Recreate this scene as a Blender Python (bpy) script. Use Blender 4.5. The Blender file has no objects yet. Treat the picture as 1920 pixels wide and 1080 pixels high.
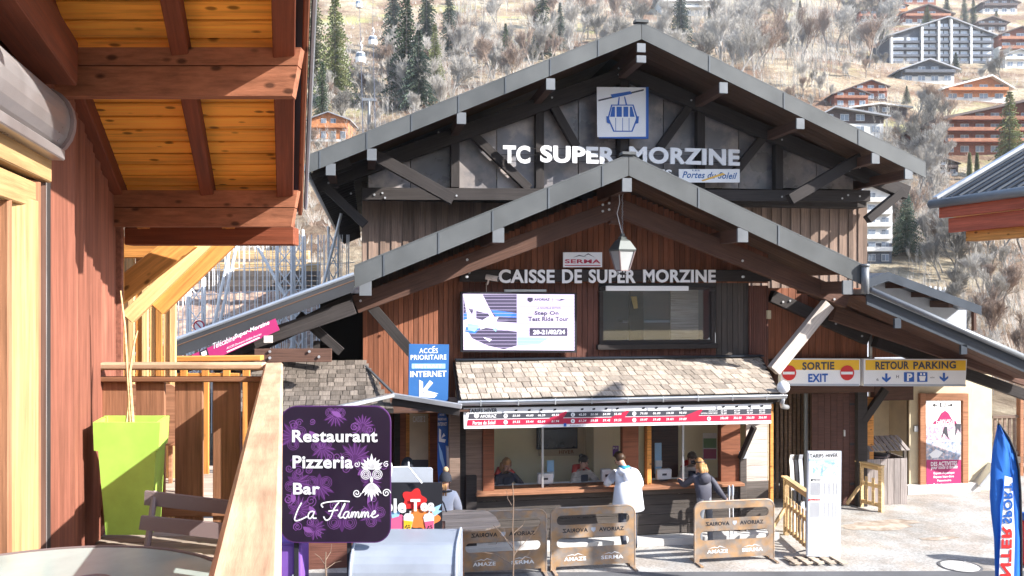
import bpy, bmesh, math, random
from mathutils import Vector, Matrix, noise
random.seed(11)
SC = bpy.context.scene
COL = SC.collection
PI = math.pi
# ---------------------------------------------------------------- camera, sky, sun, exposure
A = math.radians(9.58)
CAMZ = 4.8
RV = Vector((math.cos(A), -math.sin(A), 0)); FV = Vector((math.sin(A), math.cos(A), 0))
cd = bpy.data.cameras.new('camera'); cam = bpy.data.objects.new('camera', cd); COL.objects.link(cam)
cam.location = (0, 0, CAMZ); cam.rotation_euler = (PI/2, 0, -A)
cd.lens = 30.0; cd.sensor_width = 36; cd.shift_y = 10/1920; cd.clip_start = .05; cd.clip_end = 3000
SC.camera = cam
w = bpy.data.worlds.new('World'); SC.world = w; w.use_nodes = True
nt = w.node_tree; bg = nt.nodes['Background']
sky = nt.nodes.new('ShaderNodeTexSky'); sky.sky_type = 'NISHITA'; sky.sun_disc = False
SUN = Vector((.93, -.55, .66)).normalized()
sky.sun_elevation = math.asin(SUN.z); sky.sun_rotation = math.atan2(SUN.x, SUN.y)
sky.altitude = 1000; sky.air_density = 1.0; sky.dust_density = 1.5
nt.links.new(sky.outputs[0], bg.inputs[0]); bg.inputs[1].default_value = .15
sl = bpy.data.lights.new('sun', 'SUN'); sl.energy = 5.0; sl.angle = math.radians(.5); sl.color = (1, .965, .92)
so = bpy.data.objects.new('sun', sl); COL.objects.link(so)
so.rotation_euler = SUN.to_track_quat('Z', 'Y').to_euler(); so.location = (20, -15, 30)
SC.view_settings.view_transform = 'Standard'; SC.view_settings.look = 'None'
SC.view_settings.exposure = 1.6; SC.view_settings.gamma = 1
SC.view_settings.use_curve_mapping = False
SC.cycles.max_bounces = 8; SC.cycles.diffuse_bounces = 5; SC.cycles.transparent_max_bounces = 24
SC.cycles.use_denoising = True

HAZE = .00022

# ---------------------------------------------------------------- places in the world
def ray(px, py): return FV + RV*((px-960)/1600) + Vector((0, 0, -(py-550)/1600))
def C(px, py, t):                       # point at distance t in front of the viewpoint
    return Vector((0, 0, CAMZ)) + ray(px, py)*t
class Plane:                            # an upright plane through o, running along R, facing N
    def __init__(s, o, R):
        s.o = Vector(o); s.R = Vector(R).normalized(); s.U = Vector((0, 0, 1)); s.N = s.R.cross(s.U)
    def pt(s, px, py, off=0):
        d = ray(px, py); c = Vector((0, 0, CAMZ))
        k = (s.o + s.N*off - c).dot(s.N)/d.dot(s.N)
        return c + d*k
    def at(s, a, b, off=0): return s.o + s.R*a + s.U*b + s.N*off
    def co(s, p): q = p - s.o; return q.dot(s.R), q.dot(s.U)
def FP(Y): return Plane((0, Y, 0), (1, 0, 0))
def P(px, py, Y): return FP(Y).pt(px, py)
def G(px, py, z=0):
    t = (CAMZ-z)*1600/(py-550); return C(px, py, t)
def W(xc, t, z): return RV*xc + FV*t + Vector((0, 0, z))      # terrace frame
def T(x0, t, z): return W(x0-.2625*t, t, z)                   # x0 = distance right of the terrace axis

# ---------------------------------------------------------------- objects
WM = {}
def wm(o): return WM.get(o.name, Matrix()) if o else Matrix()
def thing(name, label, cat, loc=(0, 0, 0), group=None):
    o = bpy.data.objects.new(name, None); COL.objects.link(o); o.location = loc
    o.empty_display_size = .2
    o['label'] = label; o['category'] = cat
    if group: o['group'] = group
    WM[o.name] = Matrix.Translation(Vector(loc)); return o
def link(name, me, parent, M=None, label=None, kind=None):
    o = bpy.data.objects.new(name, me); COL.objects.link(o)
    M = M if M is not None else Matrix()
    if parent: o.parent = parent; o.matrix_basis = wm(parent).inverted() @ M
    else: o.matrix_basis = M
    WM[o.name] = M.copy()
    if label: o['label'] = label
    if kind: o['kind'] = kind
    return o
def tag(o, label, cat, group=None):
    o['label'] = label; o['category'] = cat
    if group: o['group'] = group
    return o
def copy_tree(o, loc, label=None, parent=None):
    kids = [c for c in o.children]
    c = o.copy(); COL.objects.link(c)
    if parent is None:
        c.location = loc
        if label: c['label'] = label
    else: c.parent = parent
    for k in kids: copy_tree(k, None, None, c)
    return c
def setmat(me, m):
    if m is not None:
        for x in (m if isinstance(m, (list, tuple)) else [m]): me.materials.append(x)
BOXC = {}
def box_mesh(dx, dy, dz, m, bev=.004):
    k = (round(dx, 2 if dx > 1 else 3), round(dy, 3), round(dz, 3), m.name, bev)
    if k in BOXC: return BOXC[k]
    b = min(bev, dx*.25, dy*.25, dz*.25)
    vs = []; idx = {}
    for sx in (-1, 1):
        for sy in (-1, 1):
            for sz in (-1, 1):
                for ax in range(3):
                    d = [dx/2, dy/2, dz/2]
                    for j in range(3):
                        if j != ax: d[j] -= b
                    idx[(sx, sy, sz, ax)] = len(vs); vs.append((sx*d[0], sy*d[1], sz*d[2]))
    fs = []
    S = (-1, 1)
    for s in S:
        f = [idx[(s, a, c, 0)] for a, c in ((-1, -1), (1, -1), (1, 1), (-1, 1))]; fs.append(f if s > 0 else f[::-1])
        f = [idx[(a, s, c, 1)] for a, c in ((1, -1), (-1, -1), (-1, 1), (1, 1))]; fs.append(f if s > 0 else f[::-1])
        f = [idx[(a, c, s, 2)] for a, c in ((-1, -1), (1, -1), (1, 1), (-1, 1))]; fs.append(f if s > 0 else f[::-1])
    for a in S:
        for c in S:
            for f in ([idx[(a, c, -1, 0)], idx[(a, c, 1, 0)], idx[(a, c, 1, 1)], idx[(a, c, -1, 1)]],
                      [idx[(a, -1, c, 0)], idx[(a, 1, c, 0)], idx[(a, 1, c, 2)], idx[(a, -1, c, 2)]],
                      [idx[(-1, a, c, 1)], idx[(1, a, c, 1)], idx[(1, a, c, 2)], idx[(-1, a, c, 2)]]):
                fs.append(f)
            for e in S: fs.append([idx[(a, c, e, 0)], idx[(a, c, e, 1)], idx[(a, c, e, 2)]])
    me = bpy.data.meshes.new('box'); me.from_pydata(vs, [], fs)
    bm = bmesh.new(); bm.from_mesh(me); bmesh.ops.recalc_face_normals(bm, faces=bm.faces); bm.to_mesh(me); bm.free()
    setmat(me, m); BOXC[k] = me; return me
def frame(x, z, o):                     # matrix with local X along x and Z near z
    x = Vector(x).normalized(); y = Vector(z).cross(x)
    if y.length < 1e-5: y = Vector((0, 1, 0)).cross(x)
    y.normalize(); z = x.cross(y)
    M = Matrix((x, y, z)).transposed().to_4x4(); M.translation = o; return M
def box(name, parent, c, dims, m, x=(1, 0, 0), z=(0, 0, 1), bev=.004, label=None):
    me = box_mesh(max(dims[0], .001), max(dims[1], .001), max(dims[2], .001), m, bev)
    return link(name, me, parent, frame(x, z, Vector(c)), label)
def beam(name, parent, p0, p1, wd, ht, m, up=(0, 0, 1), bev=.006, drop=0, label=None):
    p0 = Vector(p0); p1 = Vector(p1); d = p1-p0
    M = frame(d, up, (p0+p1)/2)
    if drop: M.translation += M.to_3x3() @ Vector((0, 0, drop))
    return link(name, box_mesh(d.length, wd, ht, m, bev), parent, M, label)
def span(name, parent, a, b, m, bev=.004):          # axis aligned box between corners
    a = Vector(a); b = Vector(b); d = b-a
    return box(name, parent, (a+b)/2, (abs(d.x), abs(d.y), abs(d.z)), m, bev=bev)
class MB:
    def __init__(s): s.v = []; s.f = []; s.m = []; s.cur = 0
    def quad(s, *p):
        n = len(s.v); s.v += [tuple(q) for q in p]; s.f.append(tuple(range(n, n+len(p)))); s.m.append(s.cur)
    def add(s, vs, fs):
        n = len(s.v); s.v += [tuple(q) for q in vs]
        for f in fs: s.f.append(tuple(i+n for i in f)); s.m.append(s.cur)
    def prism(s, pts, ext):
        ext = Vector(ext); n = len(pts); pts = [Vector(p) for p in pts]
        nr = Vector((0, 0, 0))
        for i in range(n): nr += pts[i].cross(pts[(i+1) % n])
        if nr.dot(ext) > 0: pts = pts[::-1]
        k = list(range(n)); s.add(pts+[p+ext for p in pts], [k]+[[i+n for i in reversed(k)]]+[[(i+1) % n, i, i+n, (i+1) % n+n] for i in range(n)])
    def box(s, c, d, x=(1, 0, 0), z=(0, 0, 1)):
        M = frame(x, z, Vector(c)); h = [q/2 for q in d]
        s.add([M @ Vector((a*h[0], b*h[1], e*h[2])) for a in (-1, 1) for b in (-1, 1) for e in (-1, 1)],
              [(0, 1, 3, 2), (4, 6, 7, 5), (0, 4, 5, 1), (2, 3, 7, 6), (0, 2, 6, 4), (1, 5, 7, 3)])
    def tube(s, pts, r, n=8, cap=True):
        pts = [Vector(p) for p in pts]; rr = r if isinstance(r, (list, tuple)) else [r]*len(pts)
        b0 = len(s.v); up = Vector((0, 0, 1)); u = None
        for i, p in enumerate(pts):
            d = (pts[min(i+1, len(pts)-1)]-pts[max(i-1, 0)]).normalized()
            if u is None:
                u = d.cross(up)
                if u.length < .05: u = d.cross(Vector((1, 0, 0)))
            u = (u-d*u.dot(d)).normalized(); v = d.cross(u)
            for k in range(n):
                a = 2*PI*k/n; s.v.append(tuple(p+(u*math.cos(a)+v*math.sin(a))*rr[i]))
        for i in range(len(pts)-1):
            for k in range(n):
                a = b0+i*n+k; b = b0+i*n+(k+1) % n; s.f.append((a, b, b+n, a+n)); s.m.append(s.cur)
        if cap:
            s.f.append(tuple(b0+k for k in reversed(range(n)))); s.m.append(s.cur)
            e = b0+(len(pts)-1)*n; s.f.append(tuple(e+k for k in range(n))); s.m.append(s.cur)
    def lathe(s, prof, c, n=16, sx=1, sy=1, rot=0, ring=False):
        c = Vector(c); b0 = len(s.v)
        if ring: prof = list(prof)+[prof[0]]
        for r, z in prof:
            for k in range(n):
                a = 2*PI*k/n+rot; s.v.append((c.x+r*math.cos(a)*sx, c.y+r*math.sin(a)*sy, c.z+z))
        for i in range(len(prof)-1):
            for k in range(n):
                a = b0+i*n+k; b = b0+i*n+(k+1) % n; s.f.append((a, b, b+n, a+n)); s.m.append(s.cur)
        if ring: return
        s.f.append(tuple(b0+k for k in reversed(range(n)))); s.m.append(s.cur)
        e = b0+(len(prof)-1)*n; s.f.append(tuple(e+k for k in range(n))); s.m.append(s.cur)
    def ball(s, c, r, sq=(1, 1, 1), n=12, k=8, M=None):
        c = Vector(c); b0 = len(s.v)
        for i in range(k+1):
            th = PI*i/k
            for j in range(n):
                a = 2*PI*j/n; q = Vector((math.sin(th)*math.cos(a)*sq[0], math.sin(th)*math.sin(a)*sq[1], math.cos(th)*sq[2]))*r
                if M: q = M @ q
                s.v.append(tuple(c+q))
        for i in range(k):
            for j in range(n):
                a = b0+i*n+j; b = b0+i*n+(j+1) % n; s.f.append((a, a+n, b+n, b)); s.m.append(s.cur)
    def mesh(s, m, smooth=False, origin=None):
        me = bpy.data.meshes.new('mesh')
        o = Vector(origin) if origin is not None else Vector((0, 0, 0))
        me.from_pydata([Vector(v)-o for v in s.v], [], s.f); setmat(me, m)
        if isinstance(m, (list, tuple)): me.polygons.foreach_set('material_index', s.m)
        if smooth: me.polygons.foreach_set('use_smooth', [True]*len(me.polygons))
        me.update(); return me
    def build(s, name, parent, m, smooth=False, label=None, kind=None, fix=False, origin=None):
        o = Vector(origin) if origin is not None else (wm(parent).translation if parent else Vector((0, 0, 0)))
        me = s.mesh(m, smooth, o)
        if fix:
            bm = bmesh.new(); bm.from_mesh(me); bmesh.ops.recalc_face_normals(bm, faces=bm.faces); bm.to_mesh(me); bm.free()
        return link(name, me, parent, Matrix.Translation(o), label, kind)
def prism(name, parent, pts, ext, m, label=None, kind=None, origin=None):
    b = MB(); b.prism(pts, ext); return b.build(name, parent, m, label=label, kind=kind, origin=origin)
def rrect(x0, y0, x1, y1, r, n=5):
    o = []
    for cx, cy, a0 in ((x1-r, y1-r, 0), (x0+r, y1-r, 90), (x0+r, y0+r, 180), (x1-r, y0+r, 270)):
        for i in range(n+1):
            a = math.radians(a0+90*i/n); o.append((cx+r*math.cos(a), cy+r*math.sin(a)))
    return o
def curve_mesh(splines, thick):
    cu = bpy.data.curves.new('c', 'CURVE'); cu.dimensions = '2D'; cu.fill_mode = 'BOTH'; cu.extrude = thick/2
    for pts in splines:
        sp = cu.splines.new('POLY'); sp.points.add(len(pts)-1)
        for i, p in enumerate(pts): sp.points[i].co = (p[0], p[1], 0, 1)
        sp.use_cyclic_u = True
    ob = bpy.data.objects.new('tmp', cu); me = bpy.data.meshes.new_from_object(ob)
    bpy.data.objects.remove(ob); bpy.data.curves.remove(cu); return me
def plane_M(pl, a=0, b=0, off=0):
    M = Matrix((pl.R, pl.U, pl.N)).transposed().to_4x4(); M.translation = pl.at(a, b, off); return M
def plate(name, parent, pl, splines, thick, m, off=0, label=None, pix=False):
    if pix: splines = [[pl.co(pl.pt(*p)) for p in s] for s in splines]
    cx = sum(p[0] for p in splines[0])/len(splines[0]); cy = sum(p[1] for p in splines[0])/len(splines[0])
    me = curve_mesh([[(p[0]-cx, p[1]-cy) for p in s] for s in splines], thick); setmat(me, m)
    me.materials.clear(); setmat(me, m)
    return link(name, me, parent, plane_M(pl, cx, cy, off), label)
TXT = {}
def text_mesh(s, bold=0, shear=0, res=3, space=1):
    k = (s, bold, shear, res, space)
    if k in TXT: return TXT[k]
    cu = bpy.data.curves.new('t', 'FONT'); cu.body = s; cu.size = 1; cu.offset = bold; cu.shear = shear
    cu.resolution_u = res; cu.space_character = space; cu.extrude = .0
    ob = bpy.data.objects.new('t', cu); me = bpy.data.meshes.new_from_object(ob)
    vs = [(v.co.x, v.co.y) for v in me.vertices]; fs = [tuple(p.vertices) for p in me.polygons]
    bpy.data.objects.remove(ob); bpy.data.meshes.remove(me); bpy.data.curves.remove(cu)
    TXT[k] = (vs, fs); return TXT[k]
def lettering(name, parent, pl, items, m, split=False, off=.006, bold=.02, shear=0, thick=0, pix=True, res=3, mirror=False, rot=0, label=None):
    """items: (string, x0, ytop, x1, ybottom) box to fill"""
    b = MB()
    for it in items:
        s, x0, y0, x1, y1 = it[:5]
        vs, fs = text_mesh(s, bold, shear, res, 1.06 if bold > .01 else 1)
        if not vs: continue
        if pix: (a0, b1), (a1, b0) = pl.co(pl.pt(x0, y0)), pl.co(pl.pt(x1, y1))
        else: a0, b1, a1, b0 = x0, y0, x1, y1
        mnx = min(v[0] for v in vs); mxx = max(v[0] for v in vs); mny = min(v[1] for v in vs); mxy = max(v[1] for v in vs)
        P3 = []
        for x, y in vs:
            u = (x-mnx)/(mxx-mnx); v = (y-mny)/(mxy-mny)
            if mirror: u = 1-u
            if rot: u, v = 1-v, u            # reads upwards
            if rot and mirror: pass
            P3.append(pl.at(a0+(a1-a0)*u, b0+(b1-b0)*v, off))
        b.add(P3, fs)
        if thick:
            n = len(P3); from_ = [p-pl.N*thick for p in P3]
            ed = {}
            for f in fs:
                for i in range(len(f)):
                    e = (f[i], f[(i+1) % len(f)]); ed[e] = 1
            side = [(a, c) for (a, c) in ed if (c, a) not in ed]
            b.add(P3+from_, [(a, c, c+n, a+n)[::-1] for a, c in side])
    if split:
        par = list(range(len(b.v)))
        def fd(i):
            while par[i] != i: par[i] = par[par[i]]; i = par[i]
            return i
        for f in b.f:
            for i in f[1:]: par[fd(i)] = fd(f[0])
        gr = {}
        for f in b.f: gr.setdefault(fd(f[0]), []).append(f)
        for k, ff in sorted(gr.items(), key=lambda q: min(pl.co(Vector(b.v[i]))[0] for f in q[1] for i in f)):
            u = MB(); used = sorted({i for f in ff for i in f}); mp = {i: j for j, i in enumerate(used)}
            u.add([b.v[i] for i in used], [[mp[i] for i in f] for f in ff]); u.build(name, parent, m)
        return None
    return b.build(name, parent, m, label=label)
def quad_px(name, parent, pl, pts, m, off=.004, thick=.003, label=None):
    P3 = [pl.pt(x, y, off) for x, y in pts]
    return prism(name, parent, P3, -pl.N*thick, m, label=label)

# ---------------------------------------------------------------- materials
def M_(name, col, rough=.65, metal=0, var=.12, grain=None, bump=.15, blotch=.12, bscale=1.5, col2=None, spec=.35, rvar=0, knots=False):
    m = bpy.data.materials.new(name); m.use_nodes = True; n = m.node_tree; L = n.links
    b = n.nodes['Principled BSDF']; b.inputs['Roughness'].default_value = rough; b.inputs['Metallic'].default_value = metal
    b.inputs['Specular IOR Level'].default_value = spec
    tc = n.nodes.new('ShaderNodeTexCoord'); oi = n.nodes.new('ShaderNodeObjectInfo')
    mul = n.nodes.new('ShaderNodeMath'); mul.operation = 'MULTIPLY'; mul.inputs[1].default_value = 43.0; L.new(oi.outputs['Random'], mul.inputs[0])
    add = n.nodes.new('ShaderNodeVectorMath'); add.operation = 'ADD'; L.new(tc.outputs['Object'], add.inputs[0]); L.new(mul.outputs[0], add.inputs[1])
    def nz(scale, det=4, anis=None, rough_=.6):
        mp = n.nodes.new('ShaderNodeMapping'); L.new(add.outputs[0], mp.inputs['Vector'])
        mp.inputs['Scale'].default_value = anis or (1, 1, 1)
        t = n.nodes.new('ShaderNodeTexNoise'); t.inputs['Scale'].default_value = scale; t.inputs['Detail'].default_value = det
        t.inputs['Roughness'].default_value = rough_; L.new(mp.outputs[0], t.inputs['Vector']); return t
    def rng(src, lo, hi, a=.3, z=.7):
        r = n.nodes.new('ShaderNodeMapRange'); r.inputs[1].default_value = a; r.inputs[2].default_value = z
        r.inputs[3].default_value = lo; r.inputs[4].default_value = hi; L.new(src, r.inputs[0]); return r.outputs[0]
    bl = nz(bscale, 5)
    f = rng(bl.outputs[0], 1-blotch, 1+blotch)
    rv = n.nodes.new('ShaderNodeMapRange'); rv.inputs[3].default_value = 1-var; rv.inputs[4].default_value = 1+var; L.new(oi.outputs['Random'], rv.inputs[0])
    m1 = n.nodes.new('ShaderNodeMath'); m1.operation = 'MULTIPLY'; L.new(f, m1.inputs[0]); L.new(rv.outputs[0], m1.inputs[1])
    last = m1.outputs[0]; bsrc = bl.outputs[0]
    if grain:
        g = nz(1, 6, grain, .65); gf = rng(g.outputs[0], .62, 1.3)
        m2 = n.nodes.new('ShaderNodeMath'); m2.operation = 'MULTIPLY'; L.new(last, m2.inputs[0]); L.new(gf, m2.inputs[1]); last = m2.outputs[0]; bsrc = g.outputs[0]
        if knots:
            mp = n.nodes.new('ShaderNodeMapping'); L.new(add.outputs[0], mp.inputs['Vector']); mp.inputs['Scale'].default_value = (5.0, 10, 10)
            v = n.nodes.new('ShaderNodeTexVoronoi'); v.inputs['Scale'].default_value = 1.0; L.new(mp.outputs[0], v.inputs['Vector'])
            kf = rng(v.outputs['Distance'], .30, 1, .10, .19)
            m3 = n.nodes.new('ShaderNodeMath'); m3.operation = 'MULTIPLY'; L.new(last, m3.inputs[0]); L.new(kf, m3.inputs[1]); last = m3.outputs[0]
    if col2:
        c = n.nodes.new('ShaderNodeMix'); c.data_type = 'RGBA'; c.inputs[6].default_value = (*col, 1); c.inputs[7].default_value = (*col2, 1)
        b2 = nz(bscale*1.7, 6); L.new(rng(b2.outputs[0], 0, 1, .42, .6), c.inputs[0]); csrc = c.outputs[2]
    else:
        c = n.nodes.new('ShaderNodeRGB'); c.outputs[0].default_value = (*col, 1); csrc = c.outputs[0]
    vm = n.nodes.new('ShaderNodeVectorMath'); vm.operation = 'SCALE'; L.new(csrc, vm.inputs[0]); L.new(last, vm.inputs['Scale'])
    L.new(vm.outputs[0], b.inputs['Base Color'])
    if bump:
        bp = n.nodes.new('ShaderNodeBump'); bp.inputs['Strength'].default_value = bump; bp.inputs['Distance'].default_value = .01
        L.new(bsrc, bp.inputs['Height']); L.new(bp.outputs[0], b.inputs['Normal'])
    L.new(rng(bsrc, max(0, rough-.08), min(1, rough+.1)), b.inputs['Roughness'])
    return m
GR = (1.5, 38, 38); GZ = (38, 38, 1.5)
def wood(name, col, **k):
    k.setdefault('grain', GR); k.setdefault('bump', .35); k.setdefault('spec', .2); k.setdefault('rough', .7); return M_(name, col, **k)
m_fascia = M_('grey_zinc', (.095, .10, .10), .5, .15, .08, blotch=.16, bump=.06, bscale=1.1)
m_seam = M_('dark_seam', (.10, .11, .12), .5, .3)
m_cap = M_('white_zinc_cap', (.18, .19, .20), .4, .3, .05)
m_truss = wood('truss_wood', (.040, .034, .032), var=.15)
m_trussb = wood('truss_brown', (.10, .053, .038), var=.15)
m_clad = wood('dark_cladding', (.21, .145, .11), var=.3)
m_cladg = wood('charcoal_cladding', (.10, .085, .075), var=.3)
m_brown = wood('brown_cladding', (.24, .092, .05), var=.25)
m_soffit = wood('soffit_board', (.13, .075, .05), var=.2)
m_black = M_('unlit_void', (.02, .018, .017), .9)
m_pane = M_('gable_glass', (.15, .15, .165), .3, 0, .25, blotch=.35, bscale=.9, bump=.02, col2=(.31, .27, .25), spec=.7)  # brownish patches of the second colour stand for reflections in the panes
m_white = M_('white_paint', (.82, .82, .82), .5, 0, 0, blotch=.04, bump=.02)
m_letter = M_('letter_white', (.85, .85, .85), .5, 0, 0, blotch=.02, bump=0)
m_blue = M_('sign_blue', (.02, .11, .42), .4, 0, 0, blotch=.05, bump=0)
m_navy = M_('sign_navy', (.035, .13, .34), .4, 0, .03, blotch=.05, bump=0)
m_lblue = M_('sign_light_blue', (.35, .6, .85), .4, 0, 0, blotch=.05, bump=0)
m_ink = M_('black_ink', (.02, .02, .025), .5, 0, 0, bump=0)
m_dgrey = M_('print_dark_grey', (.06, .06, .075), .45, 0, 0, bump=0)
m_red = M_('sign_red', (.62, .03, .03), .45, 0, 0, blotch=.04, bump=0)
m_crim = M_('print_crimson', (.45, .02, .06), .45, 0, 0, blotch=.04, bump=0)
m_mag = M_('print_magenta', (.38, .03, .13), .45, 0, 0, blotch=.04, bump=0)
m_yel = M_('sign_yellow', (.85, .5, .03), .45, 0, 0, blotch=.04, bump=0)
m_galv = M_('galvanised', (.5, .52, .54), .35, .7, .05, blotch=.12, bump=.04)
m_bolt = M_('bolt_steel', (.55, .55, .55), .4, .6, .1)
m_shing = wood('cedar_shingle', (.37, .315, .26), var=.30, grain=(50, 3, 50), blotch=.14, bscale=2)
m_shingd = wood('weathered_shingle', (.155, .13, .11), var=.35, grain=(50, 3, 50), blotch=.3, bscale=2)
m_cream = M_('cream_render', (.62, .53, .36), .85, 0, 0, blotch=.1, bscale=3, bump=.2)
m_creamin = M_('cream_interior', (.88, .80, .56), .8, 0, 0, blotch=.05)
m_door = wood('door_wood', (.085, .042, .034), var=.1)
m_orange = wood('orange_pine', (.62, .27, .07), var=.12, knots=True)
m_ceil = wood('ceiling_pine', (.96, .41, .065), var=.16, knots=True, grain=(1.2, 30, 30))
m_raft = wood('red_brown_rafter', (.19, .055, .028), var=.12)
m_purl = wood('red_brown_beam', (.30, .12, .066), var=.1, knots=True, grain=(.8, 34, 34), blotch=.2)
m_sid = wood('terrace_siding', (.25, .095, .062), var=.16)
m_rail = wood('worn_handrail', (.56, .36, .23), var=.05, grain=(1.5, 16, 16), blotch=.22, bscale=3)
m_slat = wood('baluster_board', (.33, .155, .085), var=.2)
m_frame = wood('honey_frame', (.42, .26, .12), var=.08)
m_deck = wood('deck_board', (.40, .33, .26), var=.2, grain=(2, 30, 30))
m_pale = wood('pale_board', (.56, .49, .43), var=.1)
m_pine = wood('raw_pine', (.60, .42, .22), var=.2)
m_alu = M_('shutter_aluminium', (.40, .37, .36), .35, .6, .05, blotch=.15, bump=.05, bscale=4)
m_lime = M_('lime_plastic', (.44, .70, .12), .45, 0, 0, blotch=.10, bscale=7, bump=.06)
m_taupe = M_('taupe_metal', (.22, .165, .16), .5, .1, .05, bump=.05)
m_purple = M_('purple_panel', (.20, .09, .38), .5, 0, 0, bump=.02)
m_plum = M_('plum_print', (.018, .010, .024), .4, 0, 0, bump=0)
m_violet = M_('violet_print', (.075, .022, .105), .45, 0, 0, blotch=.2, bump=0)
m_lilac = M_('lilac_print', (.22, .08, .29), .45, 0, 0, blotch=.15, bump=0)
m_pink = M_('print_pink', (.75, .12, .25), .45, 0, 0, bump=0)
m_orng = M_('print_orange', (.8, .22, .05), .45, 0, 0, bump=0)
m_tarp = M_('pale_blue_tarp', (.27, .30, .35), .4, .15, 0, blotch=.1, bscale=2, bump=.1)
m_greyp = M_('grey_panel', (.42, .45, .50), .5, 0, 0, blotch=.1)
m_corten = M_('barrier_steel', (.30, .25, .21), .42, .3, .06, blotch=.25, bscale=3, bump=.05, col2=(.42, .26, .14))
m_concrete = M_('plinth_concrete', (.55, .53, .5), .8, 0, 0, blotch=.1, bump=.2)
m_screen_dark = M_('black_screen', (.012, .016, .02), .2, 0, 0, bump=0, spec=.6)
m_skin = M_('skin', (.52, .30, .22), .55, 0, .05, bump=.02)
m_tile = M_('dark_roof_metal', (.03, .037, .05), .35, .4, .1, bump=.05)
m_redeave = wood('red_eave', (.42, .10, .055), var=.08)
m_gold = M_('gold_print', (.75, .45, .1), .4, 0, 0, bump=0)
m_lawn = M_('green_print', (.12, .25, .08), .5, 0, 0, bump=0)
def M_emit(name, col, st):
    m = bpy.data.materials.new(name); m.use_nodes = True; b = m.node_tree.nodes['Principled BSDF']
    b.inputs['Base Color'].default_value = (*[c*.3 for c in col], 1); b.inputs['Emission Color'].default_value = (*col, 1); b.inputs['Emission Strength'].default_value = st; b.inputs['Roughness'].default_value = .4
    return m
m_led = M_emit('led_lilac', (.72, .62, .88), .55); m_led2 = M_emit('led_white', (.85, .82, .95), .6); m_ledk = M_emit('led_dark', (.07, .06, .11), .5)
m_ledb = M_emit('led_blue', (.05, .2, .75), .5); m_ledc = M_emit('led_cyan', (.3, .75, .85), .55)
m_ledline = M_emit('led_line', (.45, .38, .58), .5)
def M_glass(name, tint=(.9, .95, .95), refl=.12, rough=.02, ior=1.5):
    m = bpy.data.materials.new(name); m.use_nodes = True; n = m.node_tree; L = n.links; n.nodes.clear()
    o = n.nodes.new('ShaderNodeOutputMaterial'); mx = n.nodes.new('ShaderNodeMixShader'); t = n.nodes.new('ShaderNodeBsdfTransparent'); g = n.nodes.new('ShaderNodeBsdfGlossy')
    t.inputs[0].default_value = (*tint, 1); g.inputs['Roughness'].default_value = rough
    fr = n.nodes.new('ShaderNodeFresnel'); fr.inputs[0].default_value = ior
    ad = n.nodes.new('ShaderNodeMath'); ad.operation = 'ADD'; ad.inputs[1].default_value = refl; L.new(fr.outputs[0], ad.inputs[0])
    L.new(ad.outputs[0], mx.inputs[0]); L.new(t.outputs[0], mx.inputs[1]); L.new(g.outputs[0], mx.inputs[2]); L.new(mx.outputs[0], o.inputs[0]); return m
m_glass = M_glass('window_glass', tint=(.98, .99, .99), refl=.0, ior=1.25); m_glassd = M_glass('dark_window_glass', (.85, .88, .9), .02)
m_tglass = M_('frosted_table_glass', (.36, .43, .40), .16, 0, 0, blotch=.15, bscale=3, bump=0, spec=.8)
# ================================================================ SETTING: ground
def gnd_mat():
    m = M_('plaza_concrete', (.37, .36, .34), .85, 0, 0, blotch=.25, bscale=.9, bump=.4, grain=(22, 22, 22), col2=(.31, .275, .24)); return m
m_plaza = gnd_mat()
m_shaderim = M_('shade_and_rim_grey', (.10, .10, .105), .9, 0, 0, blotch=.2, bscale=1.2, bump=.3)  # dark grey of the painted shadow band and the manhole rim
YT = 23.0
def hbase(Y):
    pts = ((22, -.05), (30, .3), (45, 1.2), (80, 6), (120, 18), (180, 41), (280, 82), (400, 133), (600, 238), (900, 400))
    if Y <= 22: return -.05
    for (a, za), (b, zb) in zip(pts, pts[1:]):
        if Y <= b: return za+(zb-za)*(Y-a)/(b-a)
    return pts[-1][1]
def hz(X, Y):
    z = hbase(Y + .10*X if Y > 60 else Y + .10*X*max(0, (Y-30)/30)) if Y > 30 else hbase(Y)
    k = min(1, max(0, (Y-26)/60))
    return z + k*(noise.noise(Vector((X*.012, Y*.012, 3)))*5 + noise.noise(Vector((X*.05, Y*.05, 7)))*1.3)
def hill():
    b = MB(); xs = [-420+i*6 for i in range(201)]; ys = []; y = YT
    while y < 900: ys.append(y); y += 1.5 if y < 60 else (3 if y < 220 else 8)
    for yy in ys:
        for x in xs:
            X = x*(.25+yy/400) ; b.v.append((X, yy, hz(X, yy)))
    n = len(xs)
    for j in range(len(ys)-1):
        for i in range(n-1): a = j*n+i; b.f.append((a, a+1, a+n+1, a+n)); b.m.append(0)
    return b
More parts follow.
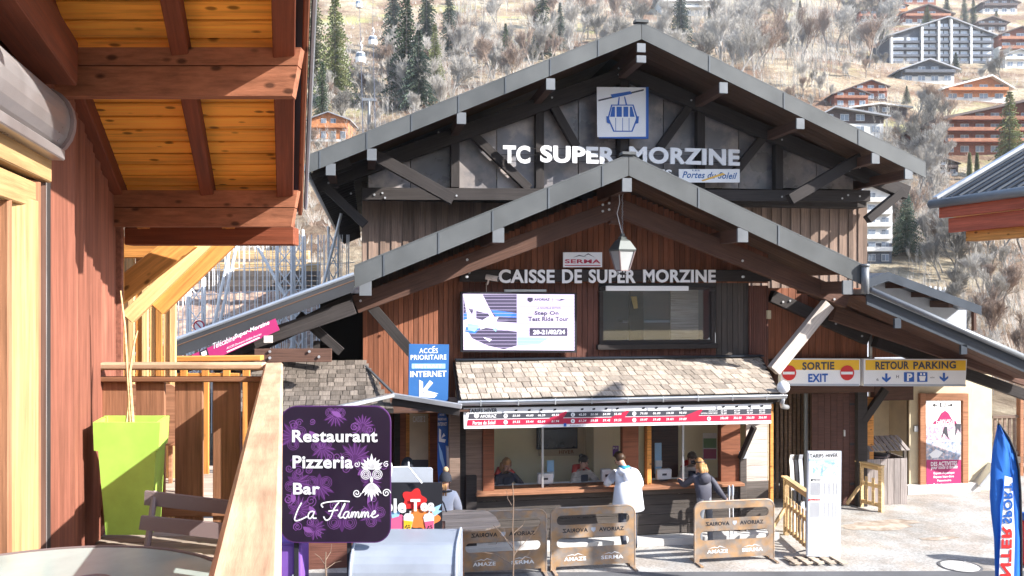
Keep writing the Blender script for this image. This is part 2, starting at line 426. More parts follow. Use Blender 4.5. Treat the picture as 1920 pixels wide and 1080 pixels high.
def hill_mat():
    m = bpy.data.materials.new('winter_meadow'); m.use_nodes = True; n = m.node_tree; L = n.links; b = n.nodes['Principled BSDF']
    b.inputs['Roughness'].default_value = .95; b.inputs['Specular IOR Level'].default_value = .1
    tc = n.nodes.new('ShaderNodeTexCoord')
    def nz(s, d=8, r=.65, sc=(1, 1, 1)):
        mp = n.nodes.new('ShaderNodeMapping'); mp.inputs['Scale'].default_value = sc; L.new(tc.outputs['Object'], mp.inputs[0])
        t = n.nodes.new('ShaderNodeTexNoise'); t.inputs['Scale'].default_value = s; t.inputs['Detail'].default_value = d; t.inputs['Roughness'].default_value = r; L.new(mp.outputs[0], t.inputs['Vector']); return t.outputs[0]
    def ramp(src, stops):
        r = n.nodes.new('ShaderNodeValToRGB'); L.new(src, r.inputs[0]); e = r.color_ramp.elements
        while len(e) < len(stops): e.new(.5)
        for x, (p, c) in zip(e, stops): x.position = p; x.color = (*c, 1)
        return r.outputs[0]
    a = ramp(nz(.035, 10, .7), [(.34, (.22, .13, .09)), (.44, (.20, .14, .10)), (.53, (.33, .265, .19)), (.62, (.45, .40, .30))])
    g = ramp(nz(.02, 6), [(.55, (0, 0, 0)), (.66, (1, 1, 1))])
    f = ramp(nz(1.1, 8, .8, (1, .5, 1)), [(.36, (.55, .5, .45)), (.62, (1.2, 1.18, 1.12))])
    mx = n.nodes.new('ShaderNodeMix'); mx.data_type = 'RGBA'; L.new(g, mx.inputs[0]); L.new(a, mx.inputs[6]); mx.inputs[7].default_value = (.36, .38, .16, 1)
    mu = n.nodes.new('ShaderNodeMix'); mu.data_type = 'RGBA'; mu.blend_type = 'MULTIPLY'; mu.inputs[0].default_value = 1; L.new(mx.outputs[2], mu.inputs[6]); L.new(f, mu.inputs[7])
    L.new(mu.outputs[2], b.inputs['Base Color'])
    bp = n.nodes.new('ShaderNodeBump'); bp.inputs['Strength'].default_value = .9; bp.inputs['Distance'].default_value = .5; L.new(nz(1.3, 8, .8), bp.inputs['Height']); L.new(bp.outputs[0], b.inputs['Normal'])
    return m
hb = hill(); hb.build('hillside', None, hill_mat(), smooth=True, kind='structure')
b = MB(); b.quad((-60, -20, 0), (60, -20, 0), (60, 24, 0), (-60, 24, 0)); b.build('plaza', None, m_plaza, kind='structure')
b = MB(); g0 = G(0, 1076, .004); g1 = G(1920, 1070, .004); g0, g1 = g0+(g0-g1)*3, g1+(g1-g0)*3
b.quad((g0.x, -15, .004), (g1.x, -15, .004), g1, g0); b.build('shade_band', None, m_shaderim, kind='structure')  # dark strip painting the shadow that lies along the near edge
# brown damp patches and a manhole in the plaza
def blob(c, rx, ry, seed, z=.006):
    rr = random.Random(seed); pts = []
    ph = [rr.random()*6 for _ in range(4)]
    for i in range(40):
        a = 2*PI*i/40; k = 1+.18*math.sin(2*a+ph[0])+.13*math.sin(3*a+ph[1])+.08*math.sin(7*a+ph[2])+.05*math.sin(13*a+ph[3])
        pts.append((c.x+rx*k*math.cos(a), c.y+ry*k*math.sin(a), z))
    return pts
m_damp = M_('damp_soil_stain', (.27, .21, .16), .9, 0, 0, blotch=.3, bscale=2, bump=.2, col2=(.42, .36, .30))
b = MB()
for px, py, rx, ry, s in ((1650, 985, .95, .32, 2), (1760, 1010, .35, .12, 4)):
    b.quad(*blob(G(px, py), rx, ry, s))
b.build('dirt_patch', None, m_damp, kind='structure')
mh = thing('manhole_cover', 'round cast iron manhole cover in the plaza left of the blue flag', 'manhole cover', G(1800, 1062))
c = G(1800, 1062); bb = MB(); bb.lathe([(.36, .004), (.36, .012), (.32, .012), (.32, .006)], c, 24, ring=True); bb.build('rim', mh, m_shaderim)
bb = MB(); bb.lathe([(.31, .004), (.31, .008)], c, 24)
for i in range(-3, 4): bb.box((c.x+i*.08, c.y, c.z+.0125), (.02, .4, .005))
bb.build('lid', mh, m_concrete)

# ================================================================ gabled buildings
def bolts(parent, Y, pts, r=.022):
    b = MB()
    for px, py in pts:
        p = P(px, py, Y); b.tube([p, p+Vector((0, -.015, 0))], r, 6)
    b.build('bolt', parent, m_bolt, kind=None)
def bolt_each(parent, Y, pts, r=.024):
    me = None
    for px, py in pts:
        if me is None:
            b = MB(); b.tube([(0, 0, 0), (0, -.016, 0)], r, 8); me = b.mesh(m_bolt)
        link('bolt', me, parent, Matrix.Translation(P(px, py, Y)))
def fascia(parent, Y, line, h, joints, m, thick=.035):
    """line ((px,py),(px,py)) top edge; h metres drop; joints px list"""
    (x0, y0), (x1, y1) = line
    js = [x0]+joints+[x1]
    for a, c in zip(js, js[1:]):
        f = lambda x: y0+(y1-y0)*(x-x0)/(x1-x0)
        pa = P(a, f(a), Y); pc = P(c, f(c), Y); d = (pc-pa).normalized(); g = d*.006
        n = Vector((0, 0, 1))
        prism('fascia_panel', parent, [pa+g, pc-g, pc-g-Vector((0, 0, h)), pa+g-Vector((0, 0, h))], (0, thick, 0), m)
    for a in joints:
        f = lambda x: y0+(y1-y0)*(x-x0)/(x1-x0)
        pa = P(a, f(a), Y); d = (P(x1, y1, Y)-P(x0, y0, Y)).normalized()
        up = Vector((-d.z, 0, d.x))
        if up.z < 0: up = -up
        prism('seam', parent, [pa-d*.018, pa+d*.018, pa+d*.018-Vector((0, 0, h+.005)), pa-d*.018-Vector((0, 0, h+.005))], (0, -.012, 0), m_seam)
    pa = P(x0, y0, Y); pc = P(x1, y1, Y)
    prism('drip_edge', parent, [pa+Vector((0, 0, .004)), pc+Vector((0, 0, .004)), pc+Vector((0, 0, .026)), pa+Vector((0, 0, .026))], (0, .12, 0), m)
def roof(parent, L, Ap, R, Yf, Yb, mt, soffY, nb, gap=.03):
    """L, Ap, R: front points of the roof line; slab from Yf to Yb; soffit boards back to soffY"""
    for q0, q1 in ((L, Ap), (R, Ap)):
        q0 = Vector(q0); q1 = Vector(q1)
        dn = Vector((0, 0, -.10))
        prism('roof', parent, [q0, q1, q1+dn, q0+dn], (0, Yb-Yf, 0), mt)
        d = (q1-q0); w_ = (soffY-Yf)/nb
        for i in range(nb):
            y = Yf+.05+w_*(i+.5); o = Vector((0, y-Yf, -.10-.02))
            beam('soffit_board', parent, q0+o, q1+o, w_-.008, .022, m_soffit, up=(0, 0, 1))
def purlin(parent, px, py, Yf, Yb, w_, h_, cap=True, m=m_trussb):
    p = P(px, py, Yf)
    o = box('purlin', parent, p+Vector((0, (Yb-Yf)/2+.03, 0)), (Yb-Yf, w_, h_), m, x=(0, 1, 0))
    if cap: box('purlin_cap', parent, p, (w_+.03, .05, h_+.03), m_cap)
def pbeam(name, parent, a, c, Y, h, d, m, **k):
    return beam(name, parent, P(*a, Y), P(*c, Y), d, h, m, **k)
def boards(parent, Y, x0, x1, top, bot, wid, m, name='wall_board', z=None, thick=.028, gap=.007, alt=0):
    """vertical boards between px x0..x1; top(X), bot(X) give world z"""
    a = P(x0, 550, Y).x; c = P(x1, 550, Y).x; n = max(1, round((c-a)/wid)); s = (c-a)/n
    for i in range(n):
        X = a+s*(i+.5); zt = top(X); zb = bot(X)
        if zt-zb < .03: continue
        off = (alt if i % 2 else 0)
        box(name, parent, (X, Y+off, (zt+zb)/2), (zt-zb, s-gap if not alt else (s*1.15 if i % 2 == 0 else s*.95), thick), m, x=(0, 0, 1), z=(0, 1, 0))
def zl(a, c, Y):        # world z of the px line a->c as a function of X
    p = P(*a, Y); q = P(*c, Y)
    return lambda X: p.z+(q.z-p.z)*(X-p.x)/(q.x-p.x)

# ---------------------------------------------------------------- upper station (behind)
UF, UW = 18.3, 20.6
US = thing('cable_car_station', 'large timber gondola station with grey metal gable, TC SUPER MORZINE lettering above the ticket hall', 'station building', (P(1200, 550, UW).x, UW, 0))
aL, aA, aR = (578, 292), (1203, 43), (1736, 305)
ZL, ZA, ZR = P(*aL, UF), P(*aA, UF), P(*aR, UF)
roof(US, ZL+Vector((0, .03, -.03)), ZA+Vector((0, .03, -.03)), ZR+Vector((0, .03, -.03)), UF, 44, m_tile, UW, 9)
fascia(US, UF, (aL, aA), .36, [600, 688, 772, 860, 948, 1032, 1122], m_fascia)
fascia(US, UF, (aA, aR), .36, [1330, 1470, 1610], m_fascia)
b = MB(); b.box(ZA+Vector((0, .06, .04)), (.30, .2, .06)); b.build('ridge_cap', US, m_fascia)
for px, py in ((865, 222), (1032, 158), (697, 290), (620, 318), (1356, 165), (1500, 232), (1641, 297), (1703, 326)):
    purlin(US, px, py, UF+.03, UW, .17, .22)
purlin(US, 1202, 90, UF+.03, UW, .17, .17); purlin(US, 1202, 111, UF+.03, UW, .19, .13)
UT = 19.9
pbeam('truss_chord', US, (596, 347), (1180, 137), UT, .34, .22, m_truss)
pbeam('truss_chord', US, (1165, 134), (1700, 362), UT-.004, .34, .22, m_truss)
pbeam('tie_beam', US, (678, 364), (1628, 368), UT-.02, .28, .2, m_truss)
for x, yt, yb in ((853, 262, 352), (1011, 205, 354), (1312, 200, 356), (1458, 262, 356)):
    pbeam('truss_post', US, (x, yt), (x, yb), UT+.06, .2, .2, m_truss)
pbeam('truss_post', US, (1167, 150), (1167, 354), UT+.06, .34, .2, m_truss)
for a, c in (((884, 250), (992, 354)), ((1033, 192), (1080, 275)), ((1296, 195), (1236, 278)), ((1432, 256), (1368, 335))):
    pbeam('truss_brace', US, a, c, UT+.03, .2, .16, m_truss)
pbeam('front_brace', US, (700, 290), (850, 374), UF+.75, .26, .2, m_truss); pbeam('front_brace', US, (1612, 297), (1480, 374), UF+.75, .26, .2, m_truss)
pbeam('eave_brace', US, (610, 350), (685, 422), UT-.02, .2, .2, m_truss); pbeam('eave_brace', US, (1692, 358), (1626, 412), UT-.02, .2, .2, m_truss)
bolt_each(US, UT-.13, [(702, 365), (717, 362), (722, 371), (829, 367), (856, 367), (1466, 369), (1497, 369), (1579, 372), (1590, 366), (1612, 368), (616, 343), (658, 423-60), (822, 248), (856, 242), (1010, 190), (1035, 183), (1160, 128), (1160, 140), (1171, 128), (1171, 140), (1296, 188), (1316, 196), (1443, 252), (1466, 262), (1592, 320), (1612, 314)])
# translucent gable panels, one per bay
bays = [(690, 850), (856, 1007), (1014, 1155), (1180, 1308), (1316, 1454), (1462, 1600)]
UP = 20.12
gl = zl((596, 340), (1180, 128), UP); gr_ = zl((1165, 125), (1700, 353), UP)
span('panel_sill', US, (P(682, 0, UP).x, UP-.04, P(682, 372, UP).z), (P(1622, 0, UP).x, UW-.02, P(682, 356, UP).z), m_truss)
for a, c in bays:
    xa = P(a, 550, UP).x; xc = P(c, 550, UP).x; zb = P(a, 352, UP).z; f = gl if c < 1170 else gr_
    mid = (a+c)/2; xm = P(mid, 550, UP).x
    for u, v in ((xa, xm), (xm, xc)):
        z1 = f(u)-.1; z2 = f(v)-.1
        if z1 < zb+.05 and z2 < zb+.05: continue
        prism('gable_pane', US, [(u+.01, UP, zb), (v-.01, UP, zb), (v-.01, UP, max(z2, zb+.02)), (u+.01, UP, max(z1, zb+.02))], (0, .03, 0), m_pane)
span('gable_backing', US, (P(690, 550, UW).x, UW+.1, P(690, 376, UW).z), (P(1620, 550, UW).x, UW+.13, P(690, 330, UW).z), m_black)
ztop = P(680, 372, UW).z
boards(US, UW, 680, 1625, lambda X: ztop, lambda X: 2.5, .135, m_clad, alt=-.028)
# side walls and back so the hall is a solid building
xl = P(680, 550, UW).x; xr = P(1625, 550, UW).x
span('side_wall', US, (xl-.02, UW+.02, 0), (xl+.1, 43, ztop+.4), m_cladg); span('side_wall', US, (xr-.1, UW+.02, 0), (xr+.02, 43, ztop+.4), m_cladg)
prism('back_wall', US, [(xl, 43, 0), (xr, 43, 0), (xr, 43, ztop), (ZA.x, 43, ZA.z-.3), (xl, 43, ztop)], (0, .1, 0), m_cladg)
# left eave: rafter tails and gutter along the receding edge
b = MB(); e0 = ZL+Vector((-.05, 0, -.25))
b.tube([e0, e0+Vector((0, 25, 0))], .08, 8); b.build('gutter', US, m_galv)
for i in range(44): box('rafter_tail', US, ZL+Vector((.45, .4+i*.56, -.22)), (.9, .08, .14), m_truss, x=Vector((1, 0, .42)).normalized())
e1 = ZR+Vector((.05, 0, -.25)); b = MB(); b.tube([e1+Vector((-.06, .8, .05)), e1+Vector((-.06, 25, .05))], .06, 8); b.build('gutter', US, m_galv)
# lettering on the gable
fp = FP(UT-.20)
L_ = [('TC', 943, 272, 994, 307), ('SUPER', 1013, 272, 1155, 308), ('MORZINE', 1180, 274, 1387, 311)]
sg = thing('station_name_letters', 'big white TC SUPER MORZINE letters across the upper gable', 'sign lettering', fp.pt(1165, 310))
lettering('letter', sg, fp, L_, m_letter, split=True, bold=.038, thick=.05, res=4); lettering('subtitle', sg, fp, [('PLEINS', 1180, 316, 1260, 333)], m_letter, bold=.035, thick=.03)
for i in range(3): pbeam('mounting_rail', sg, (940, 278+i*12), (1390, 281+i*12), UT-.14, .012, .012, m_truss)
# Portes du Soleil board
sp = thing('ski_area_board', 'small white board with blue PORTES DU SOLEIL script below the big letters', 'sign', fp.pt(1330, 342))
quad_px('board', sp, fp, [(1273, 317), (1387, 317), (1387, 342), (1273, 342)], m_white, 0, .03)
lettering('print', sp, fp, [('Portes du Soleil', 1279, 321, 1382, 336)], m_navy, off=.004, bold=.02, shear=.35)
lettering('small_print', sp, fp, [('LES', 1298, 318, 1312, 321)], m_navy, off=.004)
quad_px('sun_streak', sp, fp, [(1315, 338), (1355, 324), (1360, 327), (1318, 340)], m_gold, .005)
# gondola pictogram
pg = FP(UT-.30); gs = thing('gondola_sign', 'square white sign with blue edge showing a gondola cabin under a cable', 'sign', pg.pt(1168, 260))
quad_px('edge', gs, pg, [(1122, 165), (1216, 163), (1216, 260), (1124, 259)], m_blue, 0, .05)
quad_px('face', gs, pg, [(1119, 163), (1211, 164), (1211, 256), (1120, 257)], m_white, .012, .01)
def px_ngon(pts): return [(x, y) for x, y in pts]
cab = [(1146, 196), (1188, 196), (1196, 222), (1186, 247), (1150, 247), (1139, 222)]
quad_px('cabin_outline', gs, pg, cab, m_blue, .016)
quad_px('cabin_shell', gs, pg, [(1148, 198), (1186, 198), (1193, 222), (1184, 245), (1152, 245), (1142, 222)], m_white, .020)
for q in ([(1148, 200), (1153, 200), (1153, 219), (1144, 219)], [(1156, 200), (1166, 200), (1166, 219), (1156, 219)], [(1169, 200), (1178, 200), (1178, 219), (1169, 219)], [(1181, 200), (1185, 200), (1190, 219), (1181, 219)]):
    quad_px('cabin_window', gs, pg, q, m_blue, .024)
for q in ([(1154, 221), (1155, 221), (1155, 245), (1154, 245)], [(1167, 221), (1168, 221), (1168, 245), (1167, 245)], [(1179, 221), (1180, 221), (1180, 245), (1179, 245)]):
    quad_px('cabin_line', gs, pg, q, m_blue, .024)
for q in ([(1137, 218), (1142, 218), (1143, 232), (1138, 230)], [(1193, 218), (1198, 218), (1197, 231), (1192, 232)]): quad_px('bumper', gs, pg, q, m_blue, .028)
for q in ([(1122, 187), (1207, 167), (1207, 170), (1122, 190)],): quad_px('cable_mark', gs, pg, q, m_dgrey, .016)
for q in ([(1145, 177), (1182, 171), (1185, 176), (1148, 184)], [(1160, 182), (1162, 182), (1161, 196), (1158, 196)], [(1170, 181), (1172, 181), (1176, 196), (1173, 196)]): quad_px('hanger_mark', gs, pg, q, m_blue, .020)

# ---------------------------------------------------------------- lower ticket hall
LF, LW = 15.0, 16.8
LS = thing('ticket_hall', 'brown timber ticket hall with grey gable roof and CAISSE DE SUPER MORZINE over its window', 'ticket building', (P(1170, 550, LW).x, LW, 0))
aL, aA, aR = (664, 500), (1179, 291), (1618, 498)
ZL2, ZA2, ZR2 = P(*aL, LF), P(*aA, LF), P(*aR, LF)
sh = Vector((0, .03, -.03))
roof(LS, ZL2+sh, ZA2+sh, ZR2+sh, LF, UW-.05, m_tile, LW+1.5, 17)
fascia(LS, LF, (aL, aA), .37, [720, 823, 924, 1029, 1130], m_fascia); fascia(LS, LF, (aA, aR), .37, [1310, 1460], m_fascia)
b = MB(); b.box(ZA2+Vector((0, .06, .035)), (.26, .2, .05)); b.build('ridge_cap', LS, m_fascia)
for px, py in ((934, 441), (685, 540), (1392, 441), (1589, 539)): purlin(LS, px, py, LF+.03, LW, .18, .24)
purlin(LS, 1175, 347, LF+.03, LW, .15, .22)
LT = LF+.95
pbeam('truss_chord', LS, (666, 571), (1165, 388), LT, .34, .2, m_trussb); pbeam('truss_chord', LS, (1150, 386), (1586, 562), LT-.003, .34, .2, m_trussb)
pbeam('king_post', LS, (1155, 335), (1152, 420), LT+.02, .22, .2, m_trussb)
pbeam('tie_beam', LS, (862, 517), (1442, 517), LW-.12, .24, .14, m_truss)
pbeam('wall_brace', LS, (694, 572), (778, 668), LT, .20, .14, m_truss)
pbeam('wall_brace', LS, (1552, 570), (1450, 695), LT, .24, .18, m_pale)  # pale material stands for sunshine on this brace
bolt_each(LS, LT-.11, [(676, 564), (876, 487), (876, 519), (1392, 489), (1392, 519), (1564, 561), (1130, 384), (1142, 381), (1130, 396), (1142, 393)])
bolt_each(LS, LW-.20, [(874, 519), (1394, 519), (880, 511)])
# walls
m_brownd = wood('shaded_brown_cladding', (.13, .055, .04), var=.2)  # darker copy of the brown cladding, with shade put into its colour
tl = zl((640, 590), (1155, 375), LW); tr = zl((1155, 375), (1560, 545), LW)
top2 = lambda X: min(tl(X), tr(X))+.25
kz = 3.30
pw = lambda px: P(px, 550, LW).x
boards(LS, LW, 680, 868, top2, lambda X: 2.55, .10, m_brown)
boards(LS, LW, 868, 1440, top2, lambda X: P(1100, 530, LW).z, .115, m_brown)
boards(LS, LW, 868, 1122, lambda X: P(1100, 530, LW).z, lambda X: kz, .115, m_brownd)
boards(LS, LW, 1342, 1404, lambda X: P(1100, 530, LW).z, lambda X: kz, .12, m_cladg)
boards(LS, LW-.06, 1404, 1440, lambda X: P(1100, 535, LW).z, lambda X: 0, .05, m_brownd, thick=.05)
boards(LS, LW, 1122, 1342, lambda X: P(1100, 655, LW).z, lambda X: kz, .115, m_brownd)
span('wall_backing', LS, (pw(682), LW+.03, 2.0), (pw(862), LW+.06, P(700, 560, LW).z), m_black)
# window (room behind it) -------------------------------------------------
wf = FP(LW-.04)
x0, x1, z1, z0 = P(1122, 0, LW).x, P(1338, 0, LW).x, P(1200, 538, LW).z, P(1200, 655, LW).z
wn = box('window', LS, ((x0+x1)/2, LW-.03, z1-.03), (x1-x0, .1, .06), m_truss)
box('window_sill', wn, ((x0+x1)/2, LW-.06, z0+.06), (x1-x0+.1, .18, .10), m_truss)
for X in (x0+.04, x1-.04): box('window_frame', wn, (X, LW-.03, (z0+z1)/2), (.08, .1, z1-z0-.18), m_truss)
box('window_frame', wn, ((x0+x1)/2, LW-.03, z0+.15), (x1-x0-.16, .09, .08), m_truss)
box('pane', wn, ((x0+x1)/2, LW, (z0+z1)/2+.05), (x1-x0-.16, .01, z1-z0-.22), m_glassd, bev=0)
m_blind = M_('roller_blind', (.20, .21, .23), .8, 0, 0, blotch=.05)
box('room_wall', wn, ((x0+x1)/2, LW+1.1, (z0+z1)/2), (x1-x0+1.2, .05, z1-z0+.6), m_blind)
box('curtain', wn, (x1-.45, LW+.5, (z0+z1)/2), (.62, .05, z1-z0), m_pale); box('shelf', wn, ((x0+x1)/2+.1, LW+.7, z0+.55), (1.3, .3, .05), m_greyp)
box('blind', wn, ((x0+x1)/2-.24, LW-.12, z1-.03), (x1-x0-.72, .05, .10), m_white)
box('window_post', wn, ((x0+x1)/2-.36, LW+.25, (z0+z1)/2), (.30, .1, z1-z0), m_truss)
b = MB(); b.prism([P(1183, 556, LW+.1), P(1194, 556, LW+.1), P(1196, 578, LW+.1), P(1189, 579, LW+.1)], (0, .02, 0)); b.build('pendant_lamp_shade', wn, m_gold)
# CAISSE DE SUPER MORZINE
cp = FP(LW-.22)
cs = thing('ticket_office_letters', 'white CAISSE DE SUPER MORZINE letters on the dark beam above the window', 'sign lettering', cp.pt(1140, 530))
lettering('letter', cs, cp, [('CAISSE', 935, 505, 1040, 531), ('DE', 1054, 505, 1091, 531), ('SUPER', 1104, 505, 1192, 531), ('MORZINE', 1206, 505, 1342, 530)], m_letter, split=True, bold=.03, thick=.03, res=4)
# SERMA sign
ss = thing('ski_company_sign', 'small white SERMA sign with grey mountain outline above the ticket hall letters', 'sign', cp.pt(1092, 500))
quad_px('board', ss, cp, [(1056, 473), (1129, 473), (1129, 501), (1056, 501)], m_white, 0, .03)
lettering('print', ss, cp, [('SERMA', 1059, 486, 1126, 494)], m_crim, off=.004, bold=.03)
for q in ([(1074, 483), (1086, 478), (1086, 480)], [(1086, 478), (1101, 482), (1086, 480)], [(1092, 482), (1103, 475), (1116, 483), (1103, 477)]): quad_px('mountain_line', ss, cp, q, m_dgrey, .005)
quad_px('underline', ss, cp, [(1059, 497), (1126, 497), (1126, 498.5), (1059, 498.5)], m_crim, .004)
# lantern
ln = thing('hanging_lantern', 'grey metal street lantern with frosted panes hanging on a chain from the lower gable', 'lantern', P(1167, 520, 15.6))
m_lampgrey = M_('lamp_grey', (.10, .11, .105), .5, .3, 0)
lc = P(1167, 475, 15.6)
def lz(y): return P(1167, y, 15.6).z-lc.z
b = MB(); b.cur = 0
b.lathe([(.13, lz(507)), (.235, lz(471))], lc, 4, rot=PI/4+.25); b.build('lamp_glass', ln, M_('frosted_glass', (.36, .37, .36), .2, 0, 0, bump=0))
b = MB(); b.lathe([(.26, lz(471)), (.27, lz(468)), (.15, lz(452)), (.085, lz(448)), (.09, lz(445)), (.05, lz(443)), (.04, lz(438))], lc, 4, rot=PI/4+.25); b.build('lamp_roof', ln, m_lampgrey)
b = MB()
for i in range(4):
    a = PI/4+.25+i*PI/2; b.tube([lc+Vector((.13*math.cos(a), .13*math.sin(a), lz(507))), lc+Vector((.24*math.cos(a), .24*math.sin(a), lz(471)))], .018, 5)
b.lathe([(.14, lz(508)), (.14, lz(506))], lc, 4, rot=PI/4+.25); b.build('lamp_cage', ln, m_taupe)
b = MB()
for s in (-1, 1): b.tube([lc+Vector((.08*s*math.cos(k*.5), .03, lz(509)-.012*k-.02*math.sin(k))) for k in range(7)], .008, 5)
b.tube([lc+Vector((0, 0, lz(508))), lc+Vector((0, 0, lz(520)))], .012, 6); b.build('scroll', ln, m_ink)
b = MB()
for i in range(30):
    z = lz(440)+i*(lz(358)-lz(440))/30; p = lc+Vector((.004*math.sin(i), 0, z)); q = (1, 0) if i % 2 else (0, 1)
    b.tube([p+Vector((.012*math.cos(a)*q[0], .012*math.cos(a)*q[1], .022*math.sin(a)+.02)) for a in [k*PI/3 for k in range(7)]], .004, 4, cap=False)
b.build('chain', ln, m_galv)
b = MB(); b.tube([P(1160, 352, 15.58), P(1162, 380, 15.55), P(1157, 400, 15.55), P(1163, 425, 15.58), lc+Vector((0, 0, lz(440)))], .006, 5); b.build('power_cable', ln, m_white)
# LED screen
lp = FP(LW-.28); ls = thing('led_screen', 'lit lilac LED screen advertising the Step On test ride tour beside the window', 'screen', lp.pt(972, 657))
quad_px('casing', ls, FP(LW-.26), [(864, 547), (1081, 549), (1081, 661), (864, 660)], m_ink, 0, .14)
quad_px('screen', ls, lp, [(868, 551), (1077, 552), (1077, 657), (869, 656)], m_led, 0, .01)
quad_px('lower_glow', ls, lp, [(970, 635), (1076, 640), (1076, 656), (970, 656)], m_led2, .003)
quad_px('cyan_glow', ls, lp, [(970, 632), (1030, 634), (1010, 646), (970, 648)], m_ledc, .004)
for q in ([(905, 552), (969, 552), (969, 605), (932, 603), (918, 578)], [(893, 583), (915, 588), (918, 592), (905, 600), (893, 597)], [(877, 620), (905, 614), (969, 622), (969, 648), (945, 655), (915, 648), (885, 634)], [(878, 578), (888, 580), (885, 590)], [(869, 555), (874, 582), (870, 600), (869, 600)]): quad_px('photo_dark', ls, lp, q, m_ledk, .004)
for q in ([(921, 581), (969, 587), (969, 596), (930, 594)], [(869, 590), (875, 584), (876, 598), (869, 600)], [(874, 612), (900, 616), (890, 626), (872, 622)], [(905, 606), (920, 600), (916, 610), (902, 616)]): quad_px('photo_blue', ls, lp, q, m_ledb, .006)
for q in ([(888, 604), (912, 598), (935, 594), (930, 602), (905, 612), (880, 610)], [(922, 615), (936, 607), (935, 618)], [(905, 632), (922, 636), (918, 641)], [(908, 604), (920, 612), (900, 618)]): quad_px('photo_white', ls, lp, q, m_led2, .008)
for q in ([(876, 606), (900, 610), (890, 622), (878, 618)], [(925, 618), (932, 612), (930, 622)]): quad_px('photo_cyan', ls, lp, q, m_ledc, .010)
b = MB()
for i in range(16):
    y = 555+i*6.4; b.prism([lp.pt(869, y, .012), lp.pt(1077, y, .012), lp.pt(1077, y+.9, .012), lp.pt(869, y+.9, .012)], (0, .001, 0))
b.build('scan_line', ls, m_ledline)
lettering('print', ls, lp, [('AVORIAZ', 1001, 559, 1031, 564)], m_ledk, off=.016, bold=.04, shear=.2)
lettering('print', ls, lp, [('Step On', 1002, 583, 1047, 593), ('Test Ride Tour', 990, 594, 1066, 602), ('LA NOUVELLE EDITION', 1006, 576, 1051, 579)], m_ledk, off=.016, bold=.035)
quad_px('shield', ls, lp, [(989, 558), (999, 558), (999, 564), (994, 567), (989, 564)], m_ledk, .016)
quad_px('rule', ls, lp, [(1036, 558), (1036.6, 558), (1036.6, 566), (1036, 566)], m_ledk, .016)
quad_px('signature', ls, lp, [(1040, 562), (1050, 562.5), (1052, 560), (1060, 562), (1050, 564)], m_ledk, .016)
quad_px('date_box', ls, lp, [(993, 615), (1064, 615), (1064, 630), (993, 630)], m_ledk, .016)
lettering('date', ls, lp, [('20-21/02/24', 999, 618.5, 1059, 626.5)], m_led2, off=.022, bold=.04)
box('screen_top_lamp', LS, P(985, 545, LW-.1), (.85, .05, .05), m_galv)
# security camera
sc_ = thing('security_camera', 'white security camera on the wall left of the CAISSE letters', 'camera', P(918, 530, LW-.1))
b = MB(); p = P(921, 521, LW-.35); b.tube([p+Vector((-.1, .02, .02)), p+Vector((.12, -.06, -.02))], .055, 10); b.build('camera_body', sc_, m_pale)
b = MB(); b.tube([p+Vector((.115, -.058, -.02)), p+Vector((.135, -.064, -.024))], .045, 10); b.build('camera_lens', sc_, m_ink)
b = MB(); b.tube([p+Vector((-.05, 0, -.03)), p+Vector((-.06, .1, -.12)), p+Vector((-.06, .3, -.12))], .02, 6); b.build('camera_bracket', sc_, m_pale)
b = MB(); b.tube([p+Vector((-.06, .28, -.12)), p+Vector((-.05, .28, -.45))], .008, 5); b.build('camera_cable', sc_, m_pale)
# blue priority sign
bp_ = FP(15.35); bs = thing('priority_access_sign', 'tall blue ACCES PRIORITAIRE RETRAIT INTERNET sign with white arrow between the shingle roofs', 'sign', bp_.pt(804, 752))
quad_px('panel', bs, bp_, [(767, 645), (842, 646), (840, 752), (766, 751)], m_navy, 0, .04)
lettering('print', bs, bp_, [('ACCES', 786, 653, 821, 662), ('PRIORITAIRE', 770, 665.5, 837, 674)], m_letter, off=.004, bold=.012)
lettering('print', bs, bp_, [('INTERNET', 769, 696, 837, 706)], m_letter, off=.004, bold=.03)
quad_px('highlight', bs, bp_, [(772, 682), (835, 682), (835, 691), (772, 691)], m_lblue, .004)
lettering('highlight_print', bs, bp_, [('RETRAIT', 779, 683.5, 828, 689.5)], m_letter, off=.009, bold=.02)
quad_px('accent', bs, bp_, [(810, 651), (815, 648.5), (816, 649.5), (811, 652)], m_letter, .004)
for q in ([(786, 712), (793, 716), (793, 738), (820, 741), (814, 746), (786, 744)], [(793, 730), (806, 713), (812, 718), (800, 732), (822, 738), (812, 741), (795, 738)]): quad_px('arrow', bs, bp_, q, m_letter, .005)

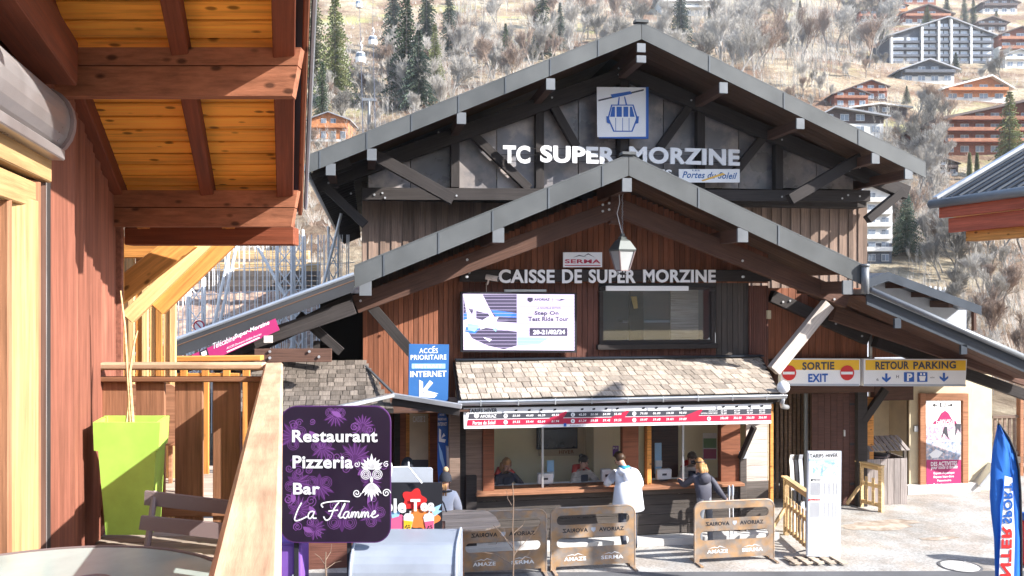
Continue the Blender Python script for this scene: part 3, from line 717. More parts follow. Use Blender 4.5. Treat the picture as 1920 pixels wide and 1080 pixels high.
# ---------------------------------------------------------------- kiosk in front of the hall
KW, KE = 15.8, 14.95
KS = thing('ticket_kiosk', 'ticket kiosk with pale cedar shingle roof, sliding glass windows and long wooden counter', 'ticket kiosk', (P(1150, 550, KW).x, KW, 0))
eL, eR = P(864, 747, KE), P(1462, 741, KE); ze = (eL.z+eR.z)/2; eL.z = eR.z = ze
tL, tR = P(853, 682, LW-.1), P(1426, 664, LW-.1); zt = (tL.z+tR.z)/2; tL.z = tR.z = zt
prism('roof', KS, [eL, eR, tR, tL], (0, 0, -.07), m_black)
nrow = 8
def shingles(parent, eL, eR, tL, tR, nrow, wid, m, expo=1.35, seed=1):
    rr = random.Random(seed); up0 = (tL-eL); sl = (tL.z-eL.z); hd = (eR-eL).normalized()
    updir = ((tL+tR)/2-(eL+eR)/2); updir -= hd*updir.dot(hd); ln_ = updir.length; updir.normalize(); nr = hd.cross(updir).normalized()
    if nr.z < 0: nr = -nr
    for r in range(nrow):
        f0 = r/nrow; a = eL.lerp(tL, f0); c = eR.lerp(tR, f0); L = (c-a).length; x = -rr.random()*wid*.5
        while x < L-.02:
            wv = wid*rr.choice((.7, .85, 1, 1, 1.2, 1.35)); x0 = max(x, 0); x1 = min(x+wv, L)
            if x1-x0 > .03:
                ln2 = ln_/nrow*expo; jit = rr.uniform(-.014, .014)
                M = frame(hd, nr, a+hd*((x0+x1)/2)+updir*(ln2/2+jit)+nr*(.012+rr.uniform(0, .006)))
                M = M @ Matrix.Rotation(rr.uniform(-.012, .012), 4, 'Z') @ Matrix.Rotation(-.075, 4, 'X')
                w2 = round((x1-x0-.013)/.01)*.01
                link('shingle', box_mesh(max(w2, .03), round(ln2, 2), .02, m, .002), parent, M)
            x += wv
shingles(KS, eL, eR, tL, tR, nrow, .185, m_shing)
beam('ridge_flashing', KS, tL+Vector((0, -.06, .03)), tR+Vector((0, -.06, .03)), .22, .03, m_tile)
b = MB(); pr = [(.075*math.cos(PI+PI*k/6), .075*math.sin(PI+PI*k/6)) for k in range(7)]
g = Vector((0, -.07, -.02)); n = len(pr)
va = [eL+g+Vector((-.05, q[0], q[1])) for q in pr]; vb = [eR+g+Vector((.08, q[0], q[1])) for q in pr]
b.add(va+vb, [(i, i+1, i+1+n, i+n) for i in range(n-1)]); b.tube([va[0], vb[0]], .012, 6); b.tube([va[-1], vb[-1]], .008, 6)
gu = b.build('gutter', KS, m_galv)
for i in range(9):
    p = eL.lerp(eR, (i+.5)/9)+g; box('gutter_bracket', gu, p+Vector((0, -.08, -.02)), (.02, .012, .11), m_galv)
b = MB(); p = eR+g+Vector((.03, 0, -.05)); b.tube([p, p+Vector((.0, .05, -.12)), p+Vector((.12, .25, -.2)), p+Vector((.45, .7, -.28))], .045, 10); b.build('downpipe', KS, m_galv, smooth=True)
b = MB(); b.ball(eR+Vector((.06, -.02, .12)), .12); b.build('gutter_end_cap', KS, m_white, smooth=True)
for X, Y_ in ((eL, 0), (eR, 0)): pass
beam('eave_board', KS, eL+Vector((0, .04, -.12)), eR+Vector((0, .06, -.12)), .04, .10, m_truss)
prism('roof_end', KS, [eL+Vector((-.01, .05, -.02)), tL+Vector((-.01, 0, -.02)), tL+Vector((-.01, 0, -.18)), eL+Vector((-.01, .05, -.18))], (-.03, 0, 0), m_truss)
prism('roof_end', KS, [eR+Vector((.01, .05, -.02)), tR+Vector((.01, 0, -.02)), tR+Vector((.01, 0, -.18)), eR+Vector((.01, .05, -.18))], (.03, 0, 0), m_truss)
kx = lambda px: P(px, 0, KW).x
kzz = lambda py: P(1150, py, KW).z
ctz = 1.12
# counter wall of wide horizontal planks, plinth
for i in range(5):
    span('counter_plank', KS, (kx(892), KW-.03, .16+i*.19), (kx(1442), KW, .16+i*.19+.182), m_cladg)
span('plinth', KS, (kx(868), KW-.3, 0), (kx(1448), KW+.1, .14), m_concrete)
span('counter', KS, (kx(890), KW-.26, ctz-.06), (kx(1386), KW+.35, ctz), m_slat, bev=.01)
for i in range(5): b = None
# posts, jambs
for a, c, m in ((862, 873, m_truss), (905, 926, m_brown), (1166, 1196, m_brown), (1212, 1220, m_orange), (1350, 1386, m_brown)):
    z0_ = 0 if a < 880 else ctz
    span('window_post', KS, (kx(a), KW-.05, z0_), (kx(c), KW+.12, kzz(750)), m)
for a, c in ((873, 905),): span('side_panel', KS, (kx(a), KW, 0), (kx(c), KW+.05, kzz(750)), m_clad)
span('low_post', KS, (kx(872), KW-.16, 0), (kx(892), KW-.04, kzz(880)), m_truss)
for a, c in ((926, 1018), (1018, 1165), (1220, 1282), (1282, 1350)):
    span('sliding_pane', KS, (kx(a), KW+.03, ctz), (kx(c), KW+.038, kzz(760)), m_glass, bev=0)
for a in (1018, 1282): span('pane_stile', KS, (kx(a)-.02, KW+.02, ctz), (kx(a)+.02, KW+.05, kzz(760)), m_galv)
span('window_head', KS, (kx(868), KW-.03, kzz(778)), (kx(1448), KW+.12, kzz(752)), m_truss)
# pale planked right cheek + orange post + bracket
for i in range(9): span('cheek_board', KS, (kx(1398), KW-.02, .16+i*.25), (kx(1438), KW+.01, .16+i*.25+.244), m_pale)
span('corner_post', KS, (P(1442, 0, 15.05).x, 15.0, 0), (P(1448, 0, 15.05).x, 15.08, ze-.2), m_orange)
span('return_post', KS, (kx(1384), KW-.1, 0), (kx(1396), KW+.02, kzz(860)), m_cladg)
beam('bracket', KS, P(1388, 860, KW-.12), P(1414, 800, KW-.5), .08, .1, m_truss)
box('junction_box', KS, P(1394, 853, KW-.14), (.16, .08, .13), m_greyp)
# interior
iy = 17.5
span('interior_wall', KS, (kx(870), iy, 0), (kx(1440)+.4, iy+.05, 2.9), m_creamin)
span('interior_side', KS, (kx(868)-.04, KW+.15, 0), (kx(868), iy, 2.9), m_creamin); span('interior_side', KS, (kx(1446), KW+.15, 0), (kx(1446)+.05, iy, 2.9), m_creamin)
span('interior_floor', KS, (kx(870), KW+.15, .1), (kx(1446), iy, .14), m_concrete)
span('interior_ceiling', KS, (kx(870), KW+.12, 2.86), (kx(1446), iy, 2.9), m_white)
span('wall_pillar', KS, (kx(1134)+.05, iy-.7, 0.14), (kx(1134)+.45, iy-.05, 2.86), m_creamin)
span('back_door', KS, (kx(1232)+.3, iy-.06, .14), (kx(1310)+.2, iy-.01, 2.5), m_door)
# price banner
pb_ = FP(14.95); pb = thing('price_banner', 'long white TARIFS HIVER price banner with navy and red bands under the kiosk eave', 'banner', pb_.pt(1160, 803))
Bq = lambda x, v: (x, 764+v*.40-(x-870)*.019+(v*.02 if x < 900 else 0))
def bq(x, y): return (x, y-(x-870)*.0175)
quad_px('cloth', pb, pb_, [bq(869, 765), bq(1446, 767), bq(1446, 804), bq(870, 804)], m_white, 0, .012)
quad_px('navy_band', pb, pb_, [bq(880, 776), bq(1446, 776), bq(1446, 786), bq(878, 786)], m_dgrey, .004)
quad_px('red_band', pb, pb_, [bq(877, 787.5), bq(1446, 787), bq(1446, 798), bq(875, 798.5)], m_crim, .004)
for x in (1052, 1168, 1306): quad_px('slash', pb, pb_, [bq(x-22, 787), bq(x+8, 775), bq(x+12, 776), bq(x+2, 790), bq(x-10, 792)], m_crim, .006)
lettering('heading', pb, pb_, [('TARIFS HIVER', 878, 766.5, 932, 772.5)], m_ink, off=.006, bold=.03)
it = [('AVORIAZ', *bq(900, 778), *bq(931, 784))]; it2 = [('Portes du Soleil', *bq(886, 789.5), *bq(929, 796.5))]
prices = [(967, '55.00'), (992, '44.00'), (1014, '46.20'), (1040, '49.50'), (1091, '42.50'), (1113, '50.00'), (1136, '54.00'), (1157, '55.00'), (1206, '79.00'), (1230, '86.00'), (1255, '104.00'), (1279, '98.00')]
for x, s in prices:
    it.append((s, *bq(x-6, 779), *bq(x+8, 783))); it2.append((s[::-1].replace('00.', '59.').replace('05.', '61.'), *bq(x-6, 790.5), *bq(x+8, 794.8)))
for x in (1356, 1381, 1405, 1428):
    it += [('62.00', *bq(x-5, 777), *bq(x+6, 780)), ('75.60', *bq(x-5, 781.5), *bq(x+6, 785))]; it2.append(('356.00', *bq(x-6, 790), *bq(x+9, 794.5)))
it.append(('ASSURANCE', *bq(1328, 777.5), *bq(1345, 779.5))); it.append(('OPTION CARRE NEIGE', *bq(1314, 781.5), *bq(1345, 784)))
lettering('prices', pb, pb_, it+it2, m_letter, off=.008, bold=.02, shear=.15, res=2)
quad_px('shield', pb, pb_, [bq(889, 777.5), bq(898, 777.5), bq(898, 782), bq(893.5, 785), bq(889, 782)], m_letter, .008)
for x in (948, 1074, 1189, 1329):
    for y in (781, 793):
        if x == 1329 and y == 781: continue
        p = pb_.co(pb_.pt(*bq(x, y))); plate('pass_token', pb, pb_, [[(p[0]+.038*math.cos(k*PI/6), p[1]+.038*math.sin(k*PI/6)) for k in range(12)]], .002, m_letter, off=.008)
        lettering('token_letter', pb, pb_, [('P' if x < 1000 else 'E', *bq(x-1.3, y-2), *bq(x+1.3, y+2))], m_dgrey, off=.011, bold=.02, res=2)
pts = []
b = MB()
for x, _ in prices+[(1356, 0), (1381, 0), (1405, 0), (1428, 0)]:
    b.prism([pb_.pt(*bq(x-2, 770), .006), pb_.pt(*bq(x+3, 769), .006), pb_.pt(*bq(x+3, 772.5), .006), pb_.pt(*bq(x-2, 773), .006)], (0, .001, 0))
b.build('pictogram', pb, m_ink)
quad_px('blue_tag', pb, pb_, [bq(1057, 797), bq(1062, 797), bq(1062, 803), bq(1057, 803)], m_blue, .009)
lettering('footnote', pb, pb_, [('Assurance journaliere comprise - tarifs en euros', *bq(1068, 800), *bq(1170, 802)), ('www.skipass en ligne', *bq(1230, 800), *bq(1310, 802))], m_dgrey, off=.006, bold=0, res=1)
# things in the booth
tv = thing('wall_screen', 'dark flat television on the cream wall inside the kiosk', 'television', P(1045, 842, 17.0))
quad_px('casing', tv, FP(17.35), [(1007, 803), (1083, 803), (1083, 841), (1007, 843)], m_ink, 0, .08); quad_px('display', tv, FP(17.27), [(1009, 805), (1081, 805), (1081, 839), (1009, 841)], m_screen_dark, 0, .01)
nb = thing('notice_board', 'cream notice board with brown lettering under the kiosk television', 'notice board', P(1050, 856, 17.8))
quad_px('board', nb, FP(17.45), [(1010, 802), (1096, 802), (1096, 854), (1010, 855)], m_cream, 0, .02); lettering('print', nb, FP(17.45), [('HIVER', 1048, 844, 1076, 850)], m_slat, off=.01)
pu = thing('wall_poster', 'small dark purple poster on the wall behind the middle kiosk window', 'poster', P(1152, 852, 17.1)); quad_px('sheet', pu, FP(17.12), [(1142, 836), (1160, 836), (1160, 856), (1142, 856)], m_purple, 0, .01); lettering('print', pu, FP(17.12), [('SKI', 1145, 838, 1157, 842)], m_letter, off=.005)
gp = thing('resort_poster', 'green and magenta poster at the right end of the kiosk interior', 'poster', P(1332, 860, 17.1))
quad_px('sheet', gp, FP(17.3), [(1318, 812), (1344, 812), (1344, 862), (1318, 862)], m_white, 0, .01); quad_px('green_band', gp, FP(17.3), [(1319, 822), (1343, 822), (1343, 840), (1319, 840)], m_lawn, .004); quad_px('magenta_band', gp, FP(17.3), [(1319, 842), (1343, 842), (1343, 860), (1319, 860)], m_mag, .004)
def monitor(label, px, py, col, wd=.30, ht=.2, Y_=16.05):
    o = thing('desk_terminal', label, 'ticket terminal', P(px, py+8, Y_)); p = P(px, py, Y_)
    p.z = ctz+ht/2+.03; box('casing', o, p, (wd, .12, ht), col, bev=.012); box('display', o, p+Vector((0, -.062, 0)), (wd*.3, .006, ht*.2), m_dgrey); box('foot', o, p+Vector((0, .04, -ht/2-.015)), (wd*.5, .16, .03), m_dgrey)
monitor('white ticket terminal left of the dark haired cashier', 1022, 902, m_white)
monitor('white ticket terminal in the right kiosk window', 1244, 898, m_white)
monitor('white terminal beside the man in the white jacket', 1136, 897, m_white, .2, .24)
for i, (lb, px, m) in enumerate((('light blue leaflet stand behind the left ticket terminal', 1032, m_lblue), ('tall light blue leaflet stand beside the middle post', 1234, m_lblue))):
    o = thing('leaflet_stand', lb, 'leaflet stand', P(px, 900, 16.5)); p = P(px, 890, 16.5); p.z = ctz+.2 if i == 0 else ctz+.35
    box('back', o, p, (.14, .02, .36 if i == 0 else .62), m); box('pocket', o, p+Vector((0, -.03, -.1)), (.13, .05, .12), m_white)
o = thing('desk', 'low white desk strip behind the kiosk windows', 'desk', (kx(1100), KW+.7, 0)); span('desk_top', o, (kx(926), KW+.36, ctz-.06), (kx(1350), KW+.58, ctz-.02), m_white)
for X in (kx(940), kx(1150), kx(1340)): span('leg', o, (X-.03, KW+.44, .14), (X+.03, KW+.5, ctz-.06), m_galv)

# ---------------------------------------------------------------- second booth on the left (Caisse 2)
BS = thing('second_booth', 'small dark timber booth with weathered shingle roof left of the kiosk and CAISSE 2 door', 'ticket booth', P(640, 900, 16))
q0, q1, q2, q3 = P(440, 768, 14.6), P(738, 742, 14.6), P(683, 684, 16.1), P(440, 682, 16.1)
q1.z = q0.z = P(640, 770, 14.6).z; q2.z = q3.z
prism('roof', BS, [q0, q1, q2, q3], (0, 0, -.06), m_black)
shingles(BS, q0, q1, q3, q2, 11, .17, m_shingd, seed=5)
beam('eave_gutter', BS, P(736, 741, 14.55), P(600, 772, 13.6), .1, .06, m_galv); beam('eave_gutter', BS, P(735, 741, 14.6), P(866, 762, 14.4), .1, .08, m_galv)
beam('valley_flashing', BS, P(683, 684, 16.0), P(742, 742, 14.55), .05, .03, m_seam)
beam('eave_board', BS, P(735, 752, 14.66), P(862, 772, 14.46), .05, .14, m_truss)
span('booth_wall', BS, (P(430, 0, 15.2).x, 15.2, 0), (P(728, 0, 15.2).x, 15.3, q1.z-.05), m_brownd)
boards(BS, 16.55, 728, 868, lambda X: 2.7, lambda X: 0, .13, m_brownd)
span('recess_ceiling', BS, (P(700, 0, 15.2).x, 14.9, 2.72), (P(868, 0, 16).x, 16.7, 2.76), m_trussb)
for a, c, m in ((740, 750, m_truss), (750, 760, m_brown), (806, 822, m_brown)): span('door_jamb', BS, (P(a, 0, 16.4).x, 16.35, 0), (P(c, 0, 16.4).x, 16.5, 2.7), m)
c2 = FP(16.38); dn = quad_px('door', BS, c2, [(761, 766), (806, 768), (806, 950), (761, 950)], m_orange, 0, .03)
quad_px('door_panel', dn, c2, [(768, 775), (803, 776), (803, 862), (768, 862)], m_cream, .01); quad_px('door_hatch', dn, c2, [(768, 862), (803, 862), (803, 900), (768, 900)], m_dgrey, .012)
lettering('door_print', dn, c2, [('CAISSE 2', 774, 780, 797, 791)], m_letter, off=.02, bold=.03)
box('spotlight', BS, P(801, 760, 14.9), (.13, .12, .11), m_ink)
span('corner_post', BS, (P(842, 0, 15.5).x, 15.45, 0), (P(862, 0, 15.5).x, 15.6, 2.9), m_clad)
for i in range(10): span('corner_plank', BS, (P(826, 0, 15.9).x, 15.85, i*.28), (P(866, 0, 15.9).x, 15.9, i*.28+.27), m_cladg)
# roll-up banner, poster
bn = FP(15.75); bt = thing('feather_banner', 'narrow blue pull-up banner with white arrow beside the CAISSE 2 door', 'banner', bn.pt(829, 905))
quad_px('cloth', bt, bn, [(821, 776), (833, 772), (840, 785), (840, 850), (834, 905), (822, 905), (820, 870)], m_blue, 0, .02)
quad_px('wave', bt, bn, [(822, 830), (829, 848), (834, 872), (831, 878), (825, 860)], m_lblue, .006)
quad_px('arrow', bt, bn, [(823, 803), (827, 806), (827, 822), (836, 824), (834, 830), (823, 828)], m_letter, .006); quad_px('arrow_head', bt, bn, [(827, 822), (832, 812), (835, 817)], m_letter, .006)
lettering('print', bt, bn, [('ACCES', 824, 776, 833, 779), ('PRIORITAIRE', 821, 784, 837, 788), ('INTERNET', 821, 792, 838, 798)], m_letter, off=.006, bold=.02)
ps = thing('white_notice', 'pale printed notice sheet fixed left of the kiosk counter', 'notice', bn.pt(848, 912))
quad_px('sheet', ps, bn, [(836, 836), (861, 840), (859, 912), (839, 908)], m_greyp, .03, .02)
quad_px('face', ps, bn, [(838, 839), (859, 842), (857, 908), (841, 905)], m_white, .034, .003)
b = MB()
for i in range(14):
    y = 846+i*4.2; b.prism([bn.pt(841, y, .037), bn.pt(856-(i % 3)*3, y+1, .037), bn.pt(856-(i % 3)*3, y+2, .037), bn.pt(841, y+1, .037)], (0, .001, 0))
b.build('text_lines', ps, m_dgrey)

# ---------------------------------------------------------------- left lean-to with Telecabine sign
LL = thing('left_lean_to', 'dark sloping canopy roof on the left side of the ticket hall carrying a magenta sign', 'canopy', P(560, 700, 17))
la, lb = (250, 666), (664, 514); pa, pb2 = P(*la, 14.9), P(*lb, 14.9)
prism('roof', LL, [pa, pb2, pb2+Vector((0, 0, -.08)), pa+Vector((0, 0, -.08))], (0, 7, 0), m_tile)
prism('fascia_panel', LL, [pa+Vector((0, -.02, -.02)), pb2+Vector((0, -.02, -.02)), pb2+Vector((0, -.02, -.30)), pa+Vector((0, -.02, -.30))], (0, -.04, 0), M_('slate_fascia', (.055, .056, .06), .45, .2, 0, blotch=.12))
b = MB(); b.tube([pa+Vector((0, -.05, 0)), pb2+Vector((0, -.05, 0))], .035, 8); b.build('edge_pipe', LL, m_galv)
pbeam('rafter', LL, (330, 690), (664, 575), 15.2, .26, .2, m_truss); pbeam('rafter', LL, (400, 690), (664, 560), 16.6, .26, .2, m_truss)
pbeam('post_brace', LL, (560, 590), (640, 660), 15.6, .16, .14, m_truss)
for i in range(12):
    y = 15.1+i*.55; beam('soffit_board', LL, pa+Vector((0, y-14.9, -.11)), pb2+Vector((0, y-14.9, -.11)), .54, .02, m_soffit)
span('back_wall', LL, (P(600, 0, 19).x, 19, 0), (P(700, 0, 19).x, 19.05, 4.8), m_black)  # black sheet painting the darkness of the open passage under the canopy
span('post', LL, (P(588, 0, 16.5).x, 16.4, 0), (P(600, 0, 16.5).x, 16.6, 3.9), m_truss)
bx = pbeam('cross_beam', LL, (478, 666), (622, 666), 14.9, .22, .2, m_trussb); bolt_each(LL, 14.78, [(506, 659), (506, 671), (580, 659), (598, 669)])
pbeam('lower_beam', LL, (430, 690), (690, 690), 17.5, .3, .2, m_truss)
box('lamp_box', LL, P(503, 636, 14.85), (.14, .1, .12), m_pale)
tp = FP(14.82); ts = thing('telecabine_sign', 'slanted magenta Telecabine Super-Morzine sign on the dark sloping fascia', 'sign', tp.pt(440, 640))
quad_px('panel', ts, tp, [(360, 665), (516, 597), (524, 619), (395, 677), (358, 677)], m_mag, 0, .03)
def slant(name, items, m, k=-.42, bold=.02):
    # text baseline following the slope
    b = MB()
    for s, x0, y0, x1, hh in items:
        vs, fs = text_mesh(s, bold, 0, 3, 1.05); mnx = min(v[0] for v in vs); mxx = max(v[0] for v in vs); mny = min(v[1] for v in vs); mxy = max(v[1] for v in vs)
        b.add([tp.pt(x0+(x1-x0)*(x-mnx)/(mxx-mnx)+0*hh*(y-mny), y0+k*(x1-x0)*(x-mnx)/(mxx-mnx)-hh*(y-mny)/(mxy-mny), .006) for x, y in vs], fs)
    b.build(name, ts, m)
slant('print', [('Télécabine', 399, 655, 440, 11)], m_letter, bold=0); slant('print', [('Super-Morzine', 440, 638, 505, 11)], m_letter, bold=.02)
slant('small_print', [('ACCES Domaine skiable Avoriaz', 425, 655, 490, 4)], m_letter, bold=0)
quad_px('logo_box', ts, tp, [(374, 659), (388, 653), (392, 667), (376, 672)], m_ink, .005); quad_px('logo_mark', ts, tp, [(377, 661), (386, 657), (388, 665), (379, 668)], m_letter, .008)
quad_px('rule_box', ts, tp, [(425, 659), (486, 632), (487, 634), (426, 661)], m_letter, .006)

# ---------------------------------------------------------------- right wing
RW = thing('exit_wing', 'brown timber exit wing with sloping grey roof and cream walls right of the ticket hall', 'building wing', P(1640, 940, 18))
ra, rb = (1622, 542), (2010, 710); RY = 15.35
pa, pb2 = P(*ra, RY), P(*rb, RY)
prism('roof', RW, [pa, pb2, pb2+Vector((0, 0, -.10)), pa+Vector((0, 0, -.10))], (0, 4.6, 0), m_cap)
for i in range(26):
    p = pa.lerp(pb2, (i+.5)/26); beam('roof_seam', RW, p+Vector((0, .1, .012)), p+Vector((0, 4.5, .012)), .02, .024, m_galv)
m_slate = M_('slate_blue_fascia', (.045, .055, .07), .45, .2, 0, blotch=.1)
prism('fascia_panel', RW, [pa+Vector((0, -.02, -.06)), pb2+Vector((0, -.02, -.06)), pb2+Vector((0, -.02, -.30)), pa+Vector((0, -.02, -.30))], (0, -.04, 0), m_slate)
b = MB(); b.tube([pa+Vector((.05, -.12, -.02)), pb2+Vector((0, -.12, -.02))], .06, 10); b.build('gutter', RW, m_cap, smooth=True)
b = MB(); q = P(1622, 500, 14.95); b.tube([q+Vector((0, 0, .02)), q+Vector((0, 0, -.52))], .075, 10); b.lathe([(.085, 0), (.085, .05)], q, 12); b.build('rain_head', RW, m_cap, smooth=True)
for px, py in ((1682, 606), (1806, 655)): box('purlin_cap', RW, P(px, py, RY-.03), (.14, .06, .2), m_slate)
for k in range(8):
    y = RY+.3+k*.5; beam('soffit_board', RW, pa+Vector((0, y-RY, -.13)), pb2+Vector((0, y-RY, -.13)), .48, .02, m_trussb)
pbeam('rafter', RW, (1560, 588), (1925, 712), 17.0, .3, .2, m_trussb)
pbeam('rafter', RW, (1445, 555), (1625, 636), 17.5, .26, .2, m_truss); pbeam('rafter', RW, (1640, 640), (2000, 768), 17.3, .24, .2, m_truss)
bolt_each(RW, 17.39, [(1468, 566), (1481, 564), (1567, 607), (1616, 630)])
boards(RW, 17.6, 1440, 1626, lambda X: P(1500, 540, 17.6).z, lambda X: P(1500, 672, 17.6).z, .16, m_brown)
boards(RW, 17.7, 1630, 1722, lambda X: P(1500, 610, 17.7).z, lambda X: P(1500, 672, 17.7).z, .13, m_brown)
beam('downpipe', RW, P(1632, 620, 17.5), P(1632, 680, 17.5), .06, .06, m_galv)
span('lintel', RW, (P(1450, 0, 17.5).x, 17.5, P(1500, 738, 17.5).z), (P(1640, 0, 17.5).x, 17.7, P(1500, 672, 17.5).z), m_trussb)
bx_ = P(1441, 590, LW-.1); box('wall_lamp', RW, bx_, (.08, .08, .18), m_cream)
# slatted screen behind, door, posts
for i in range(9): span('screen_slat', RW, (P(1456+i*8, 0, 18.6).x, 18.6, 0), (P(1460.5+i*8, 0, 18.6).x, 18.66, P(1500, 735, 18.6).z), m_clad)
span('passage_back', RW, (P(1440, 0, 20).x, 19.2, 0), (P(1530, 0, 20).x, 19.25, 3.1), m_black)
span('steel_post', RW, (P(1507, 0, 17.9).x, 17.85, 0), (P(1513, 0, 17.9).x, 17.9, 3), m_cap)
dn = None
dx0, dx1 = P(1521, 0, 17.75).x, P(1603, 0, 17.75).x; dzt = P(1560, 737, 17.75).z
for i in range(7):
    w_ = (dx1-dx0)/7; span('door_plank', RW, (dx0+w_*i, 17.72, .03), (dx0+w_*(i+1)-.006, 17.76, dzt), m_door)
for z in (.5, 1.4, 2.3): box('door_hinge', RW, (dx1-.1, 17.70, z), (.12, .02, .05), m_ink)
box('door_handle', RW, P(1583, 812, 17.70), (.03, .05, .14), m_galv)
span('door_post', RW, (P(1604, 0, 17.7).x, 17.6, 0), (P(1622, 0, 17.7).x, 17.8, P(1600, 700, 17.7).z), m_truss)
pbeam('door_brace', RW, (1618, 790), (1660, 730), 17.65, .16, .12, m_truss)
span('jamb', RW, (P(1623, 0, 17.8).x, 17.75, 0), (P(1636, 0, 17.8).x, 18.9, P(1630, 745, 17.8).z), m_orange)
# cream doorway, wall and pier
span('doorway_back', RW, (P(1630, 0, 19.4).x, 19.4, 0), (P(1720, 0, 19.4).x, 19.45, 2.9), m_cream)
span('doorway_side', RW, (P(1705, 0, 18.6).x, 18.65, 0), (P(1705, 0, 18.6).x+.06, 19.4, 2.9), m_cream)
span('doorway_head', RW, (P(1636, 0, 18.2).x, 18.1, P(1670, 750, 18.2).z), (P(1708, 0, 18.2).x, 18.3, P(1670, 715, 18.2).z), m_trussb)
span('cream_wall', RW, (P(1705, 0, 18.6).x, 18.6, 0), (P(1822, 0, 18.6).x, 18.7, P(1750, 640, 18.6).z), m_cream)
span('base_stone', RW, (P(1700, 0, 18.5).x, 18.45, 0), (P(1835, 0, 18.5).x, 18.6, .22), m_concrete)
box('door_intercom', RW, P(1717, 804, 18.57), (.1, .05, .14), m_galv)
prism('cream_pier', RW, [P(1822, 640, 18.62), P(1860, 668, 18.62), Vector((P(1860, 0, 18.62).x, 18.62, 0)), Vector((P(1822, 0, 18.62).x, 18.62, 0))], (0, .9, 0), m_cream)
pbeam('ramp_edge', RW, (1830, 910), (1862, 870), 18.5, .08, .3, m_galv)
# framed activity poster
fr = FP(18.5); fs_ = thing('activity_poster', 'tall brown framed poster with magenta DES ACTIVITES panel on the cream wall', 'poster', fr.pt(1770, 922))
for a, c in (((1726, 738), (1736, 922)), ((1806, 738), (1816, 922))):
    quad_px('frame', fs_, fr, [(a[0], a[1]), (c[0], a[1]), (c[0], c[1]), (a[0], c[1])], m_slat, .01, .08)
quad_px('frame', fs_, fr, [(1736, 738), (1806, 738), (1806, 751), (1736, 751)], m_slat, .012, .08)
quad_px('sheet', fs_, fr, [(1736, 751), (1801, 751), (1802, 922), (1737, 922)], m_white, 0, .03)
quad_px('magenta_field', fs_, fr, [(1737, 858), (1802, 858), (1802, 922), (1737, 922)], m_mag, .004)
m_photo = M_('pool_photo', (.25, .33, .45), .4, 0, 0, blotch=.5, bscale=9, bump=0, col2=(.6, .5, .5)); m_photo2 = M_('ski_photo', (.55, .28, .38), .4, 0, 0, blotch=.3, bscale=9, bump=0, col2=(.8, .8, .85))
quad_px('photo', fs_, fr, [(1737, 828), (1802, 828), (1802, 862), (1737, 862)], m_photo, .005); quad_px('photo', fs_, fr, [(1737, 795), (1802, 795), (1802, 826), (1737, 826)], m_photo2, .005)
quad_px('roof_logo', fs_, fr, [(1750, 795), (1752, 790), (1758, 788), (1766, 774), (1772, 770), (1778, 774), (1786, 788), (1793, 790), (1794, 795)], m_mag, .009)
quad_px('skier', fs_, fr, [(1771, 800), (1776, 800), (1777, 812), (1780, 824), (1775, 818), (1770, 812), (1765, 824), (1769, 806)], m_dgrey, .009)
quad_px('skier', fs_, fr, [(1790, 794), (1802, 795), (1801, 812), (1796, 803), (1790, 822), (1792, 802)], m_dgrey, .009)
quad_px('splash', fs_, fr, [(1742, 852), (1755, 842), (1768, 848), (1760, 858), (1748, 859)], m_letter, .009)
lettering('print', fs_, fr, [('PARC DES', 1762, 786.5, 1782, 788.5), ('DEREChES', 1755, 789.5, 1789, 794.5)], m_letter, off=.013, bold=.02)
lettering('print', fs_, fr, [('DES ACTIVITES', 1745, 866, 1794, 872), ('Espace Aquatique', 1750, 885, 1789, 889), ('Espace bien-être', 1750, 892, 1788, 896), ('Pataugeoire', 1757, 899, 1783, 903), ('Patinoire couverte', 1750, 906, 1790, 910), ('WWW.PARC-DERECHES.COM', 1742, 915, 1798, 918)], m_letter, off=.009, bold=.02)
lettering('print', fs_, fr, [('pour toute la famille', 1745, 873, 1795, 880)], m_letter, off=.009, bold=.01, shear=.3)
for sgn in (-1, 1):
    x = 1768+sgn*14; quad_px('arrow', fs_, fr, [(x-4*sgn, 758.5), (x+1*sgn, 758.5), (x+1*sgn, 756), (x+5*sgn, 759.3), (x+1*sgn, 763), (x+1*sgn, 760.5), (x-4*sgn, 760.5)], m_ink, .006)
quad_px('lift_icon', fs_, fr, [(1763, 755), (1773, 755), (1773, 763), (1763, 763)], m_ink, .006); quad_px('lift_icon', fs_, fr, [(1764.5, 756.5), (1771.5, 756.5), (1771.5, 762), (1764.5, 762)], m_letter, .009)
# SORTIE / RETOUR PARKING light boxes
def lightbox(label, x0, x1, words):
    pl = FP(16.75); o = thing('direction_sign', label, 'sign', pl.pt((x0+x1)/2, 724), 'yellow and white direction signs over the exit')
    yy = lambda x, y: (x, y+(x-1640)*.004)
    quad_px('casing', o, pl, [yy(x0, 673), yy(x1, 673), yy(x1-3 if x1 > 1700 else x1, 723), yy(x0, 724)], m_white, 0, .12)
    quad_px('yellow_band', o, pl, [yy(x0+3, 675), yy(x1-2, 675), yy(x1-2, 694), yy(x0+3, 694)], m_yel, .004)
    quad_px('sill', o, pl, [yy(x0, 720), yy(x1-2, 720), yy(x1-2, 724), yy(x0, 724)], m_greyp, .006)
    return o, pl
o, pl = lightbox('yellow and white SORTIE EXIT sign with two round no entry symbols', 1464, 1613, 0)
lettering('print', o, pl, [('SORTIE', 1504, 679, 1564, 693)], m_dgrey, off=.009, bold=.035); lettering('print', o, pl, [('EXIT', 1515, 701, 1552, 716)], m_blue, off=.009, bold=.035)
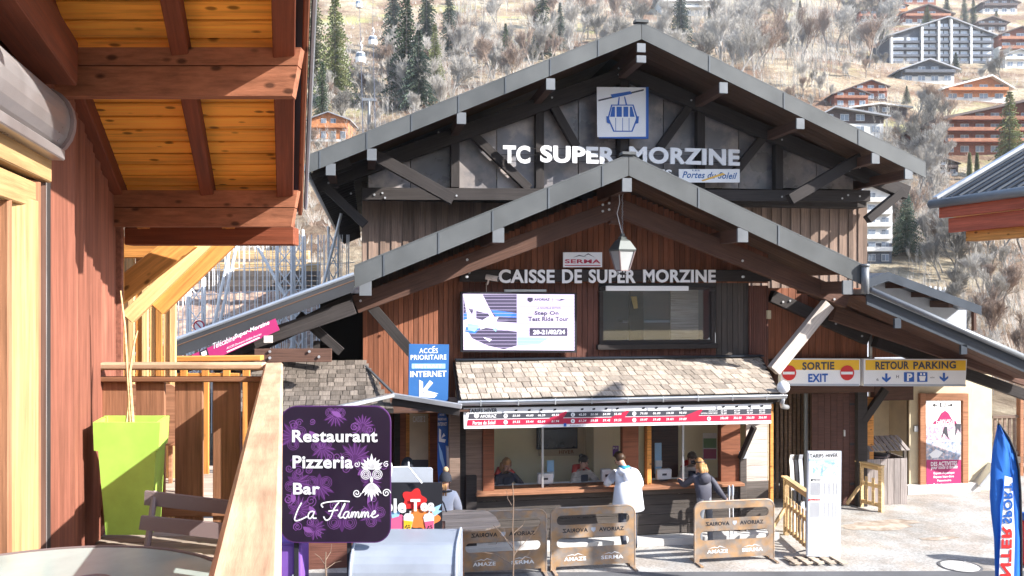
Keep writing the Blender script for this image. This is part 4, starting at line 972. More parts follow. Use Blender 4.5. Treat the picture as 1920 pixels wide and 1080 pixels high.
for px in (1479, 1588):
    a_, b_ = pl.co(pl.pt(px, 699)); plate('no_entry', o, pl, [[(a_+.16*math.cos(k*PI/14), b_+.16*math.sin(k*PI/14)) for k in range(28)]], .006, m_red, off=.012)
    quad_px('no_entry_bar', o, pl, [(px-11, 697), (px+11, 697), (px+11, 702), (px-11, 702)], m_letter, .02)
o, pl = lightbox('yellow and white RETOUR PARKING sign with blue arrows and parking symbols', 1620, 1813, 0)
lettering('print', o, pl, [('RETOUR', 1641, 678, 1704, 692), ('PARKING', 1712, 678, 1792, 691)], m_dgrey, off=.009, bold=.035)
def arrow_dn(x, y): quad_px('arrow', o, pl, [(x-2, y-8), (x+2, y-8), (x+2, y+2), (x+8, y-2), (x+8, y+2), (x, y+9), (x-8, y+2), (x-8, y-2), (x-2, y+2)], m_blue, .008)
arrow_dn(1662, 708); arrow_dn(1770, 707)
quad_px('parking_symbol', o, pl, [(1695, 698), (1714, 698), (1714, 716), (1695, 716)], m_blue, .008); lettering('print', o, pl, [('P', 1700, 700, 1710, 714)], m_letter, off=.013, bold=.04)
quad_px('lift_symbol', o, pl, [(1720, 698), (1739, 698), (1739, 716), (1720, 716)], m_blue, .008); quad_px('lift_symbol_car', o, pl, [(1723, 705), (1736, 705), (1734, 714), (1725, 714)], m_letter, .013)
for x in (1727, 1733): quad_px('lift_symbol_person', o, pl, [(x-1.5, 699.5), (x+1.5, 699.5), (x+1.5, 703.5), (x-1.5, 703.5)], m_letter, .013)
lettering('print', o, pl, [('6', 1643, 709, 1647, 714), ('H', 1680, 703, 1685, 709), ('niv', 1744, 706, 1752, 709)], m_dgrey, off=.008, bold=0)
# back railing at right
rl = thing('balcony_railing', 'dark wooden slatted railing at the far right beyond the cream pier', 'railing', P(1890, 860, 20))
for i in range(14): span('baluster', rl, (P(1864+i*9, 0, 20).x, 20, P(1880, 850, 20).z), (P(1869+i*9, 0, 20).x, 20.03, P(1880, 784, 20).z), m_clad)
span('top_rail', rl, (P(1860, 0, 20).x, 19.96, P(1880, 784, 20).z), (P(1990, 0, 20).x, 20.06, P(1880, 779, 20).z), m_clad); span('bottom_rail', rl, (P(1860, 0, 20).x, 19.96, P(1880, 853, 20).z), (P(1990, 0, 20).x, 20.06, P(1880, 846, 20).z), m_clad)
span('post', rl, (P(1908, 0, 20).x, 19.9, 0), (P(1914, 0, 20).x, 20.05, P(1880, 735, 20).z), m_slat)
span('deck_slab', rl, (P(1860, 0, 20).x, 19.9, P(1880, 868, 20).z), (P(2000, 0, 20).x, 21.4, P(1880, 856, 20).z), m_cladg)

# ---------------------------------------------------------------- chalet just behind the exit wing
NC = thing('slate_roof_chalet', 'low chalet with slate blue gable fascia just behind the exit wing roof', 'chalet', P(1730, 900, 25))
n0, n1, n2 = P(1600, 533, 24), P(1664, 511, 24), P(1838, 575, 24)
for u, v in ((n0, n1), (n2, n1)):
    prism('roof', NC, [u, v, v-Vector((0, 0, .12)), u-Vector((0, 0, .12))], (0, 6, 0), m_tile)
    prism('fascia_panel', NC, [u+Vector((0, -.02, .02)), v+Vector((0, -.02, .02)), v+Vector((0, -.02, -.26)), u+Vector((0, -.02, -.26))], (0, -.04, 0), m_slate)
prism('wall', NC, [P(1612, 545, 25), P(1664, 520, 25), P(1812, 578, 25), Vector((P(1812, 0, 25).x, 25, 0)), Vector((P(1612, 0, 25).x, 25, 0))], (0, 4.5, 0), m_greyp)
prism('gable_boards', NC, [P(1740, 590, 24.95), P(1800, 612, 24.95), P(1800, 680, 24.95), P(1740, 650, 24.95)], (0, .04, 0), m_orange)
for px, py in ((1680, 534), (1729, 551), (1765, 570)): box('purlin', NC, P(px, py, 24.5), (.9, .16, .22), m_trussb, x=(0, 1, 0))
pbeam('bracket', NC, (1826, 582), (1826, 620), 24.3, .12, .1, m_trussb)
# ================================================================ TERRACE CHALET (left foreground)
DK = CAMZ-1.54                                 # deck level
TH = thing('terrace_chalet', 'red brown chalet on the left with overhanging pine lined roof above the terrace', 'chalet', T(-1.19, 5, 0))
AX = (T(0, 5, 0)-T(0, 4, 0)).normalized()      # along the terrace
CR = RV.copy()                                 # across it
def tb(name, parent, a, c, wd, ht, m, **k): return beam(name, parent, T(*a), T(*c), wd, ht, m, **k)
# wall boards
t = 4.50; i = 0
while t < 5.84:
    dt = .105; a, c = T(-1.19, t, 0), T(-1.19, t+dt-.006, 0); mid = (a+c)/2
    off = .012 if i % 2 else 0
    zb = DK; zt_ = 6.19-.37*(t-4.3)
    box('siding_board', TH, Vector((mid.x, mid.y, (zb+zt_)/2))+CR*(off-.02), (zt_-zb, (c-a).length, .03), m_sid, x=(0, 0, 1), z=CR)
    t += dt; i += 1
tb('corner_board', TH, (-1.17, 5.88, (DK+5.5)/2), (-1.17, 5.94, (DK+5.5)/2), .05, 5.5-DK, m_sid)
b = MB(); b.quad(T(-1.24, -3, 0), T(-1.24, 6.0, 0), T(-1.24, 6.0, 5.6), T(-1.24, -3, 8.6)); b.quad(T(-1.24, 6.0, 0), T(-6, 6.0, 0), T(-6, 6.0, 5.6), T(-1.24, 6.0, 5.6)); b.build('wall', TH, m_raft)
# door bay near the viewer: gap, frames, glass
def vpost(name, t0, t1, x0, z0, z1, dep, m):
    p = T(x0, (t0+t1)/2, (z0+z1)/2); L = (T(0, t1, 0)-T(0, t0, 0)).length
    return box(name, TH, p, (z1-z0, L, dep), m, x=(0, 0, 1), z=CR)
vpost('wall_board', 4.19, 4.495, -1.185, DK, 6.1, .04, m_sid)
vpost('reveal', 4.125, 4.185, -1.19, DK, 5.45, .04, m_truss)
vpost('shutter_rail', 4.09, 4.118, -1.19, DK, 5.45, .05, m_alu)
vpost('reveal', 3.985, 4.085, -1.19, DK, 5.42, .04, m_trussb)
vpost('door_frame', 3.88, 3.98, -1.20, DK, 5.32, .07, m_slat)
vpost('door_stile', 3.60, 3.875, -1.20, DK+.05, 5.22, .06, m_frame)
vpost('glazing_bead', 3.565, 3.595, -1.19, DK+.05, 5.22, .05, m_slat)
vpost('door_frame', 1.5, 1.62, -1.185, DK, 5.32, .07, m_frame)
vpost('door_stile', 2.6, 2.76, -1.20, DK+.05, 5.22, .06, m_frame)
tb('door_head', TH, (-1.17, 1.5, 5.40), (-1.17, 4.09, 5.40), .07, .14, m_frame)
tb('door_head', TH, (-1.19, 1.5, 5.25), (-1.19, 3.92, 5.25), .06, .12, m_frame)
b = MB(); b.quad(T(-1.21, 1.6, DK), T(-1.21, 3.57, DK), T(-1.21, 3.57, 5.2), T(-1.21, 1.6, 5.2)); b.build('door_pane', TH, m_glassd)
tb('curtain', TH, (-1.23, 1.5, (DK+5.2)/2), (-1.23, 3.78, (DK+5.2)/2), .01, 5.2-DK, m_creamin)
# roller shutter housing
b = MB(); pts = []
for k in range(13):
    a = -PI*.55+PI*1.15*k/12; pts.append((.02+.13*math.cos(a), 5.62+.15*math.sin(a)))
pts += [(-.05, 5.77), (-.05, 5.47)]
A0 = [T(-1.19+x, .5, z) for x, z in pts]; A1 = [T(-1.19+x, 4.08, z) for x, z in pts]; n = len(pts)
b.add(A0+A1, [(i, (i+1) % n, (i+1) % n+n, i+n) for i in range(n)]); b.build('shutter_box', TH, m_alu, fix=True)
b = MB(); q = [T(-1.19+x*1.12, 4.08, 5.62+(z-5.62)*1.1) for x, z in pts]; b.prism(q, T(0, .05, 0)-T(0, 0, 0)); b.build('shutter_cap', TH, m_taupe)
tb('shutter_guide', TH, (-1.12, .5, 5.46), (-1.12, 4.08, 5.46), .10, .05, m_alu)
tb('upper_beam', TH, (-1.12, 0, 6.35), (-1.12, 4.15, 5.92), .18, .22, m_raft)
# roof: boards, rafters, purlins, barge
RE = .05
def zr(t): return 6.14-.372*(t-4.3)
# ceiling boards across
t = 2.6
while t < 6.2:
    p0, p1 = T(-1.9, t+.065, zr(t+.065)), T(RE-.03, t+.065, zr(t+.065))
    up = Vector((0, 0, 1))+AX*.372
    beam('ceiling_board', TH, p0, p1, .130, .022, m_ceil, up=up, bev=.008); t += .137
b = MB()
q = [T(-3, -4, zr(-4)+.03), T(RE+.06, -4, zr(-4)+.03), T(RE+.06, 6.35, zr(6.35)+.03), T(-3, 6.35, zr(6.35)+.03)]
b.prism(q, (0, 0, .14)); b.build('roof', TH, m_tile)
for x in (-1.16, -.545): tb('rafter', TH, (x, 1.5, zr(1.5)-.07), (x, 6.25, zr(6.25)-.07), .085, .13, m_raft)
tb('rafter', TH, (-1.0-.85, 1.5, zr(1.5)-.07), (-1.85, 6.25, zr(6.25)-.07), .085, .13, m_raft)
tb('barge_rafter', TH, (-.02, 1.5, zr(1.5)-.075), (-.02, 6.3, zr(6.3)-.075), .11, .14, m_raft)
tb('barge_board', TH, (RE+.04, -3, zr(-3)+.05), (RE+.04, 6.33, zr(6.33)+.05), .03, .13, m_purl)
b = MB(); b.tube([T(RE+.08, -3, zr(-3)+.06), T(RE+.08, 6.36, zr(6.36)+.06)], .014, 6); b.build('metal_edge', TH, m_galv)
def purl(t, z0, z1, split, x0=-1.25, x1=.065):
    zm = z0+(z1-z0)*split
    for a, c in ((z0, zm-.003), (zm+.003, z1)):
        ex = lambda z: x1-.045*(z1-z)/(z1-z0)
        prism('purlin', TH, [T(x0, t, a), W(ex(a)-.2625*t, t, a), W(ex(c)-.2625*t, t, c), T(x0, t, c)], FV*.075, m_purl, origin=T(x1, t, a))
purl(4.3, 5.795, 6.04, .62); purl(5.75, 5.25, 5.495, .52)
purl(2.6, 6.42, 6.68, .55)
tb('eave_plate', TH, (-1.14, 6.1, 5.205), (.06, 6.1, 5.205), .14, .125, m_raft)
for x in (-1.02, -.42): tb('rafter_tail', TH, (x, 5.9, 5.30), (x, 6.1, 5.27), .09, .05, m_orange)
tb('eave_fascia', TH, (-1.2, 6.36, zr(6.36)-.03), (RE, 6.36, zr(6.36)-.03), .03, .16, m_raft)
# wall return beyond
vpost('corner_post', 5.94, 6.02, -1.19, DK, 5.25, .05, m_orange)

# ---------------------------------------------------------------- terrace deck
TD = thing('terrace_deck', 'timber terrace deck with pale weathered boards below the railing', 'deck', T(-.7, 4, DK))
t = .6
while t < 5.75:
    p0, p1 = T(-1.18, t+.055, DK-.014), T(-.11, t+.055, DK-.014); beam('deck_board', TD, p0, p1, .106, .028, m_deck); t += .117
for x in (-1.0, -.6, -.2): tb('joist', TD, (x, .4, DK-.10), (x, 5.8, DK-.10), .06, .14, m_slat)
for x, t in ((-.2, 5.7), (-.2, 3), (-1.1, 5.7), (-.2, .5)): vp = T(x, t, 0); box('support_post', TD, vp+Vector((0, 0, (DK-.18)/2)), (.14, .14, DK-.18), m_slat)
# ---------------------------------------------------------------- railing
RL = thing('terrace_railing', 'wooden terrace railing with broad worn handrail running away on the right', 'railing', T(-.06, 3, DK))
RZ = CAMZ-.44
tb('handrail', RL, (-.0653, .7, RZ-.022), (-.090, 5.42, RZ-.022), .112, .045, m_rail, bev=.012)
tb('lower_rail', RL, (-.075, .7, RZ-.13), (-.10, 5.40, RZ-.13), .03, .08, m_slat)
tb('bottom_rail', RL, (-.075, .7, DK+.14), (-.10, 5.40, DK+.14), .03, .07, m_slat)
t = .9
while t < 5.3: 
    tb('baluster_board', RL, (-.088-.006*t, t, (RZ+DK)/2-.03), (-.088-.006*t, t+.16, (RZ+DK)/2-.03), .024, RZ-DK-.08, m_slat); t += .21
box('post', RL, T(-.10, 5.36, (RZ+DK)/2-.03), (.08, .08, RZ-DK-.04), m_slat)
RC = thing('end_railing', 'wooden cross railing closing the far end of the terrace with wide brown boards', 'railing', T(-.7, 5.42, DK))
def wx(px, t): return (px-960)/1600*t
beam('handrail', RC, W(wx(188, 5.42), 5.42, RZ-.022), W(wx(498, 5.42), 5.42, RZ-.022), .10, .045, m_rail, bev=.012)
beam('upper_rail', RC, W(wx(190, 5.42), 5.42, RZ-.105), W(wx(494, 5.42), 5.42, RZ-.105), .04, .035, m_slat)
beam('bottom_rail', RC, W(wx(190, 5.42), 5.44, DK+.15), W(wx(494, 5.42), 5.44, DK+.15), .04, .06, m_slat)
for a, c in ((192, 242), (256, 310), (329, 381), (400, 451), (465, 512)):
    z1, z0 = RZ-.125, DK+.06
    p = W((wx(a, 5.45)+wx(c, 5.45))/2, 5.45, (z0+z1)/2); box('baluster_board', RC, p, (z1-z0, wx(c, 5.45)-wx(a, 5.45), .025), m_slat, x=(0, 0, 1), z=FV)

# ---------------------------------------------------------------- lime planter with dry stems
PL = thing('lime_planter', 'tall square lime green planter holding two dry stems at the end of the terrace', 'planter', T(-.9, 5.1, DK))
def sq(t, px0, px1, dep, z): 
    x0, x1 = wx(px0, t), wx(px1, t); return [W(x0, t, z), W(x1, t, z), W(x1-.02-.0*dep, t+dep, z), W(x0-.05, t+dep, z)]
tp_ = 4.86
z_ = lambda py, t: CAMZ-(py-550)/1600*t
def ring(px0, px1, py, ins=0):
    return sq(tp_, px0, px1, .36, z_(py, tp_))
bot = ring(198, 283, 1003); lo = ring(184, 292, 846); lip0 = ring(176, 297, 845); lip1 = ring(174, 300, 792)
for s in (bot, lo, lip0, lip1): s[2] = s[1]+FV*.27-RV*.055; s[3] = s[0]+FV*.27-RV*.06
def shell(rings, name, m, cap=True):
    b = MB(); 
    for r0, r1 in zip(rings, rings[1:]):
        for i in range(4): b.quad(r0[i], r0[(i+1) % 4], r1[(i+1) % 4], r1[i])
    if cap: b.quad(*rings[-1])
    return b.build(name, PL, m, fix=True)
shell([bot, lo, lip0, lip1], 'pot', m_lime, cap=False)
cen = sum(lip1, Vector())/4; inn = [cen+(p-cen)*.88 for p in lip1]; inl = [p-Vector((0, 0, .10)) for p in inn]
shell([lip1, inn, inl], 'rim', m_lime, cap=False)
b = MB(); b.quad(*inl); b.build('soil', PL, m_slat)
b = MB()
for pts in (((245, 792), (238, 680), (234, 610), (226, 545)), ((249, 792), (243, 700), (252, 640), (258, 620)), ((238, 792), (245, 730), (241, 700))):
    b.tube([C(x, y, 5.0) for x, y in pts], [.010, .008, .006, .004][:len(pts)], 6)
b.build('dry_stem', PL, m_pine)

# ---------------------------------------------------------------- folding chair & glass table
CH = thing('folding_chair', 'taupe metal folding chair with slatted back beside the planter', 'chair', C(330, 1050, 2.9))
def cpoly(name, root, pts, t0, th, m, lean=0):
    q = [C(x, y, t0) for x, y in pts]; return prism(name, root, q, FV*th, m)
cpoly('back_slat', CH, [(271, 921), (440, 941), (438, 966), (270, 947)], 2.9, .016, m_taupe)
cpoly('back_slat', CH, [(264, 968), (434, 984), (430, 1013), (260, 993)], 2.84, .016, m_taupe)
b = MB(); b.tube([C(290, 922, 2.92), C(283, 980, 2.86), C(268, 1072, 2.80), C(255, 1160, 2.74)], .011, 8); b.build('frame_tube', CH, m_taupe)
b = MB(); b.tube([C(470, 940, 2.92), C(462, 1000, 2.86), C(450, 1090, 2.80), C(445, 1170, 2.74)], .011, 8); b.build('frame_tube', CH, m_taupe)
for y, t in ((1120, 2.75), (1150, 2.68), (1182, 2.6)):
    beam('seat_slat', CH, C(255, y, t), C(455, y+12, t), .07, .014, m_taupe)
b = MB(); b.tube([C(262, 1120, 2.76), Vector((*C(240, 1100, 2.5).xy, DK))], .011, 8); b.tube([C(450, 1125, 2.76), Vector((*C(470, 1100, 2.5).xy, DK))], .011, 8)
b.tube([C(262, 1120, 2.6), Vector((*C(262, 1100, 2.95).xy, DK))], .011, 8); b.tube([C(450, 1125, 2.6), Vector((*C(455, 1100, 2.95).xy, DK))], .011, 8); b.build('legs_frame', CH, m_taupe)
for me_ in (): pass
for s in ((272, 930), (272, 976)): b = None
TB = thing('glass_table', 'round frosted glass terrace table with metal rim in the lower left corner', 'table', W(-1.27, 2.15, DK))
tc_ = W(-1.25, 2.12, CAMZ-.80)
b = MB(); b.lathe([(.0, 0), (.54, 0), (.545, .004), (.54, .008), (0, .008)], tc_, 48); b.build('glass_top', TB, m_tglass)
b = MB(); b.lathe([(.547, -.012), (.558, -.012), (.558, .010), (.547, .010)], tc_, 48, ring=True); b.build('rim', TB, m_taupe)
b = MB()
for a in range(4):
    an = a*PI/2+.6; b.tube([tc_+Vector((.40*math.cos(an), .40*math.sin(an), -.01)), tc_+Vector((.32*math.cos(an), .32*math.sin(an), -.73))], .012, 8)
b.build('leg_frame', TB, m_taupe)
b = MB(); b.lathe([(.0, .012), (.05, .012), (.06, .02), (.055, .022), (.045, .016), (0, .016)], tc_+RV*.10+FV*.2-Vector((0, 0, .002)), 20); 
ash = b.build('ashtray', None, m_taupe, origin=tc_); tag(ash, 'small dark round ashtray lying on the glass table', 'ashtray')

# ---------------------------------------------------------------- sunny part of the chalet beyond the terrace
m_annex = wood('sunlit_pine', (.78, .50, .22), var=.1)  # brightened pine, with the strong sunshine put into its colour
FA = thing('pine_annex', 'sunlit honey coloured pine wall and slanting braces beyond the terrace end', 'annex', C(270, 900, 8))
zt8 = C(270, 455, 8.2).z
n = 9
for i in range(n):
    xa, xc = wx(214+i*13, 8.2), wx(214+(i+1)*13, 8.2)
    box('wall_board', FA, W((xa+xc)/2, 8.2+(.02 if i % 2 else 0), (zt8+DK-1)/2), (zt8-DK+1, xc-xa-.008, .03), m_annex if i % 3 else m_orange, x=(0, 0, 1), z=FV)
def cb(a, c, t0, t1, ht, wd, m, name='roof_brace'): return beam(name, FA, C(*a, t0), C(*c, t1), wd, ht, m)
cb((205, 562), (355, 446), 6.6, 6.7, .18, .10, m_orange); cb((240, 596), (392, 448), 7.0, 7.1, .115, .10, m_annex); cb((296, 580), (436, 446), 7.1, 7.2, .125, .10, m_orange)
cb((215, 470), (330, 470), 6.9, 6.9, .12, .1, m_orange, 'cross_beam')
span_ = None
beam('roof_plate', FA, C(215, 455, 7.9), C(340, 455, 7.9), .9, .05, m_raft)
FR = thing('far_terrace_railing', 'orange pine railing of a second terrace seen through the end boards', 'railing', C(400, 900, 8.4))
zz = lambda py: C(0, py, 8.4).z
beam('handrail', FR, C(300, 673, 8.4), C(492, 671, 8.4), .12, .05, m_orange)
beam('mid_rail', FR, C(230, 706, 8.42), C(450, 706, 8.42), .05, .07, m_orange)
for px in (312, 345, 385, 425, 462): box('baluster_board', FR, Vector((*C(px, 700, 8.4).xy, (zz(678)+zz(930))/2)), (zz(678)-zz(930), .07, .03), m_orange, x=(0, 0, 1), z=FV)
beam('bottom_rail', FR, C(190, 905, 8.42), C(480, 905, 8.42), .05, .08, m_pine)
FD = thing('far_terrace_floor', 'pale plank floor of the second terrace behind the railing boards', 'deck', C(400, 930, 9))
for i in range(9): beam('deck_board', FD, Vector((*C(150, 0, 7.1+i*.2).xy, DK-.25)), Vector((*C(485, 0, 7.1+i*.2).xy, DK-.25)), .19, .03, m_deck)
for px, lb in ((240, 'brown wooden chair nearest the sunlit pine wall'), (285, 'brown wooden chair to the right of the one by the pine wall')):
    o = thing('terrace_chair', lb, 'chair', Vector((*C(px, 800, 7.6).xy, DK-.25)), 'chairs on the second terrace')
    c0 = Vector((*C(px+12, 800, 7.6).xy, DK-.25))
    q = rrect(-.19, .45, .19, .98, .1); pl = Plane(c0, RV); plate('backrest', o, pl, [q], .03, m_slat, off=0)
    box('seat', o, c0+Vector((0, 0, .45))+FV*.2, (.4, .4, .035), m_slat, x=RV)
    for sx in (-.17, .17):
        for sy in (.02, .38): box('leg', o, c0+RV*sx+FV*sy+Vector((0, 0, .22)), (.035, .035, .44), m_slat)
# ================================================================ STREET OBJECTS
# purple restaurant sign, on a post frame
sgn_t = 11.0; sO = W(0, sgn_t, 0); SP = Plane(sO, RV)
RS = thing('restaurant_sign', 'large rounded purple patterned sign reading Restaurant Pizzeria Bar La Flamme', 'sign', SP.pt(628, 1016))
def spx(pts): return [SP.co(SP.pt(*p)) for p in pts]
(ax0, az1), (ax1, az0) = SP.co(SP.pt(527, 763)), SP.co(SP.pt(731, 1016))
plate('panel', RS, SP, [rrect(ax0, az0, ax1, az1, .20, 8)], .04, m_plum, off=-.02)
plate('edge', RS, SP, [rrect(ax0-.012, az0-.012, ax1+.012, az1+.012, .21, 8), rrect(ax0, az0, ax1, az1, .20, 8)], .045, m_violet, off=-.022)
def ribbon(b, pts, w_, off):
    for i in range(len(pts)-1):
        x0, y0 = pts[i]; x1, y1 = pts[i+1]; dx, dy = x1-x0, y1-y0; L = math.hypot(dx, dy) or 1; nx, ny = -dy/L*w_/2, dx/L*w_/2
        b.quad(SP.at(x0+nx, y0+ny, off), SP.at(x0-nx, y0-ny, off), SP.at(x1-nx, y1-ny, off), SP.at(x1+nx, y1+ny, off))
def spiral(b, cx, cy, r, a0, turns, w_, off, sgn=1):
    n = int(14*turns); ribbon(b, [(cx+r*(1-k/n*.85)*math.cos(a0+sgn*2*PI*turns*k/n), cy+r*(1-k/n*.85)*math.sin(a0+sgn*2*PI*turns*k/n)) for k in range(n+1)], w_, off)
def petal(b, cx, cy, L, wd, a, off, curl=.3):
    pts = []
    for s in (1, -1):
        for k in range(7):
            u = k/6 if s > 0 else 1-k/6; wv = wd*math.sin(PI*min(u*1.05, 1))**.8*s*.5; bx = u*L; by = wv+curl*u*u*L*.4
            pts.append(SP.at(cx+bx*math.cos(a)-by*math.sin(a), cy+bx*math.sin(a)+by*math.cos(a), off))
    b.quad(*pts)
inside = lambda x, y, r: ax0+r < x < ax1-r and az0+r < y < az1-r
rr = random.Random(4)
dk = MB(); lt = MB()
def rosette(cx, cy, R, a, seed):
    for k in range(7): petal(dk, cx, cy, R*(.75 if k % 2 else 1), R*.28, a+(k-3)*.38, .0018+k*.0001, 0)
    for k in range(7):
        an = a+(k-3)*.38; ribbon(lt, [(cx+R*.2*math.cos(an), cy+R*.2*math.sin(an)), (cx+R*.85*math.cos(an+.03), cy+R*.85*math.sin(an+.03))], .006, .004)
    for s in (-1, 1):
        c2 = (cx+R*.45*math.cos(a+s*2.0), cy+R*.45*math.sin(a+s*2.0))
        for k in range(3): 
            w_ = R*(.34-.1*k); ribbon(lt, [(c2[0]+w_*math.cos(q*PI/6), c2[1]+w_*math.sin(q*PI/6)) for q in range(13)], .005, .004)
    for k in range(3): petal(dk, cx, cy, R*.7, R*.3, a+PI+(k-1)*.8, .0017, 0)
W_, H_ = ax1-ax0, az1-az0
for u, v, R, a in ((.12, .78, .22, 2.6), (.5, .94, .17, -1.57), (.68, .62, .24, 1.2), (.14, .44, .2, -.6), (.35, .42, .22, -1.6), (.16, .24, .2, .4), (.56, .17, .25, 1.57), (.85, .20, .2, 2.4), (.38, .70, .18, -1.3), (.82, .45, .17, .6), (.75, .86, .16, 1.2), (.3, .1, .17, -.5)):
    rosette(ax0+W_*u, az0+H_*v, R, a, 0)
for i in range(26):
    x = ax0+.08+rr.random()*(W_-.16); y = az0+.1+rr.random()*(H_-.2); spiral(lt, x, y, rr.uniform(.04, .075), rr.random()*6, 1.7, .008, .0045, rr.choice((-1, 1)))
for i in range(9):
    x = ax0+.12+rr.random()*(W_-.24); y = az0+.12+rr.random()*(H_-.24); petal(lt, x, y, .15, .07, rr.random()*6, .005, .5)
def clipin(b):
    for i, v in enumerate(b.v):
        x, y = SP.co(Vector(v)); off = (Vector(v)-SP.o).dot(SP.N); x = min(max(x, ax0+.012), ax1-.012); y = min(max(y, az0+.012), az1-.012)
        r = .19
        for cx, sx in ((ax0+.2, -1), (ax1-.2, 1)):
            for cy, sy in ((az0+.2, -1), (az1-.2, 1)):
                dx, dy = (x-cx)*sx, (y-cy)*sy
                if dx > 0 and dy > 0 and math.hypot(dx, dy) > r: h_ = math.hypot(dx, dy); x, y = cx+dx/h_*r*sx, cy+dy/h_*r*sy
        b.v[i] = tuple(SP.at(x, y, off))
clipin(dk); clipin(lt)
dk.build('pattern_leaves', RS, m_violet); lt.build('pattern_lines', RS, m_lilac)
lettering('print', RS, SP, [('Restaurant', 548, 806, 708, 829), ('Pizzeria', 549, 854, 662, 878), ('Bar', 550, 905, 600, 927)], m_letter, off=.010, bold=.028, res=5)
# hand written name as pen strokes
b = MB()
def pen(strokes, sc=1):
    for st in strokes:
        pts = [Vector((x, y)) for x, y in st]; out = []
        for i in range(len(pts)-1):
            p0, p1, p2, p3 = pts[max(i-1, 0)], pts[i], pts[i+1], pts[min(i+2, len(pts)-1)]
            for k in range(6):
                t = k/6; out.append(.5*((2*p1)+(-p0+p2)*t+(2*p0-5*p1+4*p2-p3)*t*t+(-p0+3*p1-3*p2+p3)*t**3))
        out.append(pts[-1]); ribbon(b, [SP.co(SP.pt(p.x, p.y)) for p in out], .017, .011)
pen([[(566, 942), (559, 955), (553, 972), (556, 976), (566, 973), (576, 968)],
     [(588, 958), (581, 960), (578, 968), (582, 972), (588, 964), (590, 958), (587, 970), (594, 971)],
     [(606, 951), (603, 945), (615, 941), (640, 939), (656, 940)], [(636, 941), (627, 953), (620, 970), (612, 975), (607, 968)], [(616, 958), (634, 956)],
     [(634, 968), (645, 950), (647, 943), (641, 955), (637, 970), (643, 969)],
     [(655, 959), (648, 960), (644, 968), (649, 971), (655, 960), (653, 969), (657, 969), (661, 959), (660, 970), (664, 960), (667, 961), (666, 970), (670, 960), (673, 961), (672, 970), (676, 967), (679, 959), (678, 970), (682, 960), (685, 961), (684, 970), (688, 960), (691, 961), (690, 969), (693, 968)],
     [(694, 967), (703, 962), (703, 957), (698, 962), (698, 969), (704, 969), (710, 965)]])
b.build('script_name', RS, m_letter)
cr = MB(); cx, cy = SP.co(SP.pt(697, 895))
for k in range(7): petal(cr, cx, cy+.10, .17 if k != 3 else .21, .045, PI/2+(k-3)*.33, .012, 0)
for k in range(7): petal(cr, cx, cy-.06, .20 if k != 3 else .25, .045, -PI/2+(k-3)*.24, .012, 0)
for s in (-1, 1):
    for k in range(3): ribbon(cr, [(cx+s*.075+(.062-.02*k)*math.cos(q*PI/6), cy+.04+(.062-.02*k)*math.sin(q*PI/6)) for q in range(13)], .008, .013)
    spiral(cr, cx+s*.19, cy-.20, .055, 0, 1.6, .012, .013, s); spiral(cr, cx+s*.19, cy+.17, .04, 1, 1.4, .009, .013, s)
    for k in range(3): petal(cr, cx+s*.05, cy+.09, .10, .028, PI/2-s*(.3+.4*k), .0125, s*.3)
petal(cr, cx, cy+.02, .1, .04, -PI/2, .014, 0)
cr.build('crest', RS, m_letter)
# posts down to the ground
for px in (556, 655):
    p = SP.pt(px, 1000, -.08); box('sign_post', RS, Vector((p.x, p.y, p.z/2+.3)), (.06, .06, p.z+.6), m_ink)
# violet box below
vb = thing('violet_box', 'violet cabinet standing under the restaurant sign', 'cabinet', Vector((*SP.pt(545, 1016).xy, 0)))
q0 = SP.pt(520, 1010, -.3); q1 = SP.pt(569, 1010, -.3); zt_ = SP.pt(540, 1008, -.3).z
box('cabinet_body', vb, Vector(((q0.x+q1.x)/2, (q0.y+q1.y)/2, zt_/2)), (.40, .4, zt_), m_purple, x=RV, bev=.02)
box('cabinet_door', vb, Vector(((q0.x+q1.x)/2, (q0.y+q1.y)/2, zt_/2))-FV*.21, (.34, .02, zt_-.1), m_purple, x=RV)
box('handle', vb, Vector((q1.x-.08, q1.y, zt_*.7))-FV*.24, (.02, .02, .12), m_galv, x=RV)

# bubble tea stand
bt_ = 12.6; BP = Plane(W(0, bt_, 0), RV)
BT = thing('bubble_tea_stand', 'drink stand with Bubble Tea sign showing two cups and grey back panel', 'drink stand', Vector((*BP.pt(780, 1000).xy, 0)))
quad_px('sign_panel', BT, BP, [(700, 905), (829, 905), (829, 997), (700, 997)], m_ink, 0, .03)
quad_px('back_panel', BT, BP, [(731, 877), (808, 877), (811, 880), (811, 912), (731, 912)], m_greyp, -.12, .03)
lettering('print', BT, BP, [('Bubble', 668, 934, 762, 961), ('Tea', 770, 935, 816, 958)], m_letter, off=.026, bold=.04)
def ppl(name, cx, cy, rx, ry, m, off, n=18, wob=0, k=5):
    pts = [(cx+rx*(1+wob*math.cos(k*2*PI*i/n))*math.cos(2*PI*i/n), cy+ry*(1+wob*math.cos(k*2*PI*i/n))*math.sin(2*PI*i/n)) for i in range(n)]
    quad_px(name, BT, BP, pts, m, off, .002)
ppl('flower', 776, 938, 21, 20, m_red, .006, 40, .18, 5); ppl('flower', 796, 972, 26, 22, m_orng, .008, 40, .18, 5); ppl('flower', 744, 981, 22, 15, m_pink, .006, 30, .15, 5)
quad_px('leaf', BT, BP, [(806, 955), (828, 945), (822, 957), (829, 958), (815, 968)], m_lblue, .010); quad_px('leaf', BT, BP, [(733, 960), (752, 957), (748, 968), (735, 972)], m_lblue, .010)
